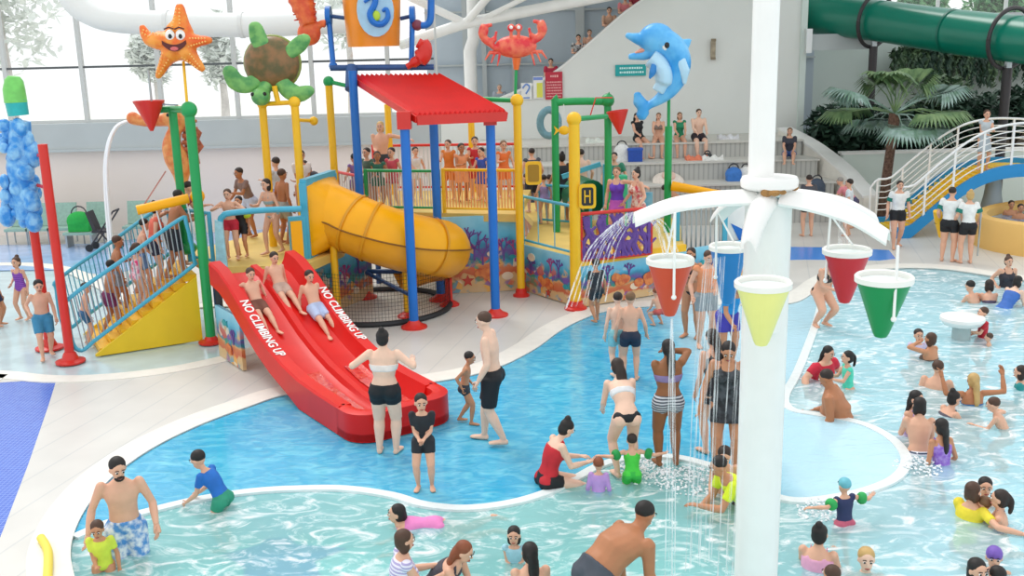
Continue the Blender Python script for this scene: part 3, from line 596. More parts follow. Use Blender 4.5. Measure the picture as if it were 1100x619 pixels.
# red cone scoop on a grey rod
cpos = gy(160, 112, GB.y + .6)
cone = thing('tipping_cone', 'red cone bucket beside the green arch under the starfish', 'bucket', (cpos.x, cpos.y, cpos.z))
m = M(); m.lathe((0, 0, 0), [(.012, -.46), (.03, -.46), (.27, .06), (.255, .06), (.0, -.40)], 24); m.build('cone', REDP, cone)
m = M(); m.tube([(.05, 0, .0), (.05, 0, .58)], .02, 8); m.tube([(-.27, 0, .03), (.5, 0, -.02)], .018, 8); m.build('rod', STEEL, cone)
# yellow gutter trough with cords
ya, yb = gy(147, 226, 17.3), gy(212, 211, 17.7)
tr_ = thing('yellow_trough', 'yellow half-pipe trough hanging over the stair ramp', 'trough', (ya + yb) / 2)
c0 = (ya + yb) / 2; m = M(); dv = (yb - ya).normalized(); m.tube([ya - c0, yb - c0 - dv * .15], .085, 12); m.ball(yb - c0, .13, 12); m.build('trough', YEL, tr_)
for k in (.05, .3, .8): p = ya.lerp(yb, k) - c0; m = M(); m.tube([p, p + V(.12, 0, -.75)], .014, 6); m.build('cord', STE, tr_)
m = M(); m.tube([ya - c0 + V(.1, 0, .05), gy(178, 184, 17.8) - c0], .012, 6); m.build('pull_rope', mat('rope', hx('b4786c'), .7), tr_)
# red goalpost holding the blue coral
RB = g(76, 389); RTp = top_at(RB, 45, 155); RB2 = V(RB.x - .72, RB.y + .85, 0)
ra = thing('red_post_pair', 'pair of slim red posts holding the blue coral sculpture', 'posts', RB)
m = M(); m.tube([(0, 0, 0), (0, 0, RTp.z)], .075, 14); m.build('pole', REDP, ra)
m = M(); m.tube([RB2 - RB, RB2 - RB + V(0, 0, 2.9)], .075, 14); m.build('pole', REDP, ra)
for q in (V(0, 0, 0), RB2 - RB): m = M(); m.lathe(q, [(.24, 0), (.24, .03), (.14, .06), (.1, .16), (.078, .18)], 18); m.build('foot_flange', REDP, ra)
for u, v in ((40, 167), (40, 200)):
    p = gy(u, v, RB.y + .3) - RB; m = M(); m.tube([V(0, 0, p.z), p + V(-.12, .2, 0)], .03, 8); m.build('bracket', REDP, ra)
# blue coral fountain
COB = mat('coral_blue', hx('2f8fdc'), .35, col2=hx('8cc8f0'), nscale=7); COG = mat('coral_green', hx('7cd86a'), .35, noise_amt=.15, nscale=6); COT = mat('coral_teal', hx('22b8b8'), .35, noise_amt=.1)
cc = gy(20, 200, RB.y + .45); co = thing('coral_fountain', 'knobbly blue coral fountain with a green tipped tube', 'sculpture', cc)
r_ = random.Random(5); m = M()
for k in range(60):
    t_ = r_.random(); v = 135 + t_ * 105; u = 22 + r_.uniform(-18, 16) + (t_ - .5) * 6; p = gy(u, v, cc.y + r_.uniform(-.18, .18)) - cc; rr = r_.uniform(.06, .15); m.ball(p, (rr, rr, rr * r_.uniform(.9, 1.6)), 8)
m.tube([gy(22, 130, cc.y) - cc, gy(22, 180, cc.y) - cc, gy(28, 235, cc.y) - cc], [.16, .22, .16], 10)
tmp = m.build('coral_body', COB, co)
m = M(); m.tube([gy(20, 124, cc.y) - cc, gy(17, 108, cc.y) - cc], [.16, .17], 14); m.build('tube_collar', COT, co)
m = M(); m.tube([gy(17, 110, cc.y) - cc, gy(15, 96, cc.y) - cc, gy(15, 86, cc.y) - cc, gy(15, 82, cc.y) - cc], [.175, .17, .14, .09], 14); m.build('tube_tip', COG, co)
# ---------- yellow posts
YB = []
def ypost(lab, base, u, v, r=.075, **k): b_ = Vector(base); return post('yellow_post', lab, b_, top_at(b_, u, v), r, YELP, **k)
pA = V(-4.62, 19.6, 1.3); pB = V(-3.95, 19.3, 1.3)
tA, tB = top_at(pA, 279, 112), top_at(pB, 314, 110)
t = thing('yellow_arch', 'yellow pipe arch under the turtle sculpture', 'arch', pA)
for p, q in ((pA, tA), (pB, tB)): m = M(); m.tube([p - pA, q - pA], .075, 12); m.build('pole', YELP, t)
m = M(); m.tube([tA - pA, tB - pA], .045, 10); m.ball(tB - pA, .11, 12); m.ball(tA - pA, .1, 12); m.build('cross_pipe', YELP, t)
m = M(); mid = (tA + tB) / 2 - pA; m.tube([mid, mid + V(-.05, 0, .32)], .05, 8); m.build('turtle_stem', YELP, t)
b = V(-3.55, 20.8, 1.3); t = ypost('slim yellow post behind the arch under the turtle', b, 340, 88, flange=None); tb = top_at(b, 340, 88) - b
m = M(); m.ball(tb, .11, 12); m.build('joint', GRN, t)
m = M(); m.tube([tb, gy(376, 93, 20.6) - b], .04, 8); m.build('green_link', GRN, t)
m = M(); m.tube([gy(320, 129, 20.3) - b, gy(338, 130, 20.8) - b], .035, 8); m.ball(gy(337, 130, 20.7) - b, .09, 10); m.build('side_link', YELP, t)
ypost('yellow post under the left part of the red roof', V(-2.75, 23.8, 1.66), 423, 112, .075, flange=None)
ypost('yellow post seen behind the right part of the red roof', V(-.85, 23.9, 1.66), 511, 112, .075, flange=None)
Y5 = g(560, 318); Y6 = g(618.5, 332)
t5 = post('yellow_post', 'tall yellow post at the joint of the mural panels', Y5, top_at(Y5, 553, 108), .08, YELP, fr=.17)
T5 = top_at(Y5, 553, 108) - Y5
m = M(); m.ball(T5, .13, 12); m.tube([T5, T5 + V(.0, .0, .0)+V(.05,0,.02)], .08, 8); m.build('joint', YELP, t5)
m = M(); m.tube([T5, gy(508, 106, 20.9) - Y5], .05, 10); m.build('green_link', GRN, t5)
t6 = post('yellow_post', 'tall yellow post at the left end of the purple railing', Y6, top_at(Y6, 621, 128), .105, YELP, fr=.22)
T6 = top_at(Y6, 621, 128) - Y6
m = M(); m.ball(T6, .14, 12); m.build('joint', YELP, t6)
m = M(); m.tube([T6, gy(651, 125, 21.0) - Y6], .05, 10); m.build('green_link', GRN, t6)
# round cornered grip plates on the two posts
for par, u, v, nm in ((t5, 573, 186, 0), (t6, 631, 211, 1)):
    base = Vector(par.location); p = gy(u, v, base.y - .12) - base
    def rr(w, h, r_=.07): return [(sx_ * (w - r_) + r_ * math.cos(a), sy_ * (h - r_) + r_ * math.sin(a)) for sx_, sy_, a0 in ((1, 1, 0), (-1, 1, PI / 2), (-1, -1, PI), (1, -1, 1.5 * PI)) for a in (a0 + PI / 2 * k / 4 for k in range(5))]
    m = M(); m.plate(rr(.16, .23), .04, p); pl = m.build('grip_plate', YELP, par)
    m = M(); m.plate(rr(.11, .17, .04), .01, p - V(0, .026, 0)); m.build('black_field', BLK if nm else mat('ochre', hx('a87f14'), .5), pl)
    if nm:
        m = M()
        for dx in (-.05, .045): m.box(p + V(dx, -.035, 0), (.022, .01, .24))
        m.box(p + V(0, -.035, .01), (.08, .01, .03)); m.build('white_mark', YELP, pl)
# ---------- blue tower with the red roof
PA = g(445, 352); PB = g(532.5, 339); PC = V(-3.02, 20.5, 0); PD = V(-1.45, 20.15, 0)
tw = thing('roofed_tower', 'four blue posts carrying the sloping ribbed red roof', 'tower', PA)
for p, u, v, nm in ((PA, 435, 128, ''), (PB, 526, 124, ''), (PC, 377, 76, ''), (PD, 465, 92, '')):
    q = top_at(p, u, v); m = M(); m.tube([p - PA, q - PA], .085, 14); o = m.build('post', BLU, tw)
    m = M(); m.lathe(p - PA, [(.24, 0), (.24, .03), (.15, .07), (.1, .12), (.086, .14)], 18); m.build('foot_flange', REDP, o)
    if v > 110:
        m = M(); m.box(q - PA + V(0, 0, -.02), (.24, .24, .3)); m.build('roof_bracket', REDP, o)
rc = [gy(448, 125, 18.05), gy(544, 121, 18.6), gy(474, 82, 20.5), gy(381, 83, 20.75)]
m = M(); a, b_, c_, d_ = [p - PA for p in rc]; nr = 18; X = (b_ - a); U_ = X.cross(d_ - a).normalized()
rs = []
for k in range(nr * 2 + 1):
    t_ = k / (nr * 2); o_ = U_ * (.07 if (k // 1) % 2 else 0); lo = a.lerp(b_, t_); hi = d_.lerp(c_, t_); rs.append([lo + o_, hi + o_, hi + o_ - U_ * .05, lo + o_ - U_ * .05])
m.rings(rs); m.build('ribbed_roof_sheet', RED, tw, 20)
m = M(); m.bar(a - U_ * .07, b_ - U_ * .07, .06, .17); m.build('front_fascia', REDP, tw)
m = M(); m.bar(a - U_ * .06, d_ - U_ * .06, .06, .12); m.build('side_fascia', REDP, tw)
m = M(); m.bar(b_ - U_ * .06, c_ - U_ * .06, .06, .12); m.build('side_fascia', REDP, tw)
m = M(); h1 = gy(355, 73, 20.9) - PA; h2 = gy(466, 72, 20.9) - PA; m.tube([h1, h2], .06, 12); m.tube([gy(378, 72, 20.9) - PA, gy(377, 96, 20.6) - PA], .12, 12); m.build('top_rail', BLUD, tw)
m = M(); m.tube([PC - PA + V(0, 0, .55), PA - PA + V(.0, .3, .5)], .04, 8); m.tube([PC - PA + V(0, 0, .55), PD - PA + V(0, 0, .6)], .05, 8); m.build('low_rail', BLUD, tw)
# ---------- giant tipping bucket
COT_ = mat('crest_blue', hx('3fa8c8'), .4)
BC = gy(400, 18, 21.3)
tb = thing('tipping_bucket', 'big orange tipping bucket with blue seahorse badge on a blue frame', 'bucket', BC)
m = M(); zb = gy(400, 50, 21.3).z - BC.z; m.lathe((0, 0, 0), [(.02, zb), (.52, zb), (.56, 0), (.62, 1.0), (.66, 1.05), (.58, 1.05), (.5, .2), (.45, zb + .06), (.01, zb + .06)], 32); m.build('bucket', mat('bucket_orange', hx('f7951f'), .35, noise_amt=.08, nscale=2), tb)
m = M(); pc_ = V(.14, -.6, .1); m.plate(ell2(0, 0, .36, .5, 22), .05, pc_ + V(0, .0, 0)); bd = m.build('badge', mat('badge_blue', hx('a9d4ee'), .4, noise_amt=.12, nscale=5), tb)
sh_c = crom([pc_ + V(-.2, -.05, .16), pc_ + V(-.08, -.05, .24), pc_ + V(.02, -.05, .3), pc_ + V(.0, -.05, .12), pc_ + V(-.1, -.05, -.06), pc_ + V(-.04, -.05, -.22), pc_ + V(.12, -.05, -.26), pc_ + V(.24, -.05, -.14), pc_ + V(.22, -.05, .02), pc_ + V(.14, -.05, -.02)], 4)
m = M(); m.tube(sh_c, [.02 + .045 * math.sin(PI * (i + 2) / (len(sh_c) + 3)) for i in range(len(sh_c))], 8); m.build('seahorse', BLU, bd)
m = M(); m.ball(pc_ + V(.05, -.03, .3), (.06, .03, .06), 8); m.build('seahorse_crest', COT_, bd)
m = M(); m.ball(pc_ + V(.02, -.06, -.1), (.08, .03, .1), 10); m.build('seahorse_belly', mat('lime', hx('b6d63a'), .4), bd)
for sx_, u0 in ((-1, 353), (1, 443)):
    m = M(); top = gy(u0, 17, 21.3) - BC; bot = gy(u0 + (5 if sx_ < 0 else -1), 71, 20.95) - BC
    m.tube([bot, top], .055, 10); m.ball(bot, .09, 10); m.tube([top + V(-.05, 0, 0), top + V(.05, 0, 0)], .19, 18); o = m.build('frame_post', BLU, tb)
    m = M(); m.tube([top, V(sx_ * .56, 0, top.z - .05)], .04, 8); m.build('axle', BLUD, o)
m = M(); m.tube(crom([gy(463, -25, 21.2) - BC, gy(463, 8, 21.2) - BC, gy(462, 22, 21.2) - BC, gy(457, 27, 21.2) - BC, gy(448, 27, 21.2) - BC], 4), .07, 10); m.build('feed_pipe', BLU, tb)
m = M(); m.ball(gy(448, 27, 21.2) - BC, .11, 12); m.build('valve', mat('valve_maroon', hx('7d3c50'), .5), tb)
# small red horn on the top rail
hp = gy(452, 66, 20.8); t = thing('red_horn', 'red horn shaped scoop standing on the tower rail', 'scoop', hp)
m = M(); m.tube(crom([(-.28, 0, -.1), (-.1, 0, 0), (.05, 0, .12), (.06, 0, .28), (-.04, 0, .36)], 4), [.06] * 3 + [.1] * 3 + [.17] * 4 + [.17] * 4 + [.1] * 3, 12); m.build('horn', REDP, t)
# ---------- yellow tube slide
tube_c = [(-3.55, 19.0, 2.02), (-3.15, 18.9, 1.92), (-2.65, 18.75, 1.72), (-2.1, 18.75, 1.52), (-1.62, 18.95, 1.35), (-1.35, 19.4, 1.2), (-1.45, 19.85, 1.05), (-1.85, 20.05, .92), (-2.3, 19.9, .8)]
ts = thing('tube_slide', 'curling yellow tube slide dropping from a square blue framed entrance', 'water slide', (tube_c[0][0], tube_c[0][1], 0)); o0 = V(tube_c[0][0], tube_c[0][1], 0)
path = crom([Vector(p) - o0 for p in tube_c], 8)
def half(name, a0, a1, r, mt):
    m = M(); rs = []; K = len(path)
    for i, p in enumerate(path):
        dd = (path[min(i + 1, K - 1)] - path[max(i - 1, 0)]).normalized(); x = dd.cross(V(0, 0, 1)).normalized(); y = x.cross(dd)
        R_ = r * (1.12 - .12 * min(1, i / 8))
        rs.append([p + x * math.cos(a) * R_ + y * math.sin(a) * R_ for a in [a0 + (a1 - a0) * k / 12 for k in range(13)]] + [p + x * math.cos(a) * (R_ - .03) + y * math.sin(a) * (R_ - .03) for a in [a1 + (a0 - a1) * k / 12 for k in range(13)]])
    m.rings(rs, close=True, cap=False); return m.build(name, mt, ts, 50)
half('upper_shell', 0, PI, .56, YEL); half('lower_shell', PI, 2 * PI, .56, mat('tube_lower', hx('eda51a'), .35, noise_amt=.08, nscale=2))
m = M()
for i in (12, 17, 33, 46):
    p = path[i]; dd = (path[i + 1] - path[i - 1]).normalized(); m.tube([p - dd * .025, p + dd * .025], .585, 28, cap=False)
fl = m.build('joint_flange', mat('tube_seam', hx('d9960f'), .4), ts)
m = M()
for sg in (-1, 1):
    pts = []
    for i, p in enumerate(path[4:-2]):
        dd = (path[i + 5] - path[i + 3]).normalized(); x = dd.cross(V(0, 0, 1)).normalized(); pts.append(p + x * .575 * sg)
    m.tube(pts, .016, 6)
m.build('seam', mat('seam_dark', hx('8a5a12'), .6), ts)
# entrance frame: blue square with yellow inset
fa, fb = gy(331, 207, 18.75) - o0, gy(391, 198, 19.05) - o0
X = (V(fb.x - fa.x, fb.y - fa.y, 0)).normalized(); fw_ = .62; R = Matrix((X, V(0, 0, 1).cross(X), V(0, 0, 1))).transposed()
cf = V(0, -.12, 1.98)
en = V(path[0].x, path[0].y, 1.98)
dd = (path[2] - path[0]); dd.z = 0; dd.normalize(); X = V(-dd.y, dd.x, 0); 
m = M(); hh, ww = .70, .68
loop_o = [(-ww, -hh), (ww, -hh), (ww, hh), (-ww, hh)]
for (x0, z0, x1, z1) in ((-ww, -hh, ww, -hh), (ww, -hh, ww, hh), (ww, hh, -ww, hh), (-ww, hh, -ww, -hh)): m.bar(en + X * x0 + V(0, 0, z0), en + X * x1 + V(0, 0, z1), .13, .13)
m.build('entrance_frame', CYA, ts)
m = M(); n_ = 24; rs = []
for k in range(n_ + 1):
    a = 2 * PI * k / n_; ca, sa = math.cos(a), math.sin(a); q = 1 / max(abs(ca) / ww, abs(sa) / hh)
    rs.append([en + dd * .02 + X * ca * q + V(0, 0, sa * q), en + dd * .3 + X * ca * .58 + V(0, 0, sa * .58), en + dd * .33 + X * ca * .56 + V(0, 0, sa * .56), en - dd * .02 + X * ca * q * .99 + V(0, 0, sa * q * .99)])
m.rings(rs, cap=False); m.build('entrance_funnel', YEL, ts, 50)
for x, y in ((-3.3, 18.7), (-2.0, 18.9), (-1.25, 19.7)):
    pz = min(path, key=lambda p: (p.x + o0.x - x) ** 2 + (p.y + o0.y - y) ** 2); m = M(); m.tube([V(x, y, 0) - o0, V(x, y, pz.z - .5) - o0], .07, 10); lg = m.build('support_post', REDP if x > -1.5 else YELP, ts)
    m = M(); m.lathe(V(x, y, 0) - o0, [(.2, 0), (.2, .03), (.09, .1)], 16); m.build('foot_flange', REDP, lg)
m = M(); m.box(V(-3.85, 18.25, 1.62) - o0, (.30, .1, .95), rz=.4); m.box(V(-3.85, 18.17, 1.62) - o0, (.2, .06, .8), rz=.4, mi=1); m.build('side_board', [CYA, YEL], ts)
# ---------- black safety net around the tube slide end
nc = g(407, 331); net = thing('safety_net', 'black netting cage standing on a black ring under the tube slide', 'net', nc)
m = M(); rr_ = 1.42; ring = [V(rr_ * math.cos(2 * PI * k / 48), rr_ * 1.0 * math.sin(2 * PI * k / 48), .05) for k in range(49)]; m.tube(ring, .055, 8); m.build('base_ring', BLK, net)
m = M()
a0, a1 = -2.7, .55
for k in range(76): a = a0 + (a1 - a0) * k / 75; m.tube([(rr_ * math.cos(a), rr_ * math.sin(a), .05), (rr_ * math.cos(a), rr_ * math.sin(a), 1.0)], .0035, 3, cap=False)
for k in range(14): z = .1 + k * .068; m.tube([(rr_ * math.cos(a0 + (a1 - a0) * i / 30), rr_ * math.sin(a0 + (a1 - a0) * i / 30), z) for i in range(31)], .0035, 3, cap=False)
tag(m.build('netting', BLK, net, 0), kind='stuff')
m = M()
for a in (.45,): m.tube([(rr_ * math.cos(a), rr_ * math.sin(a), 0), (rr_ * math.cos(a), rr_ * math.sin(a), 1.35)], .05, 8)
m.build('net_post', BLK, net)
# ---------- railings
def railing(label, a, b, z0, z1, m_, top_m=None, n=16, r=.012, name='railing', posts=True, mid=False):
    a = Vector(a); b = Vector(b); t = thing(name, label, 'railing', (a.x, a.y, z0)); q = b - a; q.z = 0; h = z1 - z0
    m = M(); m.tube([(0, 0, h), q + V(0, 0, h)], .032, 8); m.build('top_rail', top_m or m_, t)
    m = M(); m.tube([(0, 0, .1), q + V(0, 0, .1)], .026, 8); m.build('bottom_rail', top_m or m_, t)
    m = M()
    for k in range(n + 1): p = q * (k / n); m.tube([p + V(0, 0, .1), p + V(0, 0, h)], r, 6)
    m.build('balusters', m_, t)
    if posts:
        for k in (0, 1): m = M(); m.tube([q * k, q * k + V(0, 0, h + .03)], .04, 8); m.build('end_post', top_m or m_, t)
    return t
CYL = mat('cyan_light', hx('7cc4d6'), .4)
a = V(-5.3, 17.85, 0)
railing('cyan railing just left of the red slide top', V(-5.85, 18.3, 0), V(-5.3, 17.85, 0), 1.3, 2.25, CYL, CYA, 5)
t = thing('guard_frame', 'cyan goalpost bar across the top of the red slide', 'railing', (-5.1, 17.8, 1.3))
m = M(); m.tube(crom([(0, 0, 0), (0, 0, .75), (.06, 0, .9), (.2, .02, .95), (.8, .2, .96), (1.38, .3, .95)], 4), .055, 10); m.build('top_bar', CYA, t)
m = M(); m.plate([(-.1, 0), (.1, 0), (.08, .8), (-.05, .85)], .05, (-.02, -.06, 0)); m.build('side_plate', mat('pale_cyan', hx('a6dcea'), .4, noise_amt=.2, nscale=9), t)
railing('red topped railing left of the blue rear post', V(-3.6, 21.4, 0), V(-3.1, 20.7, 0), 1.55, 2.5, STE, REDP, 8)
railing('green railing between the blue tower posts', V(-3.0, 21.35, 0), V(-1.45, 20.95, 0), 1.66, 2.52, STE, GRN, 26)
railing('yellow topped railing right of the tower', V(-1.35, 20.9, 0), V(.15, 20.5, 0), 1.66, 2.55, mat('orange_bars', hx('f4a05a'), .4), YELP, 24)
railing('far red railing behind the roofed tower', V(-3.2, 24.3, 0), V(.2, 23.9, 0), 1.66, 2.75, STE, REDP, 34)
railing('cyan railing between the two tall yellow posts', A2 + V(.02, 0, 0), B2 + V(-.02, 0, 0), .98, 1.98, CYL, CYA, 3)
railing('far cyan railing behind the low platform', V(.7, 23.4, 0), V(1.8, 22.7, 0), .95, 1.85, CYL, CYA, 8)
# purple coral fence
a, b_ = A3 + V(.05, 0, 0), g(705, 318); b_ = V(2.75, 19.75, 0); q = b_ - a; X = q.normalized(); L_ = q.length
t = thing('coral_fence', 'red framed railing panel of purple coral cut-outs', 'railing', (a.x, a.y, .92))
m = M()
for z in (.02, .92): m.tube([(0, 0, z), q + V(0, 0, z)], .035, 8)
for k in (0, 1): m.tube([q * k + V(0, 0, .02), q * k + V(0, 0, .92)], .035, 8)
m.build('red_frame', REDP, t)
r_ = random.Random(11); m = M()
for k in range(16):
    x = L_ * (k + .5) / 16; z = .04; pts = [V(0, 0, 0) + X * x + V(0, 0, z)]
    for j in range(5): x += r_.uniform(-.12, .12); z += .165; pts.append(X * max(.05, min(L_ - .05, x)) + V(0, 0, z))
    m.tube(crom(pts, 3), [.05 * (1.2 - .4 * abs(math.sin(i))) for i in range(16)], 6)
    for j in (1, 2, 3): p = pts[j]; m.tube([p, p + X * r_.choice((-.16, .16)) + V(0, 0, .12)], [.04, .022], 6)
m.build('coral_cutouts', PUR, t)
m = M()
for k in range(9): x = L_ * (k + .5) / 9; m.tube([X * x + V(0, .05, .03), X * (x + r_.uniform(-.1, .1)) + V(0, .05, r_.uniform(.25, .75))], [.07, .03], 6)
m.build('orange_sponges', mat('sponge_yellow', hx('f0a63a'), .5, col2=hx('e07a30'), nscale=8), t)
m = M(); m.bar(A3 + V(0, .0, .9) - V(a.x, a.y, .92), B3 + V(0, 0, .9) - V(a.x, a.y, .92), .1, .14); m.build('yellow_edge', YELP, t)
# ---------- green arch with red cone, right
ga1 = V(1.02, 22.3, .95); ga2 = V(2.15, 22.3, .9); g1t = top_at(ga1, 597, 110); g2t = top_at(ga2, 651, 108)
t = thing('green_arch', 'square green pipe arch behind the tall yellow post with a red cone', 'arch', ga1)
m = M(); m.tube(crom([V(0, 0, 0), V(0, 0, g1t.z - ga1.z - .12), V(.08, 0, g1t.z - ga1.z), (g2t - ga1) + V(-.12, 0, -.02), (g2t - ga1) + V(0, 0, -.12), ga2 - ga1 + V(0, 0, 0)], 5), .08, 12); m.ball(g2t - ga1, .15, 12); m.build('pipe', GRN, t)
p = gy(663, 119, 22.0) - ga1; m = M(); m.lathe(p, [(.01, -.5), (.03, -.5), (.24, 0), (.225, 0), (0, -.44)], 20, ax=(-.12, 0, 1)); m.build('red_cone', REDP, t)
m = M(); m.tube([gy(633, 128, 22) - ga1, gy(640, 105, 22) - ga1, gy(658, 105, 22) - ga1], .014, 6); m.build('lever_rod', REDP, t)
# dolphin pole
DB = g(716, 300); DP = V(3.45, 22.2, 0); dt = top_at(DP, 715, 118)
dp = thing('dolphin_pole', 'green pole carrying the dolphin with a yellow water cannon', 'pole', DP)
m = M(); m.tube([(0, 0, 0), (0, 0, dt.z - .35)], .08, 12); m.tube([(0, 0, dt.z - .4), (0, 0, dt.z + .3)], .035, 8); m.build('pole', GRN, dp)
m = M(); p = gy(722, 200, DP.y - .1) - DP; q = gy(778, 209, DP.y - .5) - DP; m.tube([p, p.lerp(q, .8), q], [.11, .075, .085], 12); m.build('water_cannon', YEL, dp)
m = M(); m.tube([q, q + (q - p).normalized() * .12], .09, 12); m.build('nozzle', ORG, dp)
# green cabinet / slide mouth behind the purple railing
t = thing('green_slide_mouth', 'small dark green tube slide mouth framed in cyan', 'water slide', (2.0, 22.9, .9))
m = M(); m.tube([(-.45, .4, .75), (-.2, -.1, .7)], .42, 18, cap=True); m.build('tube', mat('deep_green', hx('0d6b48'), .4), t)
m = M(); m.box((.18, -.2, .72), (.2, .12, 1.5)); m.box((-.4, -.22, 1.35), (.9, .12, .1), R=Matrix.Rotation(-.3, 3, 'Y')); m.build('frame', CYA, t)
m = M(); m.box((.45, -.1, .6), (.34, .3, 1.2)); m.build('green_board', mat('mint_board', hx('35b98c'), .5), t)
# panels to the right of the purple railing
t = thing('play_panel', 'cyan framed grey barred play panel seen behind the bucket spray', 'panel', (4.0, 21.2, 0))
m = M()
for z in (.35, 1.75): m.box((0, 0, z), (1.1, .08, .14))
for x in (-.5, .5): m.box((x, 0, .9), (.1, .1, 1.8))
m.build('frame', CYA, t)
m = M()
for k in range(9): m.box((-.4 + k * .1, 0, 1.05), (.03, .03, 1.3))
m.build('bars', STEEL, t)
t = thing('picture_board', 'white board with a blue sea creature picture behind the blue bucket', 'board', (5.0, 21.4, 0))
m = M(); m.box((0, 0, .95), (.95, .06, 1.5)); m.box((-.4, .0, .15), (.06, .06, .3)); m.box((.4, .0, .15), (.06, .06, .3)); m.build('board', WHT, t)
m = M(); m.plate([(x * 1.3, y * 1.3) for x, y in [(-.1, -.4), (.02, -.2), (.12, -.38), (.16, -.1), (.3, .1), (.12, .08), (.06, .38), (-.06, .1), (-.26, .2), (-.12, -.08)]], .012, (0, -.04, .95)); m.build('blue_picture', BLU, t)
t = thing('poster_board', 'blue and white poster board standing behind the women in swimsuits', 'board', (3.0, 24.2, 0))
m = M(); m.box((0, 0, .75), (.8, .05, 1.5)); m.build('board', mat('poster_sky', hx('9ccfe8'), .5, col2=hx('5faed8'), nscale=3), t)
m = M(); m.plate([(x, y) for x, y in [(-.05, -.35), (.1, .1), (.14, .35), (.22, .1), (.3, -.35)]], .012, (0, -.035, 1.0)); m.build('blue_shape', BLU, t)
# ================================================================ SEA ANIMAL SCULPTURES
def remesh(m, vox, smooth_it=3, name='t'):
    me = bpy.data.meshes.new(name); me.from_pydata(m.v, [], m.f); t = bpy.data.objects.new('t', me); COL.objects.link(t)
    md = t.modifiers.new('r', 'REMESH'); md.mode = 'VOXEL'; md.voxel_size = vox; md.use_smooth_shade = True
    if smooth_it: sm = t.modifiers.new('s', 'SMOOTH'); sm.factor = .5; sm.iterations = smooth_it
    dg = bpy.context.evaluated_depsgraph_get(); out = bpy.data.meshes.new_from_object(t.evaluated_get(dg)); bpy.data.objects.remove(t); bpy.data.meshes.remove(me)
    out.name = name; return out
def link(me, name, mats, parent=None):
    me.materials.clear()
    for k in (mats if isinstance(mats, (list, tuple)) else [mats]): me.materials.append(k)
    o = bpy.data.objects.new(name, me); COL.objects.link(o)
    if parent is not None: o.parent = parent
    return o
EYW = mat('eye_white', hx('f6f4ee'), .25); EYB = mat('eye_black', hx('141418'), .2); MOU = mat('mouth_dark', hx('5a1f1c'), .5)
# smiling starfish: arm tips measured in the photo
sp0 = gy(191, 48, 17.9)
st = thing('starfish_sculpture', 'smiling orange starfish sculpture on a thin yellow rod', 'sculpture', sp0)
def lp(u, v, Y, o): return gy(u, v, Y) - o
m = M(); ctr = lp(192, 46, 17.9, sp0)
for arm in ([(193, 4), (194, 22)], [(228, 43), (212, 44)], [(219, 76), (208, 64)], [(169, 84), (178, 66)], [(152, 27), (160, 42)]):
    tip = lp(*arm[0], 17.9, sp0); midp = lp(*arm[1], 17.9, sp0)
    m.tube(crom([ctr, ctr.lerp(midp, .55), midp, tip], 4), [(.24, .17)] * 3 + [(.23, .16)] * 3 + [(.2, .14), (.17, .12), (.14, .11), (.12, .09), (.1, .08), (.08, .06), (.05, .04)], 12)
m.ball(ctr, (.3, .19, .3), 14)
me = remesh(m, .022, 4); STO = mat('starfish_orange', hx('ee6a22'), .4, col2=hx('f7a03c'), nscale=3.5)
link(me, 'body', STO, st)
m = M()
for arm in ([(193, 10), (192, 36)], [(222, 43), (202, 46)], [(215, 72), (200, 56)], [(172, 78), (184, 56)], [(156, 34), (180, 44)]):
    a, b = lp(*arm[0], 17.9, sp0), lp(*arm[1], 17.9, sp0)
    for k in range(7):
        for sgn in (-1, 1): p = a.lerp(b, k / 7) + V(0, -.11 - .08 * k / 7, 0); dd = (b - a).normalized(); m.ball(p + V(dd.z, 0, -dd.x) * .05 * sgn * (.5 + k / 7), .017, 6)
tag(m.build('bumps', mat('starfish_pale', hx('fac06a'), .4), st), kind='stuff')
for k, (u, v) in enumerate(((186.5, 38), (197.5, 38))):
    e = lp(u, v, 17.9, sp0) + V(0, -.19, 0); m = M(); m.ball(e, (.082, .06, .095), 14); o = m.build('eye', EYW, st)
    m = M(); m.ball(e + V(.012, -.045, -.015), (.035, .025, .042), 10); m.build('pupil', EYB, o)
    m = M(); m.tube([e + V(-.08, -.03, .1), e + V(0, -.04, .13), e + V(.08, -.03, .1)], .014, 6); m.build('brow', MOU, o)
m = M(); mc = lp(192, 50, 17.9, sp0) + V(0, -.245, 0); n_ = 12
up_ = [mc + V(-.2 + .4 * k / n_, 0, .07 * (2 * k / n_ - 1) ** 2 + .03) for k in range(n_ + 1)]; lo_ = [mc + V(-.2 + .4 * k / n_, 0, .12 * (2 * k / n_ - 1) ** 2 - .08) for k in range(n_ + 1)]
m.rings([[a, a + V(0, .06, 0), b + V(0, .06, 0), b] for a, b in zip(up_, lo_)]); mo = m.build('mouth', MOU, st)
m = M(); m.ball(mc + V(0, -.01, -.035), (.07, .02, .035), 10); m.build('tongue', mat('tongue', hx('d96a6a'), .4), mo)
m = M(); m.tube([lp(197, 66, 17.95, sp0), lp(201, 112, 17.7, sp0)], .024, 8); m.build('rod', YELP, st)
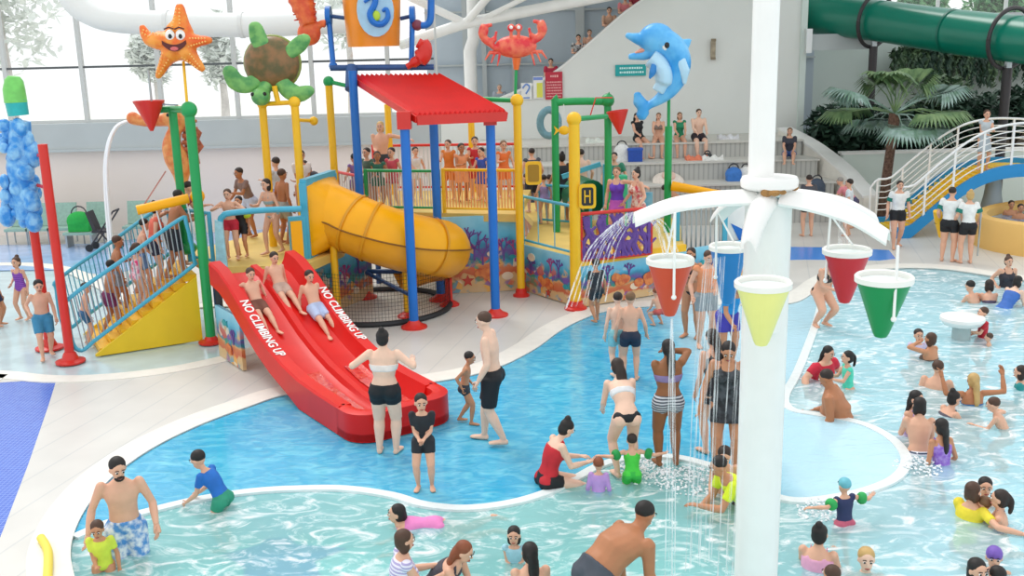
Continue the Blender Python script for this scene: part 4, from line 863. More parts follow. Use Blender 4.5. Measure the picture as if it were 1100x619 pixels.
# turtle
tp = gy(292, 68, 19.7)
tu = thing('turtle_sculpture', 'brown shelled green turtle sculpture seen from above on the yellow arch', 'sculpture', tp)
T = lambda u, v, dy=0: gy(u, v, 19.7) - tp + V(0, dy, 0)
m = M(); m.ball(T(292, 68), (.52, .3, .5), 28); me = remesh(m, .03, 2)
link(me, 'shell', mat('turtle_shell', hx('8f6a42'), .4, col2=hx('5f5a34'), nscale=5, bump=.4), tu)
m = M(); m.tube([T(292, 68) + V(.5 * math.cos(a), 0.06, .48 * math.sin(a)) for a in [2 * PI * k / 28 for k in range(29)]], .05, 8); m.build('shell_rim', mat('turtle_rim', hx('8a9a48'), .4), tu)
GT_ = mat('turtle_green', hx('4f9a58'), .45, col2=hx('7fbf6a'), nscale=6)
for nm, pts, r in (('flipper', [(280, 84), (268, 91), (257, 88), (250, 76)], .17), ('flipper', [(302, 86), (312, 96), (322, 101), (333, 97)], .17), ('hind_flipper', [(287, 56), (281, 44), (277, 29)], .15), ('hind_flipper', [(312, 58), (321, 50), (329, 42)], .15)):
    m = M(); pl_ = crom([T(u, v, -.14 - .03 * i) for i, (u, v) in enumerate(pts)], 4); K_ = len(pl_)
    for i, p in enumerate(pl_): w_ = r * (.45 + .75 * math.sin(PI * (.15 + .75 * i / K_))); m.ball(p, (w_, .06, w_ * .8), 10)
    me = remesh(m, .025, 2); link(me, nm, GT_, tu)
m = M(); m.tube([T(288, 90, -.1), T(286, 97, -.2)], .13, 12); m.ball(T(284, 103, -.28), (.18, .2, .17), 16); me = remesh(m, .022, 3); hd = link(me, 'head', GT_, tu)
for dx in (-.12, .1): m = M(); m.ball(T(284, 103, -.28) + V(dx, -.13, .05), .04, 8); m.build('eye', EYB, hd)
# seahorse fountain (orange) behind the green arch
SH = V(GB.x + .35, GB.y + 1.6, 0)
so_ = gy(190, 205, SH.y); sh = thing('seahorse_sculpture', 'orange seahorse sculpture spouting water from its snout', 'sculpture', so_)
S_ = lambda u, v, dy=0: gy(u + 5 * (u > 165), v, SH.y) - so_ + V(0, dy, 0)
m = M(); cc_ = crom([S_(196, 214), S_(190, 208), S_(190, 196), S_(189, 182), S_(184, 168), S_(180, 155), S_(182, 143), S_(187, 134), S_(188, 126)], 4)
rr_ = [.04, .05, .06, .07, .08, .09, .11, .13, .14, .16, .18, .21, .23, .25, .26, .27, .27, .26, .25, .24, .22, .2, .18, .17, .16, .15, .15, .15, .15, .16, .17, .18, .18]
m.tube(cc_, [(rr_[i] + (.025 if i % 2 else 0), rr_[i] * .8) for i in range(len(cc_))], 14)
m.ball(S_(186, 125), (.25, .18, .2), 14); m.tube([S_(178, 128), S_(156, 131), S_(144, 128)], [.13, .09, .11], 12); m.ball(S_(143, 127), (.13, .11, .12), 10)
for u_, v_ in ((190, 117), (196, 118), (200, 124), (202, 132)): m.tube([S_(187, 125), S_(u_, v_), S_(u_ + 4, v_ - 3)], [.1, .07, .02], 7)
me = remesh(m, .025, 2); link(me, 'body', mat('seahorse_orange', hx('dc7038'), .45, col2=hx('f0a860'), nscale=6), sh)
m = M()
for k in range(7): m.tube([S_(191, 132 + k * 7), S_(209 - abs(k - 3), 130 + k * 8, .02)], [.05, .03], 6)
m.plate([((S_(u, v)).x, (S_(u, v)).z) for u, v in [(190, 136), (202, 134), (211, 143), (208, 150), (213, 158), (207, 166), (209, 176), (196, 186)]], .03, (0, .06, 0)); m.build('back_fin', mat('fin_brown', hx('c06a48'), .5, noise_amt=.2, nscale=9), sh)
m = M(); m.ball(S_(178, 123, -.14), .035, 8); m.build('eye', EYB, sh)
m = M(); m.tube([S_(192, 208), V(S_(192, 212).x, 0, 1.3 - so_.z)], .05, 8); m.build('support_pole', GRN, sh)
JET = bpy.data.materials.new('water_jet'); JET.use_nodes = True; nt = JET.node_tree; nt.nodes.clear()
o_ = nt.nodes.new('ShaderNodeOutputMaterial'); a_ = nt.nodes.new('ShaderNodeBsdfTransparent'); c_ = nt.nodes.new('ShaderNodeBsdfDiffuse'); c_.inputs[0].default_value = (.96, .98, 1, 1); e_ = nt.nodes.new('ShaderNodeMixShader')
tcj = nt.nodes.new('ShaderNodeTexCoord'); mpj = nt.nodes.new('ShaderNodeMapping'); mpj.inputs['Scale'].default_value = (38, 38, 2.5); nz = nt.nodes.new('ShaderNodeTexNoise'); nz.inputs['Scale'].default_value = 1; rj = nt.nodes.new('ShaderNodeMapRange'); rj.inputs['From Min'].default_value = .42; rj.inputs['From Max'].default_value = .7; rj.inputs['To Max'].default_value = .5; rj.inputs['To Min'].default_value = .05
for a, b in ((tcj.outputs['Object'], mpj.inputs[0]), (mpj.outputs[0], nz.inputs[0]), (nz.outputs['Fac'], rj.inputs[0]), (rj.outputs[0], e_.inputs[0]), (a_.outputs[0], e_.inputs[1]), (c_.outputs[0], e_.inputs[2]), (e_.outputs[0], o_.inputs[0])): nt.links.new(a, b)
JETS = mat('solid_jet', (.95, .97, 1), .2, spec=.6)
def arc_jet(lab, pts, r, n=3, spread=.05, m_=JET, tilt=V(0, 0, 0)):
    m = M(); o = Vector(pts[0])
    for k in range(n): off = V(random.uniform(-1, 1), random.uniform(-1, 1), 0) * spread; m.tube(crom([Vector(p) - o + off * (i / len(pts)) for i, p in enumerate(pts)], 6), r, 6)
    t = m.build('water_jet', m_, None, 60); t.location = o; return tag(t, lab, 'water jet', kind='stuff')
w0 = S_(143, 129) + so_; arc_jet('white arc of water falling from the orange seahorse snout', [w0, w0 + V(-.3, -.05, -.12), w0 + V(-.5, -.1, -.6), w0 + V(-.58, -.12, -1.5), w0 + V(-.62, -.15, -w0.z + .02)], .035, 2, .12, JETS)
# lobster / orange creature beside the bucket
lo0 = gy(330, 20, 21.2); lb = thing('lobster_sculpture', 'orange red lobster sculpture hanging left of the tipping bucket', 'sculpture', lo0)
Lb = lambda u, v, dy=0: gy(u, v, 21.2) - lo0 + V(0, dy, 0)
m = M(); m.tube(crom([Lb(322, -20), Lb(324, 0), Lb(329, 16), Lb(332, 26)], 6), [(.3 - .009 * i + (.035 if i % 3 == 0 else 0), .22) for i in range(19)], 14); m.ball(Lb(332, 36), (.24, .16, .24), 16); m.tube([Lb(336, 32), Lb(346, 25), Lb(350, 26)], [.08, .07, .11], 10)
me = remesh(m, .025, 2); link(me, 'body', mat('lobster_red', hx('d9522c'), .45, col2=hx('e8743c'), nscale=6), lb)
m = M()
for k in range(5): m.tube([Lb(322 + k, -4 + 6 * k), Lb(313 + k, -2 + 6 * k, -.1)], [.03, .012], 5); m.tube([Lb(330 + k, -4 + 6 * k), Lb(340, -2 + 6 * k, -.1)], [.03, .012], 5)
m.build('legs', mat('lobster_leg', hx('c8482a'), .5), lb)
# crab on its pole
cr0 = gy(553, 50, 20.6); cbm = mat('crab_red', hx('e0303a'), .4, col2=hx('f07a5a'), nscale=6)
cb = thing('crab_sculpture', 'red crab sculpture with raised claws above the yellow post', 'sculpture', cr0)
Cb = lambda u, v, dy=0: gy(u, v, 20.6) - cr0 + V(0, dy, 0)
m = M(); m.ball(Cb(554, 50), (.42, .2, .22), 20); me = remesh(m, .025, 2); link(me, 'shell', cbm, cb)
for pts in ([(543, 50), (532, 52), (526, 46)], [(563, 48), (572, 46), (576, 42)]):
    m = M(); m.tube([Cb(*p, -.05) for p in pts], [.07, .06, .07], 8); e_ = pts[-1]
    sg = -1 if e_[0] < 550 else 1; q = Cb(e_[0], e_[1], -.05)
    m.tube(crom([q, q + V(sg * .12, 0, .12), q + V(sg * .08, 0, .3), q + V(-sg * .06, 0, .34)], 4), [.08] * 5 + [.1] * 4 + [.04] * 4, 8); m.tube(crom([q, q + V(-sg * .1, 0, .08), q + V(-sg * .14, 0, .22)], 4), [.06] * 5 + [.03] * 4, 8)
    me = remesh(m, .022, 1); link(me, 'claw', cbm, cb)
for k in range(6):
    sg = -1 if k < 3 else 1; j = k % 3; m = M(); a = Cb(554 + sg * 8, 56); m.tube([a, a + V(sg * (.16 + .1 * j), -.05, .0), a + V(sg * (.22 + .12 * j), -.05, -.26 + .06 * j)], [.045, .035, .012], 7); m.build('leg', cbm, cb)
for u in (549, 557):
    m = M(); m.tube([Cb(u, 44, -.1), Cb(u, 33, -.12)], .03, 6); m.ball(Cb(u, 30, -.12), .075, 10); o = m.build('eye_stalk', cbm, cb); m = M(); m.ball(Cb(u, 29.5, -.19), (.035, .02, .035), 8); m.build('eye', EYW, o)
m = M(); m.tube([Cb(555, 62), Cb(554.5, 75)], [.09, .05], 8); m.build('stem', ORG, cb)
m = M(); m.tube([Cb(554.5, 74), Cb(553.5, 104)], .03, 8); m.build('rod', GRN, cb)
# small golden fish ornament by the green arch
p = gy(606, 140, 22.1); t = thing('yellow_fish_ornament', 'small yellow fish ornament hanging inside the green pipe arch', 'ornament', p)
m = M(); m.ball((0, 0, 0), (.12, .06, .1), 10); m.build('body', YELP, t); m = M(); m.plate([(-.1, 0), (-.22, .1), (-.18, 0), (-.22, -.1)], .02); m.plate([(.1, 0), (.22, .0), (.1, .06)], .02); m.build('fins', YELP, t)
m = M(); m.tube([(0, 0, .08), (0, 0, .55)], .01, 5); m.build('cord', STE, t)
# dolphin
d0 = gy(705, 80, 21.9); dl = thing('dolphin_sculpture', 'leaping blue dolphin sculpture with open smiling mouth on the green pole', 'sculpture', d0)
D = lambda u, v, dy=0: gy(u, v, 21.9) - d0 + V(0, dy, 0)
DB_ = mat('dolphin_blue', hx('3aa0e4'), .35, col2=hx('6cc0f2'), nscale=2.2); DW = mat('dolphin_belly', hx('b9dff4'), .35, noise_amt=.05, nscale=3)
m = M(); body = crom([D(708, 42), D(720, 50), D(728, 64), D(727, 80), D(720, 95), D(709, 106), D(698, 113), D(690, 120)], 5); n_ = len(body)
rad = [.30, .33, .345, .35, .355, .36, .36, .36, .355, .35, .345, .34, .33, .32, .31, .30, .29, .275, .26, .245, .23, .215, .20, .185, .17, .155, .14, .13, .12, .11, .10, .095, .09, .08, .075, .07, .06]
m.tube(body, [(rad[min(i, len(rad) - 1)] * .98, rad[min(i, len(rad) - 1)] * .8) for i in range(n_)], 16)
m.ball(D(705, 42), (.38, .3, .33), 18)
m.tube([D(698, 42), D(686, 42), D(676, 39)], [.2, .13, .07], 12); m.ball(D(675, 38.5), .07, 10)
m.tube([D(704, 52), D(690, 60), D(675, 61)], [.2, .1, .06], 12)
m.tube([D(728, 52), D(738, 46), D(742, 42)], [(.07, .16), (.06, .1), (.03, .03)], 8)
m.tube([D(692, 116), D(686, 108), D(684, 99)], [(.1, .14), (.09, .14), (.04, .06)], 8); m.tube([D(692, 118), D(688, 126), D(686, 128)], [(.1, .14), (.08, .12), (.03, .04)], 8)
me = remesh(m, .026, 3); link(me, 'body', DB_, dl)
m = M(); bl_ = crom([D(698, 62, -.12), D(707, 70, -.14), D(712, 84, -.14), D(706, 98, -.1)], 5); m.tube(bl_, [(.22, .2)] * 6 + [(.24, .2)] * 6 + [(.16, .14)] * 4, 12); me = remesh(m, .026, 2); link(me, 'belly', DW, dl)
m = M(); m.tube([D(701, 70, -.3), D(698, 78, -.36), D(695, 84, -.38)], [(.05, .11), (.05, .1), (.02, .03)], 8); me = remesh(m, .02, 1); link(me, 'flipper', mat('fin_blue', hx('2a7fc4'), .4), dl)
m = M(); m.tube([D(728, 64, -.28), D(733, 76, -.3), D(733, 90, -.26)], [(.06, .12), (.05, .11), (.02, .04)], 8); me = remesh(m, .02, 1); link(me, 'flipper', DW, dl)
m = M(); m.ball(D(714, 48, -.28), (.11, .05, .12), 12); o = m.build('eye', EYW, dl); m = M(); m.ball(D(714, 48.5, -.33), (.055, .03, .065), 10); m.build('pupil', EYB, o)
m = M(); m.tube([D(698, 51, -.02), D(688, 55, -.02), D(682, 57, -.02)], [(.12, .1), (.07, .05), (.03, .02)], 10); m.build('tongue', mat('dolphin_tongue', hx('e8a088'), .4), dl)
# ================================================================ TIPPING BUCKET TREE (foreground)
HB = V(2.13, 8.35, PZ)
bt = thing('bucket_fountain', 'tall white column fountain with curved arms that carry coloured buckets', 'fountain', HB)
zc = lambda u, v, Y=8.35: gy(u, v, Y).z - PZ
CW = mat('fountain_white', hx('f3f3f0'), .35, noise_amt=.03, nscale=3)
m = M(); zt_ = zc(835, 215); m.tube([(0, 0, 0), (0, 0, zt_)], .19, 28); m.build('column', CW, bt)
m = M(); m.tube([(-.06, .05, zt_ - .1), (-.06, .05, zc(833, -60))], .105, 24); m.build('upper_pipe', CW, bt)
m = M(); m.lathe((.0, .0, zc(832, 200)), [(.0, -.02), (.2, -.02), (.23, .0), (.235, .05), (.22, .08), (.0, .085)], 32); m.build('collar', CW, bt)
RUST = mat('scale_stain', hx('b98a50'), .8, noise_amt=.4, nscale=20)
m = M()
for a, s in ((-1.9, .035), (-1.6, .03), (-1.3, .02), (.2, .03)): m.ball((.215 * math.cos(a), .215 * math.sin(a), zc(832, 203)), (s * 1.5, s * .6, s), 8)
m.build('rust_stain', RUST, bt)
m = M(); m.lathe((-.02, -.13, zc(830, 352)), [(.0, 0), (.12, 0.02), (.1, .35), (.06, .62), (.05, .9), (.0, .91)], 24); m.build('inner_cone', CW, bt)
zr_ = zc(835, 205)
buckets = [('orange', 'cf4724', 720, 278, 8.35, .385, 340, 'red-orange bucket at the left end of the white fountain arms'), ('blue', '1a7cc2', 783, 264, 9.55, .36, 327, 'blue bucket behind and left of the white fountain column'),
           ('yellow', 'f2ec8e', 820, 303, 7.35, .405, 372, 'pale yellow bucket hanging in front of the white fountain column'), ('red', 'c8202c', 910, 268, 8.9, .41, 326, 'crimson bucket right of the white fountain column'), ('green', '0c8a48', 950, 297, 7.35, .405, 363, 'green bucket at the right end of the white fountain arms')]
for nm, hexc, u, v, Y, dia, vb, lab in buckets:
    p = gy(u, v, Y); t = thing('cone_bucket', lab, 'bucket', p, 0, 'buckets on the white fountain'); r = dia / 2; h = p.z - gy(u, vb, Y).z
    bm = mat('bucket_' + nm, hx(hexc), .35, noise_amt=.04, nscale=3)
    m = M(); m.lathe((0, 0, 0), [(.012, -h), (.045, -h + .012), (.06, -h + .04), (r * .97, -.035), (r * .93, -.035), (.03, -h + .07)], 30); m.build('cone', bm, t)
    m = M(); m.lathe((0, 0, 0), [(r * .95, -.045), (r * 1.04, -.04), (r * 1.05, .0), (r * .99, .012), (r * .9, .004), (r * .9, -.04)], 30); m.build('rim', mat('rim_white', hx('f0efe9'), .35), t)
    m = M(); m.lathe((0, 0, 0), [(0, -.05), (r * .92, -.05), (r * .92, -.03), (0, -.03)], 30); tag(m.build('water', mat('bucket_water', hx('eaf2f0'), .1), t))
# arms: broad drooping white leaves from the hub to above each bucket
arm_tips = [(681, 228, 8.35, .16), (955, 247, 7.9, .18), (938, 228, 9.1, .12), (804, 256, 7.8, .11), (770, 226, 9.3, .11)]
for u, v, Y, wdt in arm_tips:
    tip = gy(u, v, Y) - HB; hub = V(0, 0, zr_ + .02); dr = V(tip.x, tip.y, 0); L_ = dr.length; dr.normalize(); sd = V(-dr.y, dr.x, 0)
    hub = hub + dr * .12; ctr_ = [hub, hub.lerp(tip, .35) + V(0, 0, .05), hub.lerp(tip, .7) + V(0, 0, .06), tip]; ctr_ = crom(ctr_, 5); m = M(); rs = []
    for i, p in enumerate(ctr_):
        t_ = i / (len(ctr_) - 1); ww = wdt * (1.05 - .45 * t_)
        pr = []
        for k in range(9): a = -1 + 2 * k / 8; pr.append(p + sd * ww * a + V(0, 0, -.09 * a * a))
        for k in range(9): a = 1 - 2 * k / 8; pr.append(p + sd * ww * a * .93 + V(0, 0, -.09 * a * a - .022))
        rs.append(pr)
    m.rings(rs); m.build('arm', CW, bt, 60)
# hanging bars: arm tip to bucket side
for bi, ti, off in ((0, 0, (.0, -.21)), (1, 4, (-.14, -.1)), (3, 2, (-.18, 0)), (4, 1, (.02, -.18))):
    nm, hexc, u, v, Y, dia, vb, lab = buckets[bi]; p = gy(u, v, Y) - HB; au, av, aY, _ = arm_tips[ti]; a = gy(au, av, aY) - HB
    m = M(); e_ = p + V(off[0], off[1], -.28); a2 = V(p.x + off[0] * .9, p.y + off[1], a.z + .02) if bi != 1 else a
    m.tube([a2, e_], .011, 8); m.ball(e_, .022, 8); m.build('bucket_hanger', CW, bt)
    m = M(); m.tube([a2, p + V(-off[0] * .6 + (.17 if bi == 4 else 0), .17, 0)], .009, 6); m.build('bucket_hanger', CW, bt)
# curtains of water
def curtain(lab, pts):
    """veil of many thin streams"""
    m = M(); o = Vector(pts[0][0])
    for a, b, n, sa, sb in pts:
        a, b = Vector(a), Vector(b)
        for k in range(n):
            f = (k / max(1, n - 1) - .5) * 2; p = a + Vector(sa) * f; q = b + Vector(sb) * f + V(random.uniform(-.03, .03), random.uniform(-.04, .04), 0); mid = V(p.x + (q.x - p.x) * .62, p.y + (q.y - p.y) * .62, p.z + (q.z - p.z) * .36)
            m.tube(crom([p - o, mid - o, q - o], 5), .006, 4)
    t = m.build('water_curtain', JET, None, 60); t.location = o; return tag(t, lab, 'water', kind='stuff')
a = gy(680, 228, 8.35)
curtain('fan of water spilling off the left arm over the orange bucket', [(a, V(a.x - .42, a.y - .1, a.z - .75), 9, (.05, .04, 0), (.16, .12, 0)), (a + V(.12, 0, -.02), gy(720, 272, 8.35), 8, (.04, .03, 0), (.06, .05, 0))])
p = gy(722, 342, 8.35); curtain('thin stream of water falling from the tip of the orange bucket', [(p, V(p.x + .02, p.y, -.05), 5, (.01, .01, 0), (.05, .05, 0))])
p = gy(783, 330, 9.55); q = gy(812, 240, 8.9); curtain('spray of water falling behind the blue bucket left of the column', [(q, V(q.x - .1, q.y, -.05), 7, (.12, .05, 0), (.2, .1, 0))])
p = gy(900, 226, 8.95); curtain('short column of water running from the rear arm into the crimson bucket', [(p, gy(905, 262, 8.9), 8, (.04, .02, 0), (.05, .03, 0))])
p = gy(790, 398, 9.9); curtain('broad teal tinted sheet of water beside the column', [(V(1.85, 9.1, 3.1), V(1.8, 9.2, -.04), 10, (.1, .05, 0), (.14, .1, 0))])
def splash(lab, c, r, n):
    m = M(); c = Vector(c)
    for k in range(n):
        a = random.uniform(0, 2 * PI); q = r * random.random() ** .6; s_ = random.uniform(.004, .013); m.ball((q * math.cos(a), q * math.sin(a), abs(random.gauss(0, .06)) * (1 - q / r) + .01), (s_ * 1.6, s_ * 1.6, s_), 6)
    o = m.build('water_splash', JETS, None); o.location = c; tag(o, lab, 'splash', kind='stuff')
splash('white splash in front of the woman in the striped skirt', g(692, 508, WZ), .38, 260); splash('white splash in the shallow pool left of the squatting boy', g(737, 517, WZ), .42, 320); splash('small white splash near the lower right of the curved kerb', g(880, 548, WZ), .3, 160); splash('white splash by the family group', g(985, 502, WZ), .3, 160)
# ================================================================ RIGHT SIDE
# green flume: large tube across the upper right
ends = [gy(858, 14, 35.0), gy(940, 22, 32.7), gy(1010, 32, 30.6), gy(1100, 43, 28), gy(1180, 52, 26), gy(1290, 62, 24)]
gt = thing('green_flume', 'huge dark green tube slide crossing the upper right corner', 'water slide', (ends[2].x, ends[2].y, ends[2].z)); o_ = ends[2]
pg = crom([p - o_ for p in ends], 6); m = M(); m.tube(pg, .62, 40); m.build('tube', TEAL, gt, 60)
m = M()
for u in (1024,): 
    i = min(range(len(pg)), key=lambda i: (pg[i] + o_ - gy(1024, 34, 30.2)).length); dd = (pg[i + 1] - pg[i - 1]).normalized(); m.tube([pg[i] - dd * .04, pg[i] + dd * .04], .65, 40, cap=False)
m.build('joint_ring', mat('joint_green', hx('0a6a58'), .4), gt)
HOOP = mat('hoop_black', hx('3a3638'), .45, metal=.2)
for u, v, lab in ((940, 22, 'left hoop'), (1080, 40, 'right hoop')):
    i = min(range(len(pg)), key=lambda i: abs((pg[i] + o_).x - gy(u, v, (pg[i] + o_).y).x)); c = pg[i] + o_; dd = (pg[i + 1] - pg[i - 1]).normalized(); x = dd.cross(V(0, 0, 1)).normalized(); y = x.cross(dd)
    t = thing('flume_support', 'black hoop and post holding the green flume, ' + ('nearer the middle of the room' if u < 1000 else 'nearer the right edge'), 'support', (c.x, c.y, 0), 0, 'flume supports')
    m = M(); m.tube([V(0, 0, c.z) + x * math.cos(a) * .8 + y * math.sin(a) * .8 for a in [2 * PI * k / 32 for k in range(33)]], .06, 8); m.build('hoop', HOOP, t)
    m = M(); m.tube([(0, 0, 0), (0, 0, c.z - .78)], .13, 10); m.build('post', HOOP, t)
    m = M(); m.tube([(0, -.02, c.z - .82), (0, -.02, c.z - .6)], .1, 8); m.build('saddle', STEEL, t)
# landing bracket under the tube
p0 = gy(868, 44, 33.4); p1 = gy(935, 52, 33.4); t = thing('wall_bracket', 'pale steel plate bracket beneath the left end of the green flume', 'bracket', p0)
m = M(); m.box((0, 0, 0), (.18, .3, .75)); m.build('end_plate', STE, t); m = M(); m.box(((p1.x - p0.x) / 2 + .1, .1, -.05), (p1.x - p0.x, .25, .5)); m.build('face_plate', sillm, t)
# arched bridge
BRB = mat('bridge_blue', hx('1f8fcf'), .4, noise_amt=.06, nscale=2); YE = 25.4
near_px = [(962, 262), (985, 243), (1010, 222), (1035, 203), (1060, 190), (1085, 184), (1110, 183), (1140, 186), (1180, 200)]
br = thing('arched_bridge', 'arched blue footbridge with yellow steps and white railings', 'bridge', gy(975, 262, YE)); BO = br.location.copy()
cn = crom([gy(u, v, YE) - BO for u, v in near_px], 4)
cn = [V(p.x, p.y, max(p.z, .13 - BO.z)) for p in cn]
for nm, off in (('near_beam', V(0, 0, 0)), ('far_beam', V(0, 1.5, 0))):
    m = M(); m.rings([[p + off + V(0, -.05, -.16), p + off + V(0, -.05, .16), p + off + V(0, .05, .16), p + off + V(0, .05, -.16)] for p in cn]); m.build(nm, BRB, br)
k = 0; i = 2
zs = cn[2].z
acc = 0
for i in range(1, len(cn) - 1, 1):
    p = (cn[i] + cn[i + 1]) / 2; m = M(); m.box(p + V(0, .75, -.02), ((cn[i + 1] - cn[i]).x * 1.05, 1.4, .10)); m.box(p + V(.0, .05, .06), ((cn[i + 1] - cn[i]).x * .9, .12, .06)); m.build('step', YELR if i % 2 else YELP, br)
RAILW = mat('rail_white', hx('f2f4f4'), .35)
for nm, off in (('near_railing', V(0, -.02, 0)), ('far_railing', V(0, 1.52, 0))):
    m = M()
    for h in (1.05,): m.tube([p + off + V(0, 0, h + .12) for p in cn], .03, 8)
    m.tube([cn[0] + off + V(-.15, 0, .05), cn[0] + off + V(-.18, 0, .95), cn[0] + off + V(-.05, 0, 1.12), cn[1] + off + V(0, 0, 1.17)], .03, 8)
    o = m.build(nm, RAILW, br); m = M()
    for h in (.3, .46, .62, .78, .94): m.tube([p + off + V(0, 0, h + .05) for p in cn], .014, 6)
    m.build('wires', RAILW, o); m = M()
    for j in range(0, len(cn), 5): m = M(); m.box(cn[j] + off + V(0, 0, .62), (.05, .03, 1.1)); m.build('upright', RAILW, o)
p = gy(1068, 190, 26.2); p.z = 0; m = M(); q = p - BO; zt2 = gy(1068, 186, 26.2).z; m.lathe(q, [(.36, 0), (.3, .5), (.22, .9), (.16, zt2)], 18); m.build('pier', mat('pier_grey', hx('a3b4bf'), .6), br)
# raised yellow-walled pool
yc = V(15.95, 24.1, 0); rx, ry = 4.75, 2.75; YW_ = mat('yellow_wall', hx('edc070'), .6, noise_amt=.08, nscale=1)
def ring(rx, ry, z, n=56): return [V(yc.x + rx * math.cos(2 * PI * k / n), yc.y + ry * math.sin(2 * PI * k / n), z) for k in range(n)]
ypool = thing('raised_pool', 'raised round pool with a rounded yellow wall at the right edge', 'pool', yc)
m = M(); m.rings([[p - yc for p in r] for r in (ring(rx, ry, 0), ring(rx, ry, .62), ring(rx - .04, ry - .04, .72), ring(rx - .15, ry - .15, .77), ring(rx - .3, ry - .3, .72), ring(rx - .32, ry - .32, .1))], cap=False); m.build('wall', YW_, ypool)
m = M(); m.plate([(p.x - yc.x, p.y - yc.y) for p in ring(rx - .31, ry - .31, 0)], .02, (0, 0, .52), (1, 0, 0), (0, 1, 0)); tag(m.build('pool_surface', mat('raised_water', hx('9fbfd6'), .08, bump=.9, nscale=5, col2=hx('5f86a8')), ypool), kind='stuff')
m = M(); q = gy(1050, 275, 22.3) - yc; m.tube([q, q + V(0, 0, 1.0)], .02, 6); m.build('handrail', STEEL, ypool)
# mushroom jet table in the wave pool
mu = g(1032, 364, -.03); t = thing('mushroom_fountain', 'white topped mushroom fountain standing in the wave pool', 'fountain', (mu.x, mu.y, PZ))
zt3 = gy(1032, 341, mu.y).z - PZ; m = M(); m.lathe((0, 0, 0), [(.17, 0), (.15, .3), (.15, zt3 - .1)], 20); m.build('stem', mat('mush_grey', hx('a9b8b8'), .4), t)
m = M(); m.lathe((0, 0, 0), [(.14, zt3 - .16), (.3, zt3 - .12), (.36, zt3 - .04), (.355, zt3 + .01), (.0, zt3 + .06)], 30); m.build('cap', CW, t)
# starfish mosaic on the pool floor
sc_ = g(303, 606, PZ + .06); m = M(); tips = [(299, 566), (372, 590), (345, 622), (262, 640), (240, 597)]
inn = [(318, 586), (338, 604), (300, 622), (262, 610), (280, 586)]
poly = []
for a, b in zip(tips, inn): A = g(*a, PZ) - sc_; B = g(*b, PZ) - sc_; poly += [(A.x, A.y), (B.x, B.y)]
m.plate(poly[::-1], .01, (0, 0, 0), (1, 0, 0), (0, 1, 0)); o = m.build('starfish_mosaic', mat('mosaic_blue', hx('2f4fae'), .5, col2=hx('5a78c8'), nscale=22)); o.location = (sc_.x, sc_.y, PZ + .01)
tag(o, 'dark blue starfish mosaic on the pool floor', 'mosaic')
cnt = g(303, 603, PZ + .05)
o = None
for (u, v, s) in ((208, 545, .35), (255, 545, .3)):
    p = g(u, v, PZ); m = M(); m.plate(fish2(0, 0, s), .01, (0, 0, 0), (1, 0, 0), (0, 1, 0)); o = m.build('fish_mosaic', mat('mosaic_gold', hx('c9b36a'), .5, noise_amt=.2, nscale=20)); o.location = (p.x, p.y, PZ + .01); tag(o, 'faded yellow fish mosaic on the pool floor, ' + ('left one' if u < 230 else 'right one'), 'mosaic')
# yellow noodle on the deck
pts = [g(44, 578, .05), g(50, 588, .05), g(52, 600, .05), g(50, 640, .05)]; m = M(); m.tube(crom([p - pts[0] for p in pts], 5), .045, 12); o = m.build('foam_noodle', mat('noodle', hx('f2dc5a'), .6)); o.location = pts[0]; tag(o, 'pale yellow foam noodle lying on the white deck', 'pool noodle')
# ================================================================ SIGNS
def sign(name, lab, u0, v0, u1, v1, Y, m_, fn=None):
    a, b = gy(u0, v1, Y), gy(u1, v0, Y); c = (a + b) / 2; t = thing(name, lab, 'sign', c); w, h = b.x - a.x, abs(b.z - a.z)
    m = M(); m.box((0, 0, 0), (w, .04, h)); m.build('board', m_, t)
    if fn: fn(t, w, h)
    return t
def txt(t, s, size, x, z, m_): text_mesh(s, size, m_, 'lettering', V(x, -.03, z), (1, 0, 0), (0, 0, 1), .006, t)
TEALS = mat('sign_teal', hx('12a7a8'), .5); LT = mat('sign_light', hx('d8fbf8'), .5)
def scrawl(t, w, h, m_, rows, z0, z1, x0=-.42, x1=.42, r_=random.Random(3)):
    m = M()
    for k in range(rows):
        z = (z0 + (z1 - z0) * (k + .5) / rows) * h; x = x0 * w; hh = abs(z1 - z0) * h / rows * .55
        while x < x1 * w: L_ = r_.uniform(.35, .9) * hh; m.box((x + L_ / 2, -.026, z), (L_, .006, hh * r_.uniform(.7, 1))); x += L_ + hh * .3
    tag(m.build('printed_lines', m_, t), kind='stuff')
sign('wall_sign', 'teal sign with pale lettering on the white wall beside the dolphin', 661, 69, 694, 82, YD - .05, TEALS, lambda t, w, h: scrawl(t, w, h, LT, 2, .38, -.36, -.36, .4))
RS = mat('sign_red', hx('c22840'), .5); PK = mat('sign_pink', hx('f0b0b0'), .5)
sign('wall_sign', 'tall red rules sign on the white wall', 586, 77, 604, 107, YD - .05, RS, lambda t, w, h: (scrawl(t, w, h, PK, 1, .42, .27, -.2, .2), scrawl(t, w, h, PK, 6, .18, -.44)))
sign('wall_sign', 'narrow white sign with yellow block and blue heading on the white wall', 573, 82, 583, 106, YD - .05, WHT, lambda t, w, h: ((lambda m: m.build('yellow_block', mat('sy', hx('e2e05a'), .5), t))(M().box((.05, -.026, -.12 * h), (.6 * w, .008, .66 * h))), (lambda m: m.build('blue_heading', mat('sb', hx('7a93d6'), .5), t))(M().box((0, -.026, .4 * h), (.95 * w, .008, .13 * h)))))
def bluefig(t, w, h):
    m = M(); m.tube(crom([V(-.12, -.03, .1), V(0, -.03, .22), V(.1, -.03, .12), V(-.02, -.03, -.08)], 5), .03, 6); m.box((0, -.026, -.4 * h), (.6 * w, .008, .08 * h)); m.build('blue_picture', mat('sb2', hx('6f93d0'), .5), t)
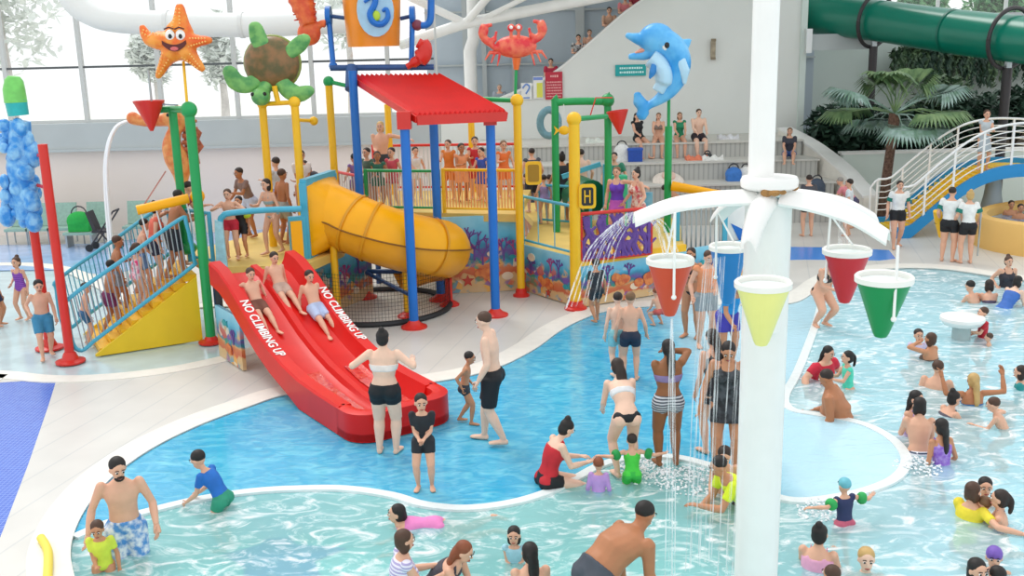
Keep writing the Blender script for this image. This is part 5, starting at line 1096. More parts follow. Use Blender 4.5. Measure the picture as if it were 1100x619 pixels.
sign('wall_sign', 'small white sign with a blue swimmer drawing on the white wall', 560, 89, 571, 107, YD - .05, WHT, bluefig)
p = gy(766, 53, YD - .1); t = thing('wall_lamp', 'small weathered bronze lamp fixed to the white wall', 'lamp', p)
m = M(); m.box((0, 0, 0), (.13, .16, .5)); m.build('body', mat('bronze', hx('b3a58c'), .5, noise_amt=.3, nscale=8), t); m = M(); m.tube([(0, -.06, .25), (0, -.06, .33)], .08, 10); m.tube([(0, -.06, -.33), (0, -.06, -.25)], .08, 10); m.build('cap', mat('bronze_dark', hx('8d8069'), .5), t)
# ================================================================ SMALL THINGS
def bag(u, v, Y, z, s, col, lab, cat='bag', name='bag'):
    p = gy(u, v, Y); o0 = V(p.x, Y, z); t = thing(name, lab, cat, o0)
    m = M(); m.ball((0, 0, s[2] * .48), (s[0] / 2, s[1] / 2, s[2] / 2), 14); m.box((0, 0, s[2] * .2), (s[0] * .8, s[1] * .8, s[2] * .4)); me = remesh(m, min(s) * .1, 2); link(me, 'pouch', cm(hx(col), .7), t)
    m = M(); m.tube(arcpts((0, 0, s[2] * .85), s[0] * .28, 0, PI, 8), .018, 6); m.build('handle', cm(hx('3a3a40'), .7), t); return t
bag(788, 187, 29.6, .98, (.5, .4, .42), '3f7fd0', 'blue bag on the third seating tier from the top'); bag(801, 187, 29.7, .98, (.42, .35, .42), 'f0f0ee', 'white bag beside the blue bag on the seating')
bag(792, 195, 28.5, .47, (.4, .3, .3), '2fa86a', 'green bag below the blue bag on the seating'); bag(771, 195, 28.5, .47, (.6, .4, .3), 'b86ac0', 'purple and pink bag on the lowest tier'); bag(783, 196, 28.3, .47, (.36, .3, .24), 'f2f2f6', 'small white bag beside the purple bag')
bag(668, 160, 30.6, 1.51, (.5, .3, .55), 'eef0ee', 'white beach bag beside the blue cool box'); bag(760, 166, 30.6, 1.51, (.3, .25, .2), '3a4040', 'small dark bag at the feet of the seated man')
bag(878, 188, 29.0, .6, (.5, .4, .5), '4a5668', 'dark backpack on the upper ledge by the sloping parapet', 'backpack', 'backpack')
bag(812, 190, 29.6, .98, (.3, .3, .3), '3a4252', 'dark bag just left of the white pipe on the seating')
p = gy(682, 163, 30.5); t = thing('cool_box', 'bright blue cool box on the seating below the dolphin', 'cool box', (p.x, 30.5, 1.51)); m = M(); m.box((0, 0, .17), (.42, .3, .34)); m.build('box', cm(hx('1f4fb0'), .5), t); m = M(); m.box((0, 0, .37), (.45, .33, .06)); m.build('lid', cm(hx('2a5fc4'), .5), t)
p = gy(718, 180, 29.6); t = thing('sun_hat', 'wide cream hat with a pink band on the seating behind the green pole', 'hat', (p.x, 29.6, .98)); m = M(); m.lathe((0, 0, 0), [(0, .0), (.45, .0), (.46, .05), (.3, .16), (0, .2)], 24, ax=(0, -.55, 1)); m.build('brim', cm(hx('f2e6da'), .7), t); m = M(); m.lathe((0, 0, .1), [(.2, .0), (.19, .16), (0, .2)], 18, ax=(0, -.55, 1)); m.build('crown', cm(hx('eec8b8'), .7), t)
for u, v, Y, z, col, lab in ((748, 166, 30.5, 1.51, 'f08a6a', 'coral pink towel hanging by the seated man'), (765, 169, 30.4, 1.51, 'f4f4f0', 'crumpled white towel on the seating edge right of the coral towel'), (782, 151, 31.8, 1.98, 'e6e6ea', 'pale lilac towels on the top tier'), (660, 196, 28.6, .47, 'd9b2a8', 'dusty pink towel on the lowest tier behind the green arch'), (640, 150, 31.7, 1.98, 'e9efe6', 'white towel on the top tier near the green arch')):
    p = gy(u, v, Y); m = M(); n_ = 9; rs = []
    for i in range(n_):
        x = (i / (n_ - 1) - .5) * .62; rs.append([V(x, -.2, .03 + .03 * math.sin(i * 2.1)), V(x, -.05, .12 + .05 * math.sin(i * 1.7)), V(x, .15, .08 + .04 * math.cos(i * 2.3)), V(x, .2, 0), V(x, -.2, 0)])
    m.rings(rs); o = m.build('towel', cm(hx(col), .9)); o.location = (p.x, Y, z + .003); tag(o, lab, 'towel')
# chairs and stroller by the beige wall
cf_ = cm(hx('9fc0b2'), .6)
def chair(u, lab):
    p = gy(u, 250, 27.6); t = thing('lounge_chair', lab, 'chair', (p.x, 27.6, 0), 0, 'pale green chairs along the beige wall')
    m = M(); m.box((0, 0, .42), (.62, .55, .07)); m.build('seat', cf_, t); m = M(); m.box((0, .27, .76), (.62, .07, .62), R=Matrix.Rotation(-.2, 3, 'X')); m.build('backrest', cf_, t)
    for sx_ in (-1, 1):
        for sy in (-1, 1): m = M(); m.tube([(sx_ * .27, sy * .22, 0), (sx_ * .27, sy * .22, .4)], .02, 6); m.build('leg', STEEL, t)
for i, u in enumerate((22, 45, 68, 104, 148)): chair(u, ['leftmost pale green chair against the beige wall', 'second pale green chair from the left by the wall', 'pale green chair just left of the green bag', 'pale green chair behind the dark pushchair', 'pale green chair seen behind the stair ramp people'][i])
p = gy(87, 250, 27.0); bag(86, 240, 27.0, .42, (.72, .35, .55), '22b04a', 'bright green bag on a stool by the beige wall')
t = thing('stool', 'low pale stool under the bright green bag', 'stool', (p.x, 27.0, 0)); m = M(); m.box((0, 0, .38), (.8, .45, .07)); m.build('seat', cf_, t)
for sx_ in (-1, 1): m = M(); m.box((sx_ * .33, 0, .175), (.05, .4, .35)); m.build('leg', STEEL, t)
p = gy(108, 262, 26.2); t = thing('pushchair', 'dark folding pushchair parked by the beige wall', 'pushchair', (p.x, 26.2, 0)); DK = cm(hx('3f3c40'), .7)
m = M(); m.tube([(-.3, 0, .1), (.1, 0, .62), (.42, 0, 1.05)], .022, 6); m.tube([(-.3, .4, .1), (.1, .4, .62), (.42, .4, 1.05)], .022, 6); m.tube([(.42, 0, 1.05), (.42, .4, 1.05)], .025, 6); m.tube([(.35, 0, .1), (-.05, 0, .6)], .022, 6); m.tube([(.35, .4, .1), (-.05, .4, .6)], .022, 6); m.build('frame', DK, t)
m = M(); m.box((0, .2, .52), (.4, .38, .06)); m.box((-.2, .2, .78), (.08, .36, .55), R=Matrix.Rotation(-.3, 3, 'Y')); m.build('seat', DK, t)
for x in (-.3, .35):
    for y in (0, .4): m = M(); m.tube([(x, y - .02, .1), (x, y + .02, .1)], .1, 14); m.build('wheel', BLK, t)
# inflatable ring stack and board behind the tall post
p = gy(590, 160, 29.2); t = thing('inflatable_ring', 'grey blue inflatable ring carried by the people behind the yellow post', 'swim ring', (p.x, 27.4, .95))
t.location = (gy(590, 140, 27.2).x, 27.2, gy(590, 132, 27.2).z); m = M(); m.tube([V(.24 * math.cos(a), .03 * math.sin(2 * a), .34 * math.sin(a)) for a in [2 * PI * k / 24 for k in range(25)]], .1, 10); m.build('tube', cm(hx('6f9aa6'), .4), t)
# ================================================================ PEOPLE
SK = {k: mat('skin_' + k, hx(c), .5, noise_amt=.06, nscale=9, spec=.35) for k, c in dict(pale='f0c8b0', light='e3b094', mid='c98f6c', tan='b87c58', brown='96623f', dark='6f4630').items()}
LIP = mat('lips', hx('a8564e'), .5)
HAIRC = dict(black='1c1614', dark='2e211b', brown='4f3526', light='7a5a3c', blond='c9a66a', red='8a4a2c', grey='9a9690')
def ik(a, t, l1, l2, hint):
    d = t - a; L_ = min(d.length, (l1 + l2) * .995); L_ = max(L_, abs(l1 - l2) * 1.05 + 1e-4); dn = d.normalized(); x = (l1 * l1 - l2 * l2 + L_ * L_) / (2 * L_)
    h = math.sqrt(max(0, l1 * l1 - x * x)); hp = hint - dn * hint.dot(dn); hp = hp.normalized() if hp.length > 1e-5 else V(0, 1, 0)
    return a + dn * x + hp * h, a + dn * L_
ARM = dict(down=(.05, .015, -.30), slight=(.07, .09, -.26), up=(.05, .06, .27), head=(-.045, .05, .12), chest=(-.07, .13, -.09), fwd=(-.03, .22, -.12), out=(.27, .03, -.05), hips=(.035, .03, -.2),
           front=(-.07, .14, -.19), reach=(.0, .16, -.25), back=(.05, -.12, -.25), face=(-.06, .12, .06), outup=(.17, .03, .15), knee=(-.02, .22, -.2), prop=(.06, -.16, -.24), low=(-.03, .2, -.16))
def stripes(c1, c2, sc_=16, ax='Z'):
    m = mat('striped_cloth', hx(c1), .7); nt = m.node_tree; tc = nt.nodes.new('ShaderNodeTexCoord'); wv = nt.nodes.new('ShaderNodeTexWave'); wv.bands_direction = ax; wv.inputs['Scale'].default_value = sc_; wv.inputs['Distortion'].default_value = .6
    r = nt.nodes.new('ShaderNodeValToRGB'); r.color_ramp.elements[0].color = (*hx(c1), 1); r.color_ramp.elements[1].color = (*hx(c2), 1); r.color_ramp.elements[0].position = .45; r.color_ramp.elements[1].position = .55
    nt.links.new(tc.outputs['Object'], wv.inputs[0]); nt.links.new(wv.outputs['Fac'], r.inputs[0]); nt.links.new(r.outputs[0], nt.nodes['Principled BSDF'].inputs['Base Color']); return m
_cl = {}
def cloth(c):
    if not isinstance(c, str): return c
    if c not in _cl:
        if '/' in c: a, b = c.split('/')[:2]; _cl[c] = stripes(a, b, 9)
        elif '~' in c: a, b = c.split('~'); _cl[c] = mat('patterned_cloth', hx(a), .7, col2=hx(b), nscale=14)
        else: _cl[c] = mat('cloth', hx(c), .7, noise_amt=.12, nscale=10)
    return _cl[c]
def join(me, m, smooth=True):
    n = len(me.vertices); co = [0.0] * (n * 3); me.vertices.foreach_get('co', co); vs = [tuple(co[i:i + 3]) for i in range(0, n * 3, 3)]; fs = [tuple(p.vertices) for p in me.polygons]
    out = bpy.data.meshes.new('body'); out.from_pydata(vs + m.v, [], fs + [tuple(i + n for i in f) for f in m.f]); out.polygons.foreach_set('material_index', [0] * len(fs) + m.m); out.polygons.foreach_set('use_smooth', [True] * len(out.polygons)); out.update(); bpy.data.meshes.remove(me); return out
def hand(m, w, d, side, L_, curl=.5):
    """palm, four unequal bent fingers and a thumb leaving the side of the palm"""
    d = d.normalized(); s_ = side - d * side.dot(d); s_ = s_.normalized() if s_.length > 1e-4 else frame(d)[0]; n = d.cross(s_)
    m.tube([w - d * L_ * .12, w + d * L_ * .1, w + d * L_ * .42, w + d * L_ * .5], [(L_ * .15, L_ * .13), (L_ * .2, L_ * .12), (L_ * .23, L_ * .1), (L_ * .2, L_ * .08)], 8)
    for k, fl in enumerate((.42, .5, .46, .36)):
        b = w + d * L_ * .46 + s_ * L_ * (.165 - .11 * k); q = b + (d * math.cos(curl * .6) + n * math.sin(curl * .6)) * L_ * fl * .5; e_ = q + (d * math.cos(curl * 1.5) + n * math.sin(curl * 1.5)) * L_ * fl * .5
        m.tube([b - d * L_ * .06, b, q, e_], [L_ * .05, L_ * .05, L_ * .045, L_ * .035], 5)
    b = w + d * L_ * .14 + s_ * L_ * .17; q = b + (d * .7 + s_ * .65).normalized() * L_ * .22; m.tube([w + d * L_ * .1 + s_ * L_ * .08, b, q, q + (d * .95 + n * .3).normalized() * L_ * .18], [L_ * .07, L_ * .065, L_ * .055, L_ * .04], 5)
NP = 0
def link_keep(me, name, mats, parent):
    for m_ in mats: me.materials.append(m_)
    o = bpy.data.objects.new(name, me); COL.objects.link(o); o.parent = parent; return o
def person(label, u, v, H, face, skin='light', hair=('short', 'dark'), wear=(), z=None, vt=None, Y=None, lean=4, bend=0, hp=0, hy=0, arms=('down', 'down'), legs='auto', fem=False, k=None, fat=1.0, ph=None, feet=None, side=0, twist=0, pos=None, beard=False, extra=None):
    """z=None: wading, (u,v) is where the body meets the water and vt the row of the head top"""
    global NP; NP += 1
    if k is None: k = 1.0 if H > 1.55 else (1.12 if H > 1.3 else (1.25 if H > 1.0 else 1.4))
    inwater = z is None
    p0 = Vector(pos) if pos is not None else (g(u, v, WZ) if inwater else (gy(u, v, Y) if Y else g(u, v, z)))
    le, lb = math.radians(lean), math.radians(lean + bend); s1 = V(math.sin(math.radians(side)), math.sin(le), math.cos(le)).normalized(); s2 = V(math.sin(math.radians(side)) * .6, math.sin(lb), math.cos(lb)).normalized()
    hr = .066 * k; tl = .30 * (1 - .25 * (k - 1)); hpi = math.radians(hp) + (lb * .55 if lean + bend < 60 else lb * .45)
    hd = V(0, math.sin(hpi), math.cos(hpi))
    top = s1.z * tl * .5 + s2.z * tl * .5 + .03 * hd.z + 2 * hr * max(hd.z, .75)
    base = PZ if inwater else p0.z
    if ph is None: ph = .52 - .02 * (k - 1) * 4
    if inwater and vt is not None:
        T = gy(u, vt, p0.y).z - base; want = T / H - top
        if want > ph: base += (want - ph) * H; 
        elif want < .09: base -= (.09 - want) * H * .0; ph = .09
        else: ph = want
    if pos is None and not inwater: base = p0.z
    t = thing('person', label, 'person', (p0.x, p0.y, base), math.radians(face))
    px = 1100 / max(3, p0.y); near_ = px * H > 120
    P_ = V(0, 0, ph); S1 = P_ + s1 * tl * .5; C = S1 + s2 * tl * .5
    w = (.93 if fem else 1.0) * fat * (1 if k < 1.1 else .92); ws = (.105 if not fem else .092) * (1 if k < 1.1 else .9) * (1 + (fat - 1) * .5)
    tx = Matrix.Rotation(math.radians(twist), 3, 'Z') @ V(1, 0, 0)
    SH_ = {-1: C - s2 * .02 - tx * ws, 1: C - s2 * .02 + tx * ws}
    HPt = {-1: P_ + V(-.052, 0, -.005), 1: P_ + V(.052, 0, -.005)}
    def torso(m, a, b, e=0.0, top_taper=True):
        secs = [(-.055, .062, .045), (-.03, .088, .062), (0, (.1 if fem else .092), .068), (.05, (.09 if fem else .086), .063), (.10, (.073 if fem else .082), .056), (.15, .085, .062), (.20, .099, .066), (.25, .1, .06), (.285, .07, .046), (.315, .035, .033)]
        pts, rs = [], []
        for q, rx, ry in secs:
            if q < a - 1e-6 or q > b + 1e-6: continue
            q2 = q * tl / .30
            p = P_ + s1 * q2 if q2 < tl * .5 else S1 + s2 * (q2 - tl * .5)
            if fat > 1.05 and .02 < q < .2: ry = ry * (1 + (fat - 1) * 1.3)
            pts.append(p); rs.append((rx * w + e, ry * (w if not fem else 1) + e))
        if len(pts) >= 2: m.tube(pts, rs, 16)
    # arms
    AW = {}
    for i, sg in enumerate((-1, 1)):
        a = arms[i]; tv = ARM[a] if isinstance(a, str) else a; tv = V(tv[0] * sg, tv[1], tv[2])
        el, wr = ik(SH_[sg], SH_[sg] + tv, .165, .148, V(sg * .8, -.5, -.35) if tv.z > -.05 else V(sg * .35, -1, -.1)); AW[sg] = (el, wr)
    # legs
    LG = {}
    for i, sg in enumerate((-1, 1)):
        if feet: f = Vector(feet[i])
        elif legs == 'swim': f = P_ + V(sg * .06, -.46, -.02 + (.03 if sg > 0 else -.03))
        elif legs == 'sit': f = V(sg * .07, .26, -ph * 0 + .04 - (.22 if ph < .2 else 0))
        elif legs == 'longsit': f = V(sg * .06, .47, .04)
        elif legs == 'step': f = V(sg * .055, .085 * sg, .04 + (.0 if sg > 0 else .015))
        elif legs == 'kneel': f = V(sg * .07, -.2, .03)
        elif ph < .16: f = V(sg * .09, .38, .04)
        elif ph < .38: f = V(sg * .10, .06, .04)
        else: f = V(sg * .065, .0, .04)
        hint = V(sg * .15, 1, .2) if legs not in ('swim', 'kneel') else V(0, .3, -1)
        kn, an = ik(HPt[sg], f, .245, .24, hint); LG[sg] = (kn, an)
    def thigh(m, sg, f=1.0, e=0.0):
        kn, an = LG[sg]; h = HPt[sg]; n = 5; m.tube([h.lerp(kn, f * i / n) for i in range(n + 1)], [(.062 - .02 * f * i / n) * w + e for i in range(n + 1)], 12)
    def uarm(m, sg, f=1.0, e=0.0):
        el, wr = AW[sg]; a = SH_[sg]; m.ball(a, (.03 + e, .03 + e, .03 + e), 10); m.tube([a.lerp(el, f * i / 3) for i in range(4)], [(.031 - .008 * f * i / 3) * w + e for i in range(4)], 10)
    m = M(); torso(m, -.06, .32)
    for sg in (-1, 1):
        kn, an = LG[sg]; thigh(m, sg); m.ball(HPt[sg] + V(0, -.02, -.01), .06 * w, 10)
        m.tube([kn, kn.lerp(an, .3), kn.lerp(an, .65), an], [.037 * w, .04 * w, .03 * w, .021 * w], 10); m.ball(kn, .037 * w, 8)
        fd = V(sg * .18, 1, 0).normalized() if legs != 'swim' else V(0, -1, -.3).normalized(); fz = V(0, 0, -.022) if legs != 'swim' else V(0, 0, 0)
        if legs == 'kneel': fd = V(0, -1, -.1).normalized()
        if legs in ('longsit',): fd = V(sg * .3, .35, .9).normalized(); fz = V(0, 0, 0)
        m.tube([an - fd * .03 + fz, an + fd * .03 + fz, an + fd * .085 + fz * 1.2, an + fd * .112 + fz * 1.25], [(.019, .018), (.026, .02), (.03, .014), (.02, .009)], 10)
        el, wr = AW[sg]; uarm(m, sg); m.tube([el, el.lerp(wr, .35), wr], [.025 * w, .026 * w, .017 * w], 10); m.ball(el, .0245 * w, 8)
        if fem and k < 1.05: m.ball(S1 + s2 * .045 + V(sg * .042, .052, 0), (.038, .036, .038), 10)
    # head
    nb = C + hd * .005; hc = C + hd * (.03 + hr * .95) + V(0, .008, 0)
    Rh = Matrix.Rotation(math.radians(hy), 3, 'Z') @ Matrix.Rotation(-hpi * .9, 3, 'X')
    h_ = lambda x, y, z_: hc + Rh @ V(x * k, y * k, z_ * k)
    m.tube([C - s2 * .03, C + hd * .01, hc - hd * .03], [.04 * w, .029 * w, .03 * w], 10)
    m.ball(h_(0, -.004, .012), (.045 * k, .054 * k, .054 * k), 16, R=Rh); m.ball(h_(0, .012, -.026), (.034 * k, .037 * k, .038 * k), 12, R=Rh)
    m.tube([h_(0, .05, .008), h_(0, .058, -.012)], [.006 * k, .0095 * k], 6)
    for sg in (-1, 1): m.ball(h_(sg * .046, -.002, -.004), (.006 * k, .012 * k, .017 * k), 8, R=Rh)
    me = remesh(m, .0085 if near_ else .0115, 2 if near_ else 1)
    ex = M()
    for sg in (-1, 1):
        el, wr = AW[sg]; hdv = (wr - el).normalized() + (V(0, 0, 0) if arms[0 if sg < 0 else 1] != 'prop' else V(0, .2, -.1)); hand(ex, wr, hdv, V(-sg * .3, 1, 0) if abs(hdv.normalized().y) < .9 else V(-sg, 0, 0), .098)
        ex.ball(h_(sg * .0175, .0475, .008), (.0092 * k, .0062 * k, .0058 * k), 8, 1, R=Rh); ex.ball(h_(sg * .0175, .0525, .008), (.0062 * k, .0042 * k, .0062 * k), 6, 2, R=Rh)
        ex.tube([h_(sg * .008, .053, .021), h_(sg * .018, .053, .024), h_(sg * .028, .048, .021)], (.003 * k), 5, 2)
    ex.tube([h_(-.014, .045, -.034), h_(0, .050, -.035), h_(.014, .045, -.034)], [.003, .0062, .003], 6, 3)
    if beard: ex.ball(h_(0, .026, -.046), (.03 * k, .027 * k, .021 * k), 12, 2, R=Rh); ex.tube([h_(-.018, .047, -.028), h_(0, .056, -.024), h_(.018, .047, -.028)], [.004, .007, .004], 6, 2)
    me = join(me, ex)
    keep = True
    sc3 = Matrix.Diagonal((H, H, H, 1)); me.transform(sc3)
    hm = cm(hx(HAIRC[hair[1]]), .6) if hair[1] in HAIRC else cm(hx(hair[1]), .6)
    link_keep(me, 'body', [SK[skin], EYW, hm if hair[1] in ('black', 'dark', 'brown') else EYB, LIP], t)
    def garment(nm, m, c, vx=.012):
        if not m.v: return
        gm = remesh(m, vx, 1); gm.transform(sc3); gm.polygons.foreach_set('use_smooth', [True] * len(gm.polygons)); o = link(gm, nm, cloth(c), t); return o
    e = .007
    for wv in wear:
        kind, c = wv[0], wv[1]; q = wv[2] if len(wv) > 2 else None; m = M()
        if kind == 'shorts':
            torso(m, -.06, .05, e * 1.3)
            for sg in (-1, 1): thigh(m, sg, q or .55, e + .006 * ((q or .55) > .6)); m.ball(HPt[sg] + V(0, -.02, -.01), .06 * w + e, 10)
            garment('shorts' if (q or 0) > .4 else 'trunks', m, c)
        elif kind == 'brief':
            torso(m, -.06, .005, e)
            for sg in (-1, 1): m.ball(HPt[sg] + V(0, -.012, .0), .052 * w + e, 10)
            garment('bikini_bottom' if fem else 'swim_briefs', m, c)
        elif kind == 'skirt':
            m.tube([P_ + s1 * .06, P_, P_.lerp((LG[-1][0] + LG[1][0]) / 2, .35), P_.lerp((LG[-1][0] + LG[1][0]) / 2, q or .7)], [(.095 * w, .07), (.108 * w, .08), (.118 * w, .09), (.128 * w, .1)], 16); garment('skirt', m, c)
        elif kind == 'top':
            torso(m, -.03 if q != 'crop' else .1, .29, e)
            for sg in (-1, 1): uarm(m, sg, .62 if q != 'vest' else .12, e * 1.2)
            if q == 'long':
                for sg in (-1, 1): el, wr = AW[sg]; uarm(m, sg, 1, e); m.tube([el, wr.lerp(el, .15)], [.026 * w + e, .02 * w + e], 10)
            if fem and k < 1.05:
                for sg in (-1, 1): m.ball(S1 + s2 * .045 + V(sg * .042, .052, 0), (.038 + e,) * 3, 10)
            garment('shirt', m, c)
        elif kind == 'suit':
            torso(m, -.06, .25, e)
            if fem and k < 1.05:
                for sg in (-1, 1): m.ball(S1 + s2 * .045 + V(sg * .042, .052, 0), (.038 + e,) * 3, 10)
            for sg in (-1, 1): m.ball(HPt[sg] + V(0, -.02, .0), .058 * w + e, 10); m.tube([S1 + s2 * .08 + V(sg * .05, .06, 0), C + V(sg * .05, .02, .012), C + V(sg * .045, -.045, -.03), S1 + s2 * .07 + V(sg * .04, -.062, 0)], .009, 6)
            garment('swimsuit', m, c)
        elif kind == 'bra':
            torso(m, .145, .205, e)
            for sg in (-1, 1):
                if fem and k < 1.05: m.ball(S1 + s2 * .045 + V(sg * .042, .054, 0), (.036 + e,) * 3, 10)
                m.tube([S1 + s2 * .06 + V(sg * .05, .07, 0), C + V(sg * .03, .02, .02), C + V(0, -.04, .01)], .006, 6)
            garment('bikini_top', m, c, .009)
        elif kind == 'floatie':
            for sg in (-1, 1): el, wr = AW[sg]; a = SH_[sg].lerp(el, .35); b = SH_[sg].lerp(el, .85); m2 = M(); m2.tube([a.lerp(b, i / 4) for i in range(5)], [.045, .062, .066, .062, .045], 14); garment('arm_float', m2, c)
        elif kind == 'wristband':
            el, wr = AW[1]; m.tube([wr.lerp(el, .06), wr.lerp(el, .0)], .021, 10); garment('wristband', m, c, .006)
    # hair
    m = M(); st_ = hair[0]
    if st_ not in ('bald', 'cap', 'swimcap'):
        m.ball(h_(0, -.013, .0245), (.0495 * k, .0545 * k, .0495 * k), 16, R=Rh)
        if st_ != 'short': m.ball(h_(0, -.02, -.005), (.049 * k, .045 * k, .055 * k), 14, R=Rh)
        if st_ in ('long', 'wet', 'side'): m.tube(crom([h_(0, -.045, .02), h_(.01, -.055, -.03), h_(.012, -.05, -.075), C + V(.012, -.065, -.05), C + V(.01, -.07 if lean < 30 else .0, -.12)], 3), [(.04 * k, .02 * k)] * 4 + [(.045, .022)] * 4 + [(.038, .02)] * 3 + [(.03, .015), (.015, .008)], 12)
        if st_ == 'bob':
            for sg in (-1, 1): m.ball(h_(sg * .03, -.01, -.03), (.022 * k, .036 * k, .045 * k), 10, R=Rh)
        if st_ == 'pony': m.ball(h_(0, -.06, .03), .018, 8); m.tube(crom([h_(0, -.06, .03), h_(0, -.08, 0), h_(0, -.075, -.06), h_(0, -.065, -.1)], 3), [.016] * 4 + [.018] * 4 + [.014, .006], 8)
        if st_ == 'bun': m.ball(h_(0, -.035, .072), .026 * k, 10)
    elif st_ == 'cap': m.ball(h_(0, -.006, .028), (.05 * k, .058 * k, .048 * k), 14, R=Rh); m.tube([h_(-.035, .04, .03), h_(0, .085, .026), h_(.035, .04, .03)], [(.012, .006)] * 3, 8)
    elif st_ == 'swimcap': m.ball(h_(0, -.006, .024), (.05 * k, .058 * k, .052 * k), 14, R=Rh)
    if m.v: hmsh = remesh(m, .009, 1); hmsh.transform(sc3); link(hmsh, 'hair' if st_ not in ('cap', 'swimcap') else 'cap', hm, t)
    if extra: extra(t, H, dict(P=P_, C=C, S1=S1, h=h_, arms=AW, legs=LG, Rh=Rh))
    return t
def sunhat(c):
    def f(t, H, d): m = M(); hc = d['h'](0, -.004, .045) * H; ax = d['Rh'] @ V(0, 0, 1); m.lathe(hc, [(.0, .0), (.11 * H, -.01), (.112 * H, .0), (.058 * H, .012), (.052 * H, .045), (0, .055)], 20, ax=ax); m.build('sun_hat', cm(hx(c), .8), t)
    return f
def rescue_tube(t, H, d):
    wr = d['arms'][-1][1] * H; m = M(); m.tube([wr + V(-.05, -.1, .22), wr + V(-.02, .05, -.05), wr + V(.06, .12, -.42)], [(.1, .07), (.11, .075), (.09, .06)], 12); 
    o = link(remesh(m, .02, 1), 'rescue_float', YELP); o.location = t.location; o.rotation_euler = t.rotation_euler; tag(o, 'yellow rescue float held at the side of the left lifeguard', 'rescue float'); m = M(); c = wr + V(-.01, .08, -.08); m.tube([c + V(0, 0, .025), c - V(0, 0, .025)], [(.12, .09)] * 2, 12); s_ = m.build('strap', BLK); s_.parent = o
P = person
BK = '16191f'
# ---- splash pad, near
P('bearded man with bare chest in pale patterned board shorts wading at the left', 138, 592, 1.74, 200, 'light', ('short', 'black'), [('shorts', 'e4ebf2~4f8fd0', .85)], vt=487, lean=6, bend=5, hp=12, hy=15, beard=True, arms=('slight', (.10, .03, -.28)))
P('small child in a lime yellow shirt beside the bearded man', 112, 612, 1.08, 190, 'mid', ('short', 'brown'), [('top', 'd9e84a')], vt=557, lean=5, hp=15, arms=('down', 'front'))
P('boy in a blue rash shirt crouching beside the curved kerb', 240, 546, 1.30, 75, 'light', ('short', 'black'), [('top', '1f6fc8'), ('shorts', '2f9a7a', .4)], vt=487, lean=26, bend=12, hp=5, arms=('reach', 'reach'))
P('woman in black shorts and tied bikini top standing with her back to us', 417, 487, 1.66, -6, 'pale', ('bun', 'black'), [('shorts', BK, .42), ('bra', 'efe6e0')], z=-.012, arms=((.1, .1, -.09), (.1, .1, -.09)), fem=True, fat=1.2)
P('boy in a black swim shirt standing facing us before the slide end', 457, 525, 1.22, 180, 'light', ('short', 'black'), [('top', '20242c'), ('shorts', '20242c', .5)], z=-.012, hp=8, hy=12, arms=('front', 'front'))
P('little boy in dark trunks walking right near the slide end', 500, 455, 1.06, -95, 'mid', ('short', 'black'), [('shorts', '2a3540', .35)], z=-.012, lean=10, hp=10, arms=((.02, .05, -.26), (.02, -.06, -.24)), legs='step')
P('tall bare-chested young man in long black shorts looking left', 531, 476, 1.80, 78, 'pale', ('short', 'brown'), [('shorts', BK, .9), ('wristband', '2a2a2a')], z=-.012, hp=12, arms=((.04, .05, -.29), (.03, .04, -.3)), legs='step')
P('boy in pale teal shorts turned away, left of the pair by the bucket', 664, 404, 1.36, 6, 'pale', ('short', 'dark'), [('shorts', '8ccfd8', .6)], z=-.012, legs='step')
P('boy in navy trunks turned away, right of the pair by the bucket', 677, 409, 1.42, -4, 'light', ('short', 'light'), [('shorts', '232c42', .5)], z=-.012, arms=((.06, .03, -.29), (.08, .05, -.28)))
P('child in dark clothes near the foot of the right yellow post', 641, 346, 1.22, 20, 'mid', ('short', 'black'), [('top', '2c3038'), ('shorts', '2c3038', .6)], z=.02, legs='step')
P('toddler crouching on the pad under the orange bucket', 709, 350, .9, 30, 'light', ('short', 'red'), [('shorts', 'd0605a', .4)], z=-.012, lean=25, ph=.3, arms=('reach', 'reach'))
P('woman in a black bikini standing behind the orange bucket', 743, 362, 1.64, 150, 'mid', ('bob', 'dark'), [('brief', BK), ('bra', BK)], z=-.012, fem=True, lean=10, arms=('chest', 'front'))
P('man in grey shorts and orange top standing under the spray', 757, 372, 1.7, 190, 'light', ('short', 'brown'), [('shorts', '9aa4a8', .6), ('top', 'f09a6a', 'vest')], z=-.012, hp=15, arms=('front', 'slight'))
P('person in a bright blue shirt and wide white hat bending under the yellow bucket', 780, 392, 1.62, 195, 'mid', ('short', 'dark'), [('top', '1f9ae0'), ('shorts', '4440b0', .7)], z=-.012, lean=28, bend=16, hp=10, arms=('reach', 'reach'), extra=sunhat('f4f2ee'))
P('dark haired woman in a grey patterned swim dress looking down beside the column', 779, 508, 1.72, 168, 'mid', ('wet', 'black'), [('suit', '4a4f55~1c1f24'), ('skirt', '3c4148~1c1f24', .55)], z=-.012, fem=True, hp=28, arms=((.07, .04, -.29), (.08, .04, -.29)), fat=1.05)
P('long haired woman standing just behind the woman in the swim dress', 766, 486, 1.62, 20, 'light', ('wet', 'dark'), [('suit', '2c2a30'), ('skirt', '2c2a30', .4)], z=-.012, fem=True, hp=15)
P('woman with her back to us in a striped skirt bottom, hands at her hair', 717, 500, 1.62, 4, 'brown', ('wet', 'black'), [('shorts', 'c9ccd2/4a4f5c', .3), ('bra', '8a7aa8')], z=-.012, fem=True, fat=1.15, arms=('chest', 'face'))
P('pale woman in a black bikini bending forward at the kerb', 673, 512, 1.64, 8, 'pale', ('long', 'dark'), [('brief', BK), ('bra', 'e8e8ea')], z=-.012, fem=True, lean=38, bend=18, arms=('reach', 'reach'), ph=.46)
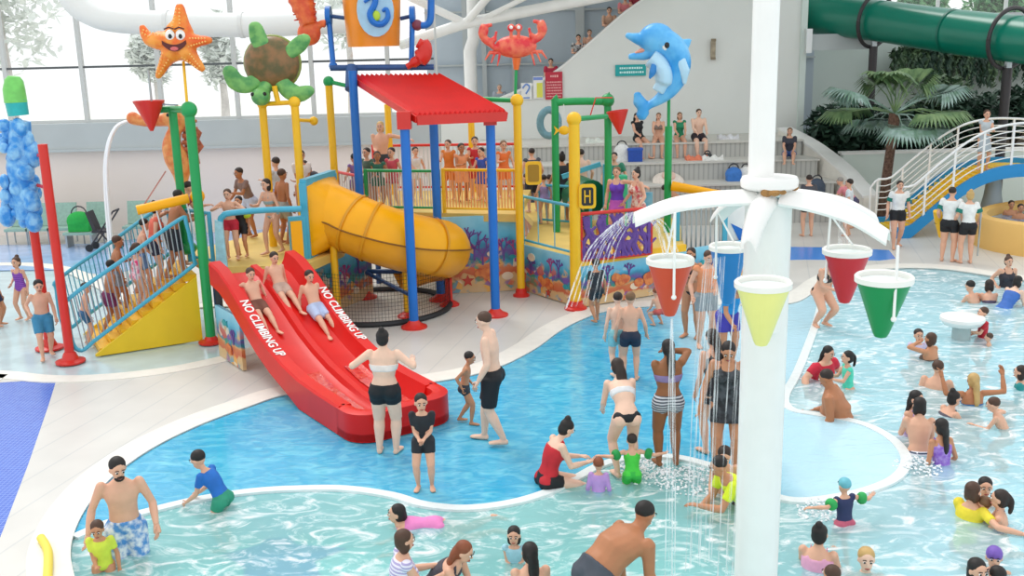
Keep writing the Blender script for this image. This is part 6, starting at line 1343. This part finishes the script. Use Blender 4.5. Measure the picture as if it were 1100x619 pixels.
P('small child in a bright green float suit standing in the shallow pool', 679, 520, 1.02, 2, 'light', ('short', 'dark'), [('suit', '4fd84a'), ('floatie', '1f9a4a'), ('shorts', '3ac04a', .5)], vt=467, arms=('out', 'out'))
P('toddler in a lilac rash shirt with red hair sitting in the shallow pool', 643, 527, .92, -8, 'light', ('short', 'red'), [('top', 'c79be0', 'long')], vt=492, lean=4, arms=('down', 'down'))
P('woman in a red swimsuit and black shorts sitting on the kerb', 588, 528, 1.62, -72, 'pale', ('bun', 'black'), [('suit', 'cc2430'), ('shorts', BK, .4)], z=-.10, ph=.10, lean=14, bend=8, hp=25, fem=True, arms=('low', 'low'), feet=[(-.07, .46, -.08), (.04, .5, -.1)])
P('boy with wet hair squatting in front of the man in the neon shirt', 778, 528, 1.3, 165, 'light', ('short', 'dark'), [], vt=476, lean=12, hp=16, arms=('front', 'reach'))
P('person in a neon yellow shirt crouching behind the white column', 806, 545, 1.7, 100, 'mid', ('short', 'black'), [('top', 'dff02a'), ('shorts', '20242a', .6)], vt=488, lean=30, bend=14, arms=('fwd', 'reach'))
# ---- south pool
def swimmer(label, u, v, H, face, **k): return P(label, u, v, H, face, pos=k.pop('pos'), legs='swim', lean=86, ph=.0, **k)
q = g(468, 562, WZ); swimmer('dark haired girl in a pink swimsuit gliding face down', 0, 0, 1.42, 96, pos=(q.x, q.y, -.06), skin='light', hair=('wet', 'black'), wear=[('suit', 'f08ac8')], z=0, hp=-40, arms=((.03, .12, -.18), (.03, .12, -.18)), fem=True)
P('woman in a white and lilac striped top, brown hair, at the bottom edge', 428, 640, 1.6, -70, 'light', ('bob', 'brown'), [('top', 'e9e4f2/b0a4d0', 'vest')], vt=571, fem=True, lean=8, arms=('fwd', 'fwd'))
P('red haired woman leaning forward beside the swimmer in pink', 459, 622, 1.6, -110, 'light', ('long', 'red'), [('suit', '4a4650')], vt=577, fem=True, lean=35, bend=15, arms=('reach', 'fwd'))
P('small child in a pale blue suit at the bottom centre', 553, 602, .98, 175, 'light', ('bob', 'black'), [('top', 'a8dcec', 'vest')], vt=565, arms=('front', 'front'))
P('long haired woman seen from behind at the bottom centre', 571, 640, 1.6, 10, 'light', ('wet', 'black'), [('bra', '8a8f98')], vt=585, fem=True, arms=('front', 'reach'))
P('big bare-backed man stooping over at the bottom edge', 640, 655, 1.84, -60, 'tan', ('short', 'black'), [('shorts', '4a4f5a', .7)], vt=557, lean=48, bend=20, hp=-2, arms=((-.0, .02, -.31), (.0, .06, -.3)), fat=1.25)
# ---- east pool
P('woman in a black bikini sitting on the rim where kerb and deck meet', 880, 350, 1.62, 200, 'light', ('bob', 'blond'), [('brief', '2a2420'), ('bra', '3a3430')], z=-.012, fem=True, ph=.40, lean=22, bend=6, hp=20, arms=('prop', 'front'), fat=1.1)
P('dark haired woman in a billowing red top in the water right of the column', 880, 404, 1.62, 215, 'light', ('wet', 'black'), [('top', 'd01f3c')], vt=370, fem=True, lean=12, hp=8, arms=((.2, .05, -.2), (.2, .05, -.2)), fat=1.5)
P('girl in a turquoise suit beside the woman in red', 911, 416, 1.2, 90, 'light', ('pony', 'black'), [('top', '5ae0c0', 'vest')], vt=377, arms=('fwd', 'fwd'))
P('large bare-chested man facing left below the woman in red', 902, 447, 1.78, 62, 'tan', ('short', 'dark'), [], vt=400, lean=14, hp=15, fat=1.35, arms=('down', 'front'))
P('girl in a pale lilac top left of the mushroom fountain', 985, 374, 1.25, 175, 'light', ('short', 'dark'), [('top', 'd8cdea')], vt=353, arms=('front', 'front'))
P('curly haired woman with a hand to her face beside the girl in lilac', 1001, 386, 1.6, 40, 'mid', ('bob', 'brown'), [('bra', '6a5a50')], vt=358, fem=True, arms=('face', 'front'))
P('bare-shouldered man in profile below the curly haired woman', 1005, 417, 1.7, -40, 'light', ('short', 'brown'), [], vt=388, arms=('down', 'fwd'))
P('woman with a long wet ponytail lifting goggles with both arms', 1045, 434, 1.64, 2, 'tan', ('wet', 'blond'), [('bra', '2f6fa8')], vt=402, fem=True, arms=('outup', 'outup'))
P('boy with outstretched arm swimming at the right, facing left', 1084, 460, 1.2, 60, 'light', ('short', 'brown'), [], vt=430, lean=30, arms=('fwd', 'out'))
P('dark haired person in a green top cut by the right edge', 1098, 416, 1.4, 60, 'light', ('bob', 'dark'), [('top', '1f8a8a')], vt=393)
P('girl in a white and lilac top, leftmost of the seated family group', 975, 466, 1.5, -150, 'light', ('wet', 'black'), [('suit', 'e8e0f0~b89ad0')], vt=418, fem=True, lean=10, arms=('reach', 'front'))
P('woman in a navy and white striped swimsuit bottom with bare back', 987, 486, 1.62, -12, 'light', ('bob', 'black'), [('shorts', 'e8ecf2/3f4c66', .3), ('brief', '3f4c66')], vt=432, fem=True, lean=16, arms=('fwd', 'reach'))
P('woman with dark bun stretching her arm right behind the family group', 1008, 446, 1.6, -80, 'light', ('bun', 'black'), [('suit', '5a5560')], vt=422, fem=True, lean=22, arms=('fwd', 'fwd'))
P('girl in a lilac and purple swimsuit with purple goggles, rightmost of the family', 1012, 498, 1.45, 12, 'mid', ('wet', 'black'), [('suit', 'b9a0e0~8a5ac8')], vt=452, fem=True, lean=8, arms=('down', 'slight'))
P('dark haired bather left of the three by the yellow wall', 1052, 326, 1.5, 30, 'light', ('short', 'black'), [], vt=304, lean=25, arms=('fwd', 'out'))
P('dark haired bather in the middle of the three by the yellow wall', 1064, 326, 1.5, -10, 'light', ('bob', 'dark'), [('bra', '5a5068')], vt=303, lean=20, fem=True, arms=('fwd', 'fwd'))
P('pale backed bather in blue trunks right of the three by the yellow wall', 1078, 330, 1.6, -60, 'pale', ('bob', 'black'), [('suit', '3f6fc0')], vt=300, lean=40, fem=True, arms=('fwd', 'reach'))
P('woman in a dark swimsuit sitting back against the yellow wall', 1080, 308, 1.62, 180, 'light', ('bun', 'brown'), [('suit', '32303a')], vt=275, fem=True, arms=('hips', 'hips'))
P('child in a red top standing beside the mushroom fountain', 1056, 362, 1.2, 90, 'light', ('short', 'brown'), [('top', 'c82434'), ('shorts', 'c82434', .4)], vt=330, arms=('fwd', 'front'))
P('baby held low in the water beside the child in red', 1063, 371, .8, 60, 'light', ('short', 'brown'), [], vt=358)
P('small child in a navy float vest with green arm floats and teal cap', 907, 562, 1.05, 20, 'light', ('swimcap', '6fc0d0'), [('top', '2a3560', 'vest'), ('floatie', '2fae5a'), ('shorts', 'c8607a', .4)], vt=515, arms=('out', 'out'))
P('woman in a pink strapped swimsuit with dark hair at the lower right', 876, 612, 1.6, -30, 'light', ('bun', 'black'), [('suit', 'e8a8c8')], vt=568, fem=True, arms=('fwd', 'fwd'), lean=10)
P('bald bather low in the water right of the woman in pink', 929, 612, 1.5, 170, 'pale', ('short', 'blond'), [], vt=597)
P('brown haired child at the bottom edge beneath the woman in pink', 895, 640, 1.2, 30, 'mid', ('short', 'brown'), [('top', 'b8b0d8')], vt=609)
P('woman in a bright yellow top playing in the group at the lower right', 1040, 556, 1.6, -60, 'light', ('bob', 'brown'), [('top', 'f0dc3a')], vt=519, fem=True, arms=('fwd', 'out'))
P('bare-shouldered boy at the back of the lower right group', 1056, 540, 1.4, 165, 'light', ('short', 'black'), [], vt=512)
P('small child in the middle of the lower right group', 1058, 556, 1.0, 60, 'light', ('short', 'light'), [], vt=534)
P('girl with a wet braid on the right of the lower right group', 1076, 562, 1.4, 60, 'light', ('pony', 'dark'), [('bra', '8a6a9a')], vt=527, arms=('fwd', 'fwd'))
P('dark haired bather at the bottom right corner, left of two', 1045, 632, 1.5, 190, 'light', ('bob', 'black'), [('top', '3a4a70')], vt=599)
P('bather in a purple swim cap at the bottom right corner', 1066, 612, 1.4, 160, 'light', ('swimcap', '7a5ab8'), [('bra', '5a4a90')], vt=586)
P('dark haired child just below the purple swim cap', 1072, 636, 1.2, 20, 'light', ('short', 'black'), [], vt=610)
# ---- left wading area
P('girl in a purple striped swimsuit standing far left', 27, 343, 1.28, 170, 'light', ('bun', 'brown'), [('suit', 'a05ac8/6a3aa0')], z=0, arms=('down', 'hips'), fem=True)
P('child in dark trunks cut by the left edge', -1, 350, 1.2, -90, 'mid', ('short', 'black'), [('shorts', '2a3050', .5), ('top', 'b0506a')], z=0)
P('boy in teal blue board shorts wading beside the red post', 51, 384, 1.42, -150, 'light', ('short', 'black'), [('shorts', '3f8fb8', .8)], z=0, lean=8, hp=12, legs='step', arms=('down', 'hips'))
# ---- on the stair ramp
def onramp(label, u, s, H, face, *a, **k):
    base = r0 + rp_(s, RW * k.pop('w', .5), 0); return P(label, 0, 0, H, face, *a, pos=(base.x, base.y, max(0, zt * (s - .35) / (RL - .35)) + .03), z=0, **k)
onramp('shirtless boy at the foot of the stair ramp', 0, .22, 1.15, -60, 'light', ('short', 'dark'), [('shorts', '3a6f9a', .6)], lean=12)
onramp('bare-backed boy in purple trunks low on the stair ramp', 0, .62, 1.35, -50, 'tan', ('short', 'black'), [('shorts', '7a2a5a', .6)], lean=14, legs='step', w=.35)
onramp('tall tanned boy climbing the lower stair ramp', 0, .85, 1.5, -60, 'tan', ('short', 'brown'), [('shorts', '8f9aa8', .6)], lean=12, legs='step', w=.75, arms=('fwd', 'down'))
onramp('girl in a pink patterned swimsuit halfway up the stair ramp', 0, 1.12, 1.25, -45, 'light', ('pony', 'brown'), [('suit', 'e83a78~f4e4ea')], lean=8, w=.3)
onramp('slim boy in blue shorts halfway up the stair ramp', 0, 1.3, 1.45, -65, 'light', ('short', 'black'), [('shorts', '6a9ad8', .7)], lean=16, w=.72, legs='step', arms=('fwd', 'slight'))
onramp('woman in a coral pink top near the upper ramp', 0, 1.52, 1.6, -70, 'light', ('bun', 'dark'), [('top', 'e8705a', 'vest'), ('shorts', '2a3048', .5)], fem=True, lean=10, w=.5, arms=('face', 'down'))
onramp('man in dark shorts near the top of the stair ramp', 0, 1.78, 1.66, -60, 'tan', ('short', 'black'), [('shorts', '242a36', .8)], lean=18, w=.3, legs='step', arms=('fwd', 'fwd'))
onramp('woman in a maroon shirt at the top of the stair ramp', 0, 2.0, 1.6, -70, 'light', ('short', 'dark'), [('top', 'a02a50'), ('shorts', '22252e', .9)], lean=22, bend=8, w=.65, arms=('fwd', 'hips'))
# ---- slide platform
zp = 1.32
P('boy in red trunks gripping the cyan bar at the top of the slide', 251, 278, 1.32, 182, 'light', ('short', 'brown'), [('shorts', 'c8203a', .45)], z=zp, Y=None, arms=((.02, .14, -.04), (.02, .14, -.04)), hp=5)
P('child in black with a lime arm float beside the boy in red trunks', 262, 275, 1.15, 170, 'mid', ('short', 'black'), [('top', '1f2226'), ('floatie', 'c8e83a'), ('shorts', '1f2226', .6)], z=zp, arms=('down', 'slight'))
P('slim girl in a pale grey bikini stepping onto the red slide', 296, 272, 1.45, 150, 'light', ('bob', 'dark'), [('brief', '9fb8bc'), ('bra', '9fb8bc')], z=zp, fem=True, lean=12, legs='step', arms=('slight', 'fwd'))
P('tall boy in grey shorts waiting behind the girl on the platform', 306, 262, 1.5, -40, 'tan', ('short', 'brown'), [('shorts', 'a8a8a4', .7)], z=zp, lean=6)
P('leaning bather in a brown top at the back left of the platform', 272, 254, 1.5, 140, 'tan', ('short', 'dark'), [('top', '8a7068'), ('shorts', 'c8d0e8', .7)], z=zp, lean=24, arms=('fwd', 'reach'))
P('boy in blue shorts left of the yellow arch post', 303, 245, 1.5, 60, 'light', ('short', 'dark'), [('shorts', '5a7ab8', .8), ('top', 'c8d0dc')], z=zp + .1, arms=('fwd', 'front'))
P('dark haired boy looking over the yellow tube slide entrance', 328, 240, 1.5, 200, 'mid', ('short', 'black'), [('top', 'e4dcd8')], z=zp + .3, arms=('front', 'front'))
P('boy in a black top in front of the tube slide entrance', 335, 246, 1.35, 195, 'brown', ('short', 'black'), [('top', '24262c')], z=zp + .1, hp=20, arms=('front', 'reach'))
P('bather in a dark swimsuit bending behind the blue frame', 352, 238, 1.5, 80, 'tan', ('short', 'dark'), [('suit', '3a3640')], z=zp + .2, lean=50, bend=10, arms=('reach', 'fwd'))
# sliders
def slider(label, s, wv, H, face, *a, **k):
    i = 0
    while i < len(prof_s) - 2 and prof_s[i + 1][0] < s: i += 1
    a0, b0 = prof_s[i], prof_s[i + 1]; zf = a0[2] + (b0[2] - a0[2]) * (s - a0[0]) / (b0[0] - a0[0]); sl_ = (a0[2] - b0[2]) / (b0[0] - a0[0])
    pos = S0 + d * s + nn * wv; pos.z = zf - .02
    return P(label, 0, 0, H, face, *a, pos=pos, z=0, ph=.07, lean=-32, feet=[(-.06, .47, .04 - .47 * sl_), (.06, .47, .04 - .47 * sl_)], **k)
fdeg = math.degrees(math.atan2(-d.x, d.y))
slider('boy lying back in dark trunks sliding down the left lane', 1.05, -.42, 1.35, fdeg, 'light', ('short', 'brown'), [('shorts', '7a4a3a', .6)], hp=30, arms=((.1, -.05, -.2), (.1, -.05, -.2)))
slider('boy lying back near the top of the right lane', .75, .12, 1.35, fdeg, 'light', ('short', 'dark'), [('shorts', 'c8a898', .6)], hp=30, arms=('down', 'down'))
slider('boy in pale blue shorts sliding down the right lane', 1.35, .46, 1.4, fdeg, 'light', ('short', 'dark'), [('shorts', 'b8c8e8', .8)], hp=30, arms=('down', 'down'))
# ---- tower platforms
zt_ = 1.68
P('blond haired adult with bare shoulders on the high platform under the roof', 413, 212, 1.75, 175, 'light', ('bob', 'blond'), [('shorts', '3a4048', .6)], z=zt_, Y=None, arms=('out', 'front'))
for u, v, H, fc, sk, hc, cl, lab in ((398, 222, 1.3, 150, 'light', 'dark', '5f7a6a', 'child in a green top behind the green railing'), (408, 224, 1.25, 190, 'tan', 'brown', '2f6f5a', 'child in dark green trunks behind the green railing'), (424, 222, 1.3, 160, 'light', 'dark', 'e05a6a', 'child in a pink red top behind the green railing'), (448, 214, 1.2, 200, 'light', 'black', 'e8e8e8', 'child in white beside the front blue post'),
                             (384, 224, 1.2, 30, 'mid', 'black', '8a6aa8', 'child in a purple top at the left end of the green railing')):
    P(lab, u, v, H, fc, sk, ('short', hc), [('top', cl, 'vest'), ('shorts', cl, .5)], z=zt_, arms=('slight', 'front'))
for u, v, H, fc, sk, hc, cl, lab in ((484, 214, 1.35, 160, 'light', 'brown', 'e8883a', 'child in orange left of the front right blue post'), (497, 216, 1.3, 200, 'tan', 'dark', 'f0a070', 'child in peach behind the yellow topped railing'), (512, 213, 1.4, 180, 'light', 'dark', 'd8343a', 'child in a red top behind the yellow topped railing'), (519, 216, 1.2, 150, 'light', 'black', '3a5ac0', 'child in blue beside the child in red'), (542, 212, 1.3, 190, 'light', 'light', 'f07a3a', 'child in bright orange right of the blue post')):
    P(lab, u, v, H, fc, sk, ('short', hc), [('shorts', cl, .8), ('top', cl, 'vest')], z=zt_, arms=('slight', 'fwd'))
# behind the low cyan railing
zl = .97
for u, v, H, fc, sk, hs, w_, kw, lab in (
    (573, 228, 1.6, 20, 'light', ('short', 'dark'), [('shorts', '2a3040', .9), ('top', '4a5058', 'vest')], {}, 'man in dark clothes left of the tall yellow post with the badge'),
    (585, 240, 1.15, 10, 'light', ('short', 'dark'), [('suit', '9a8ac0')], {}, 'little girl with bare back behind the cyan railing'),
    (605, 238, 1.62, 15, 'mid', ('bun', 'black'), [('top', '22262c'), ('shorts', '2c3a4a', .9)], dict(fem=True), 'woman in a black T-shirt with a high bun by the green arch'),
    (617, 246, .95, -20, 'light', ('short', 'brown'), [('top', '3fb0b8'), ('shorts', '3f6fb0', .6)], {}, 'small child in teal just left of the tall yellow post'),
    (625, 234, 1.65, 10, 'pale', ('short', 'dark'), [('shorts', '3a3f4a', .8)], {}, 'bare-backed man behind the tall yellow post'),
    (663, 262, 1.62, 160, 'light', ('short', 'light'), [('suit', '6a3fc0'), ('skirt', 'c05ac0', .35)], dict(fem=True, arms=('out', 'down')), 'woman in a purple swimsuit behind the purple coral fence'),
    (685, 264, 1.6, 120, 'light', ('bun', 'black'), [('suit', 'c83a44~e8d8c8')], dict(fem=True), 'woman in a red floral swimsuit beside the woman in purple'),
    (660, 236, 1.6, 170, 'light', ('short', 'dark'), [('top', '3a8a70')], {}, 'man in a green shirt looking over the woman in purple')):
    kw.setdefault('arms', ('slight', 'slight')); P(lab, u, v, H, fc, sk, hs, w_, z=zl, **kw)
# crowd climbing beyond, behind the yellow posts
for u, vv, Yq, z_, H, fc, sk, hc, cl, lab in ((566, 0, 27.0, 1.35, 1.7, 60, 'light', 'brown', '8a6a58', 'bare-shouldered man carrying a bag behind the left tall yellow post'), (577, 0, 27.2, 1.1, 1.65, 30, 'tan', 'dark', '2f9ad0', 'person with a bright blue towel behind the yellow post'), (590, 0, 27.4, .9, 1.6, 20, 'light', 'dark', '7a9ab8', 'person in grey blue carrying the inflatable ring')):
    x = gy(u, 160, Yq).x; P(lab, 0, 0, H, fc, sk, ('short', hc), [('top', cl), ('shorts', '3a4250', .8)], pos=(x, Yq, 0), z=0, arms=('chest', 'slight'))
# ---- seated spectators on the tiers
def seated(label, u, tier, H, face, skin, hair, wear, **k):
    y = TY[tier] + .42; x = gy(u, 180, y).x; kw = dict(ph=.085, lean=6, arms=('knee', 'knee'), feet=[(-.07, .27, -.235), (.07, .27, -.235)]); kw.update(k)
    return P(label, 0, 0, H, face, skin, hair, wear, pos=(x, y, TZ[tier]), z=0, **kw)
seated('woman in black lying on her side on the top tier left of the dolphin pole', 686, 3, 1.65, 200, 'light', ('wet', 'black'), [('top', BK, 'vest'), ('shorts', BK, .3)], fem=True, lean=-14, arms=('prop', 'knee'))
seated('woman in a dark bikini sitting just left of the green dolphin pole', 707, 3, 1.62, 170, 'light', ('long', 'light'), [('bra', '8a7a70'), ('brief', '2a2a30')], fem=True)
seated('woman in a green top sitting just right of the dolphin pole', 729, 3, 1.62, 180, 'light', ('bob', 'light'), [('top', '1f8a60', 'vest')], fem=True)
seated('bare-chested man in dark shorts sitting at the right of the top tier', 749, 3, 1.78, 185, 'pale', ('short', 'brown'), [('shorts', '2f2a34', .7)])
seated('person in dark top and denim sitting right of the white pipe', 847, 2, 1.65, 165, 'light', ('long', 'light'), [('top', '3a3c48'), ('shorts', '4a6aa8', .8)], fem=True, feet=[(-.07, .45, -.02), (.07, .45, -.02)])
seated('person lying on the tier behind the yellow water cannon', 735, 0, 1.65, -100, 'mid', ('short', 'dark'), [('shorts', 'c87a6a', .6)], lean=-60, feet=[(-.07, .47, .04), (.07, .47, .04)], arms=('down', 'down'))
q = gy(912, 207, 27.4); P('person in a pink top leaning on the lower end of the parapet', 0, 0, 1.6, 60, 'light', ('short', 'grey'), [('top', 'e8909a'), ('shorts', '4a4a70', .7)], pos=(q.x, 27.0, 0), z=0, lean=40, arms=('fwd', 'reach'), ph=.45)
q = gy(925, 230, 25.9); P('person in a white shirt standing beside the bridge foot behind the lifeguard', 0, 0, 1.5, 60, 'light', ('short', 'dark'), [('top', 'e4ecf0'), ('shorts', '3a5a80', .7)], pos=(q.x - .3, 25.9, 0), z=0)
P('person in dark shorts whose legs show under the right arm of the fountain', 867, 254, 1.62, 0, 'light', ('short', 'dark'), [('shorts', BK, .5), ('top', '4a4a50')], z=0, fem=True)
# ---- spectators on the upper ramp
for u, lab, cl, hc, H in ((536, 'spectator low on the upper ramp beside the column', 'a0a8b4', 'grey', 1.6), (592, 'spectator in a red top leaning on the sweeping white wall', 'c02a4a', 'black', 1.65), (622, 'spectator in a black and white top on the ramp', '2a2a2c~d8d8d8', 'black', 1.7), (634, 'bare-shouldered spectator right of the one in black and white', 'd8a890', 'brown', 1.6),
                         (655, 'dark haired spectator high on the ramp', 'c8a088', 'black', 1.7), (672, 'spectator in pink near the top of the ramp', 'e0848a', 'brown', 1.7), (684, 'highest spectator in dark red at the ramp top', 'a03040', 'dark', 1.7)):
    xx = gy(u, 60, YD + .8).x; zz = min(prof, key=lambda p: abs(p.x - xx)).z - 1.13
    P(lab, 0, 0, H, 175, 'light', ('short', hc), [('top', cl), ('shorts', '3a4050', .8)], pos=(xx, YD + .97, zz), z=0, lean=14, arms=('fwd', 'low'))
# ---- lifeguards and bridge
def guard(lab, u, v, H, face, **k): return P(lab, u, v, H, face, 'light', k.pop('hair', ('short', 'dark')), [('top', 'f2f4f2'), ('shorts', BK, k.pop('sl', .5))], z=0, **k)
TS = cloth('0f7a6c')
def sleeves(t, H, d_):
    m = M()
    for sg in (-1, 1): el, wr = d_['arms'][sg]; sh = (el - wr).normalized(); S_0 = d_['C'] + V(sg * .1, 0, -.03); a = S_0.lerp(el, .35) * H; b = S_0.lerp(el, .68) * H; m2 = M(); m2.tube([a, b], .043 * H, 12); m2.build('teal_sleeve', TS, t)
guard('lifeguard in white shirt and black shorts walking at the bridge foot', 962, 266, 1.66, 175, legs='step', extra=sleeves)
def both(t, H, d_): sleeves(t, H, d_); rescue_tube(t, H, d_)
guard('lifeguard in white shirt carrying the yellow rescue float', 1017, 281, 1.72, -35, extra=both, arms=((.04, .08, -.27), 'down'))
guard('blond lifeguard in white shirt with her back to us', 1037, 283, 1.66, -5, hair=('bun', 'blond'), fem=True, extra=sleeves, arms=('slight', 'slight'))
i = min(range(len(cn)), key=lambda i: abs((cn[i] + BO).x - gy(1066, 186, YE).x)); q = cn[i] + BO
P('girl in a pale grey dress leaning on the bridge railing', 0, 0, 1.55, 172, 'light', ('short', 'brown'), [('top', 'c4ced4', 'vest'), ('skirt', 'b4c2cc', .9)], pos=(q.x, YE + .6, q.z + .05), z=0, fem=True, arms=('fwd', 'front'))
for u, v, lab in ((1085, 222, 'left head of the bathers in the raised pool'), (1095, 226, 'right head of the bathers in the raised pool'), (1062, 238, 'bather nearest the wall end in the raised pool')):
    q = g(u, v + 8, .55); P(lab, 0, 0, 1.4, 170, 'mid', ('short', 'dark'), [], pos=(max(q.x, yc.x - rx + 1.0), max(23.0, min(25.4, q.y)), .12), z=0, ph=.09, feet=[(-.07, .3, .04), (.07, .3, .04)])
# ================================================================ LIGHT
w = bpy.data.worlds.new('world'); sc.world = w; w.use_nodes = True
bg = w.node_tree.nodes['Background']; bg.inputs[0].default_value = (.96, .985, 1, 1); bg.inputs[1].default_value = 1.12
sl = bpy.data.lights.new('sun', 'SUN'); sl.energy = 1.3; sl.angle = math.radians(25); sl.color = (1, .97, .93)
so = bpy.data.objects.new('sun', sl); COL.objects.link(so); so.rotation_euler = (math.radians(-28), math.radians(-22), 0)
vs = sc.view_settings; vs.view_transform = 'Standard'; vs.look = 'None'; vs.gamma = 1; vs.exposure = 0.06
try: vs.use_curve_mapping = False
except Exception: pass
sc.cycles.max_bounces = 6; sc.cycles.transparent_max_bounces = 24
try: sc.cycles.use_denoising = True
except Exception: pass
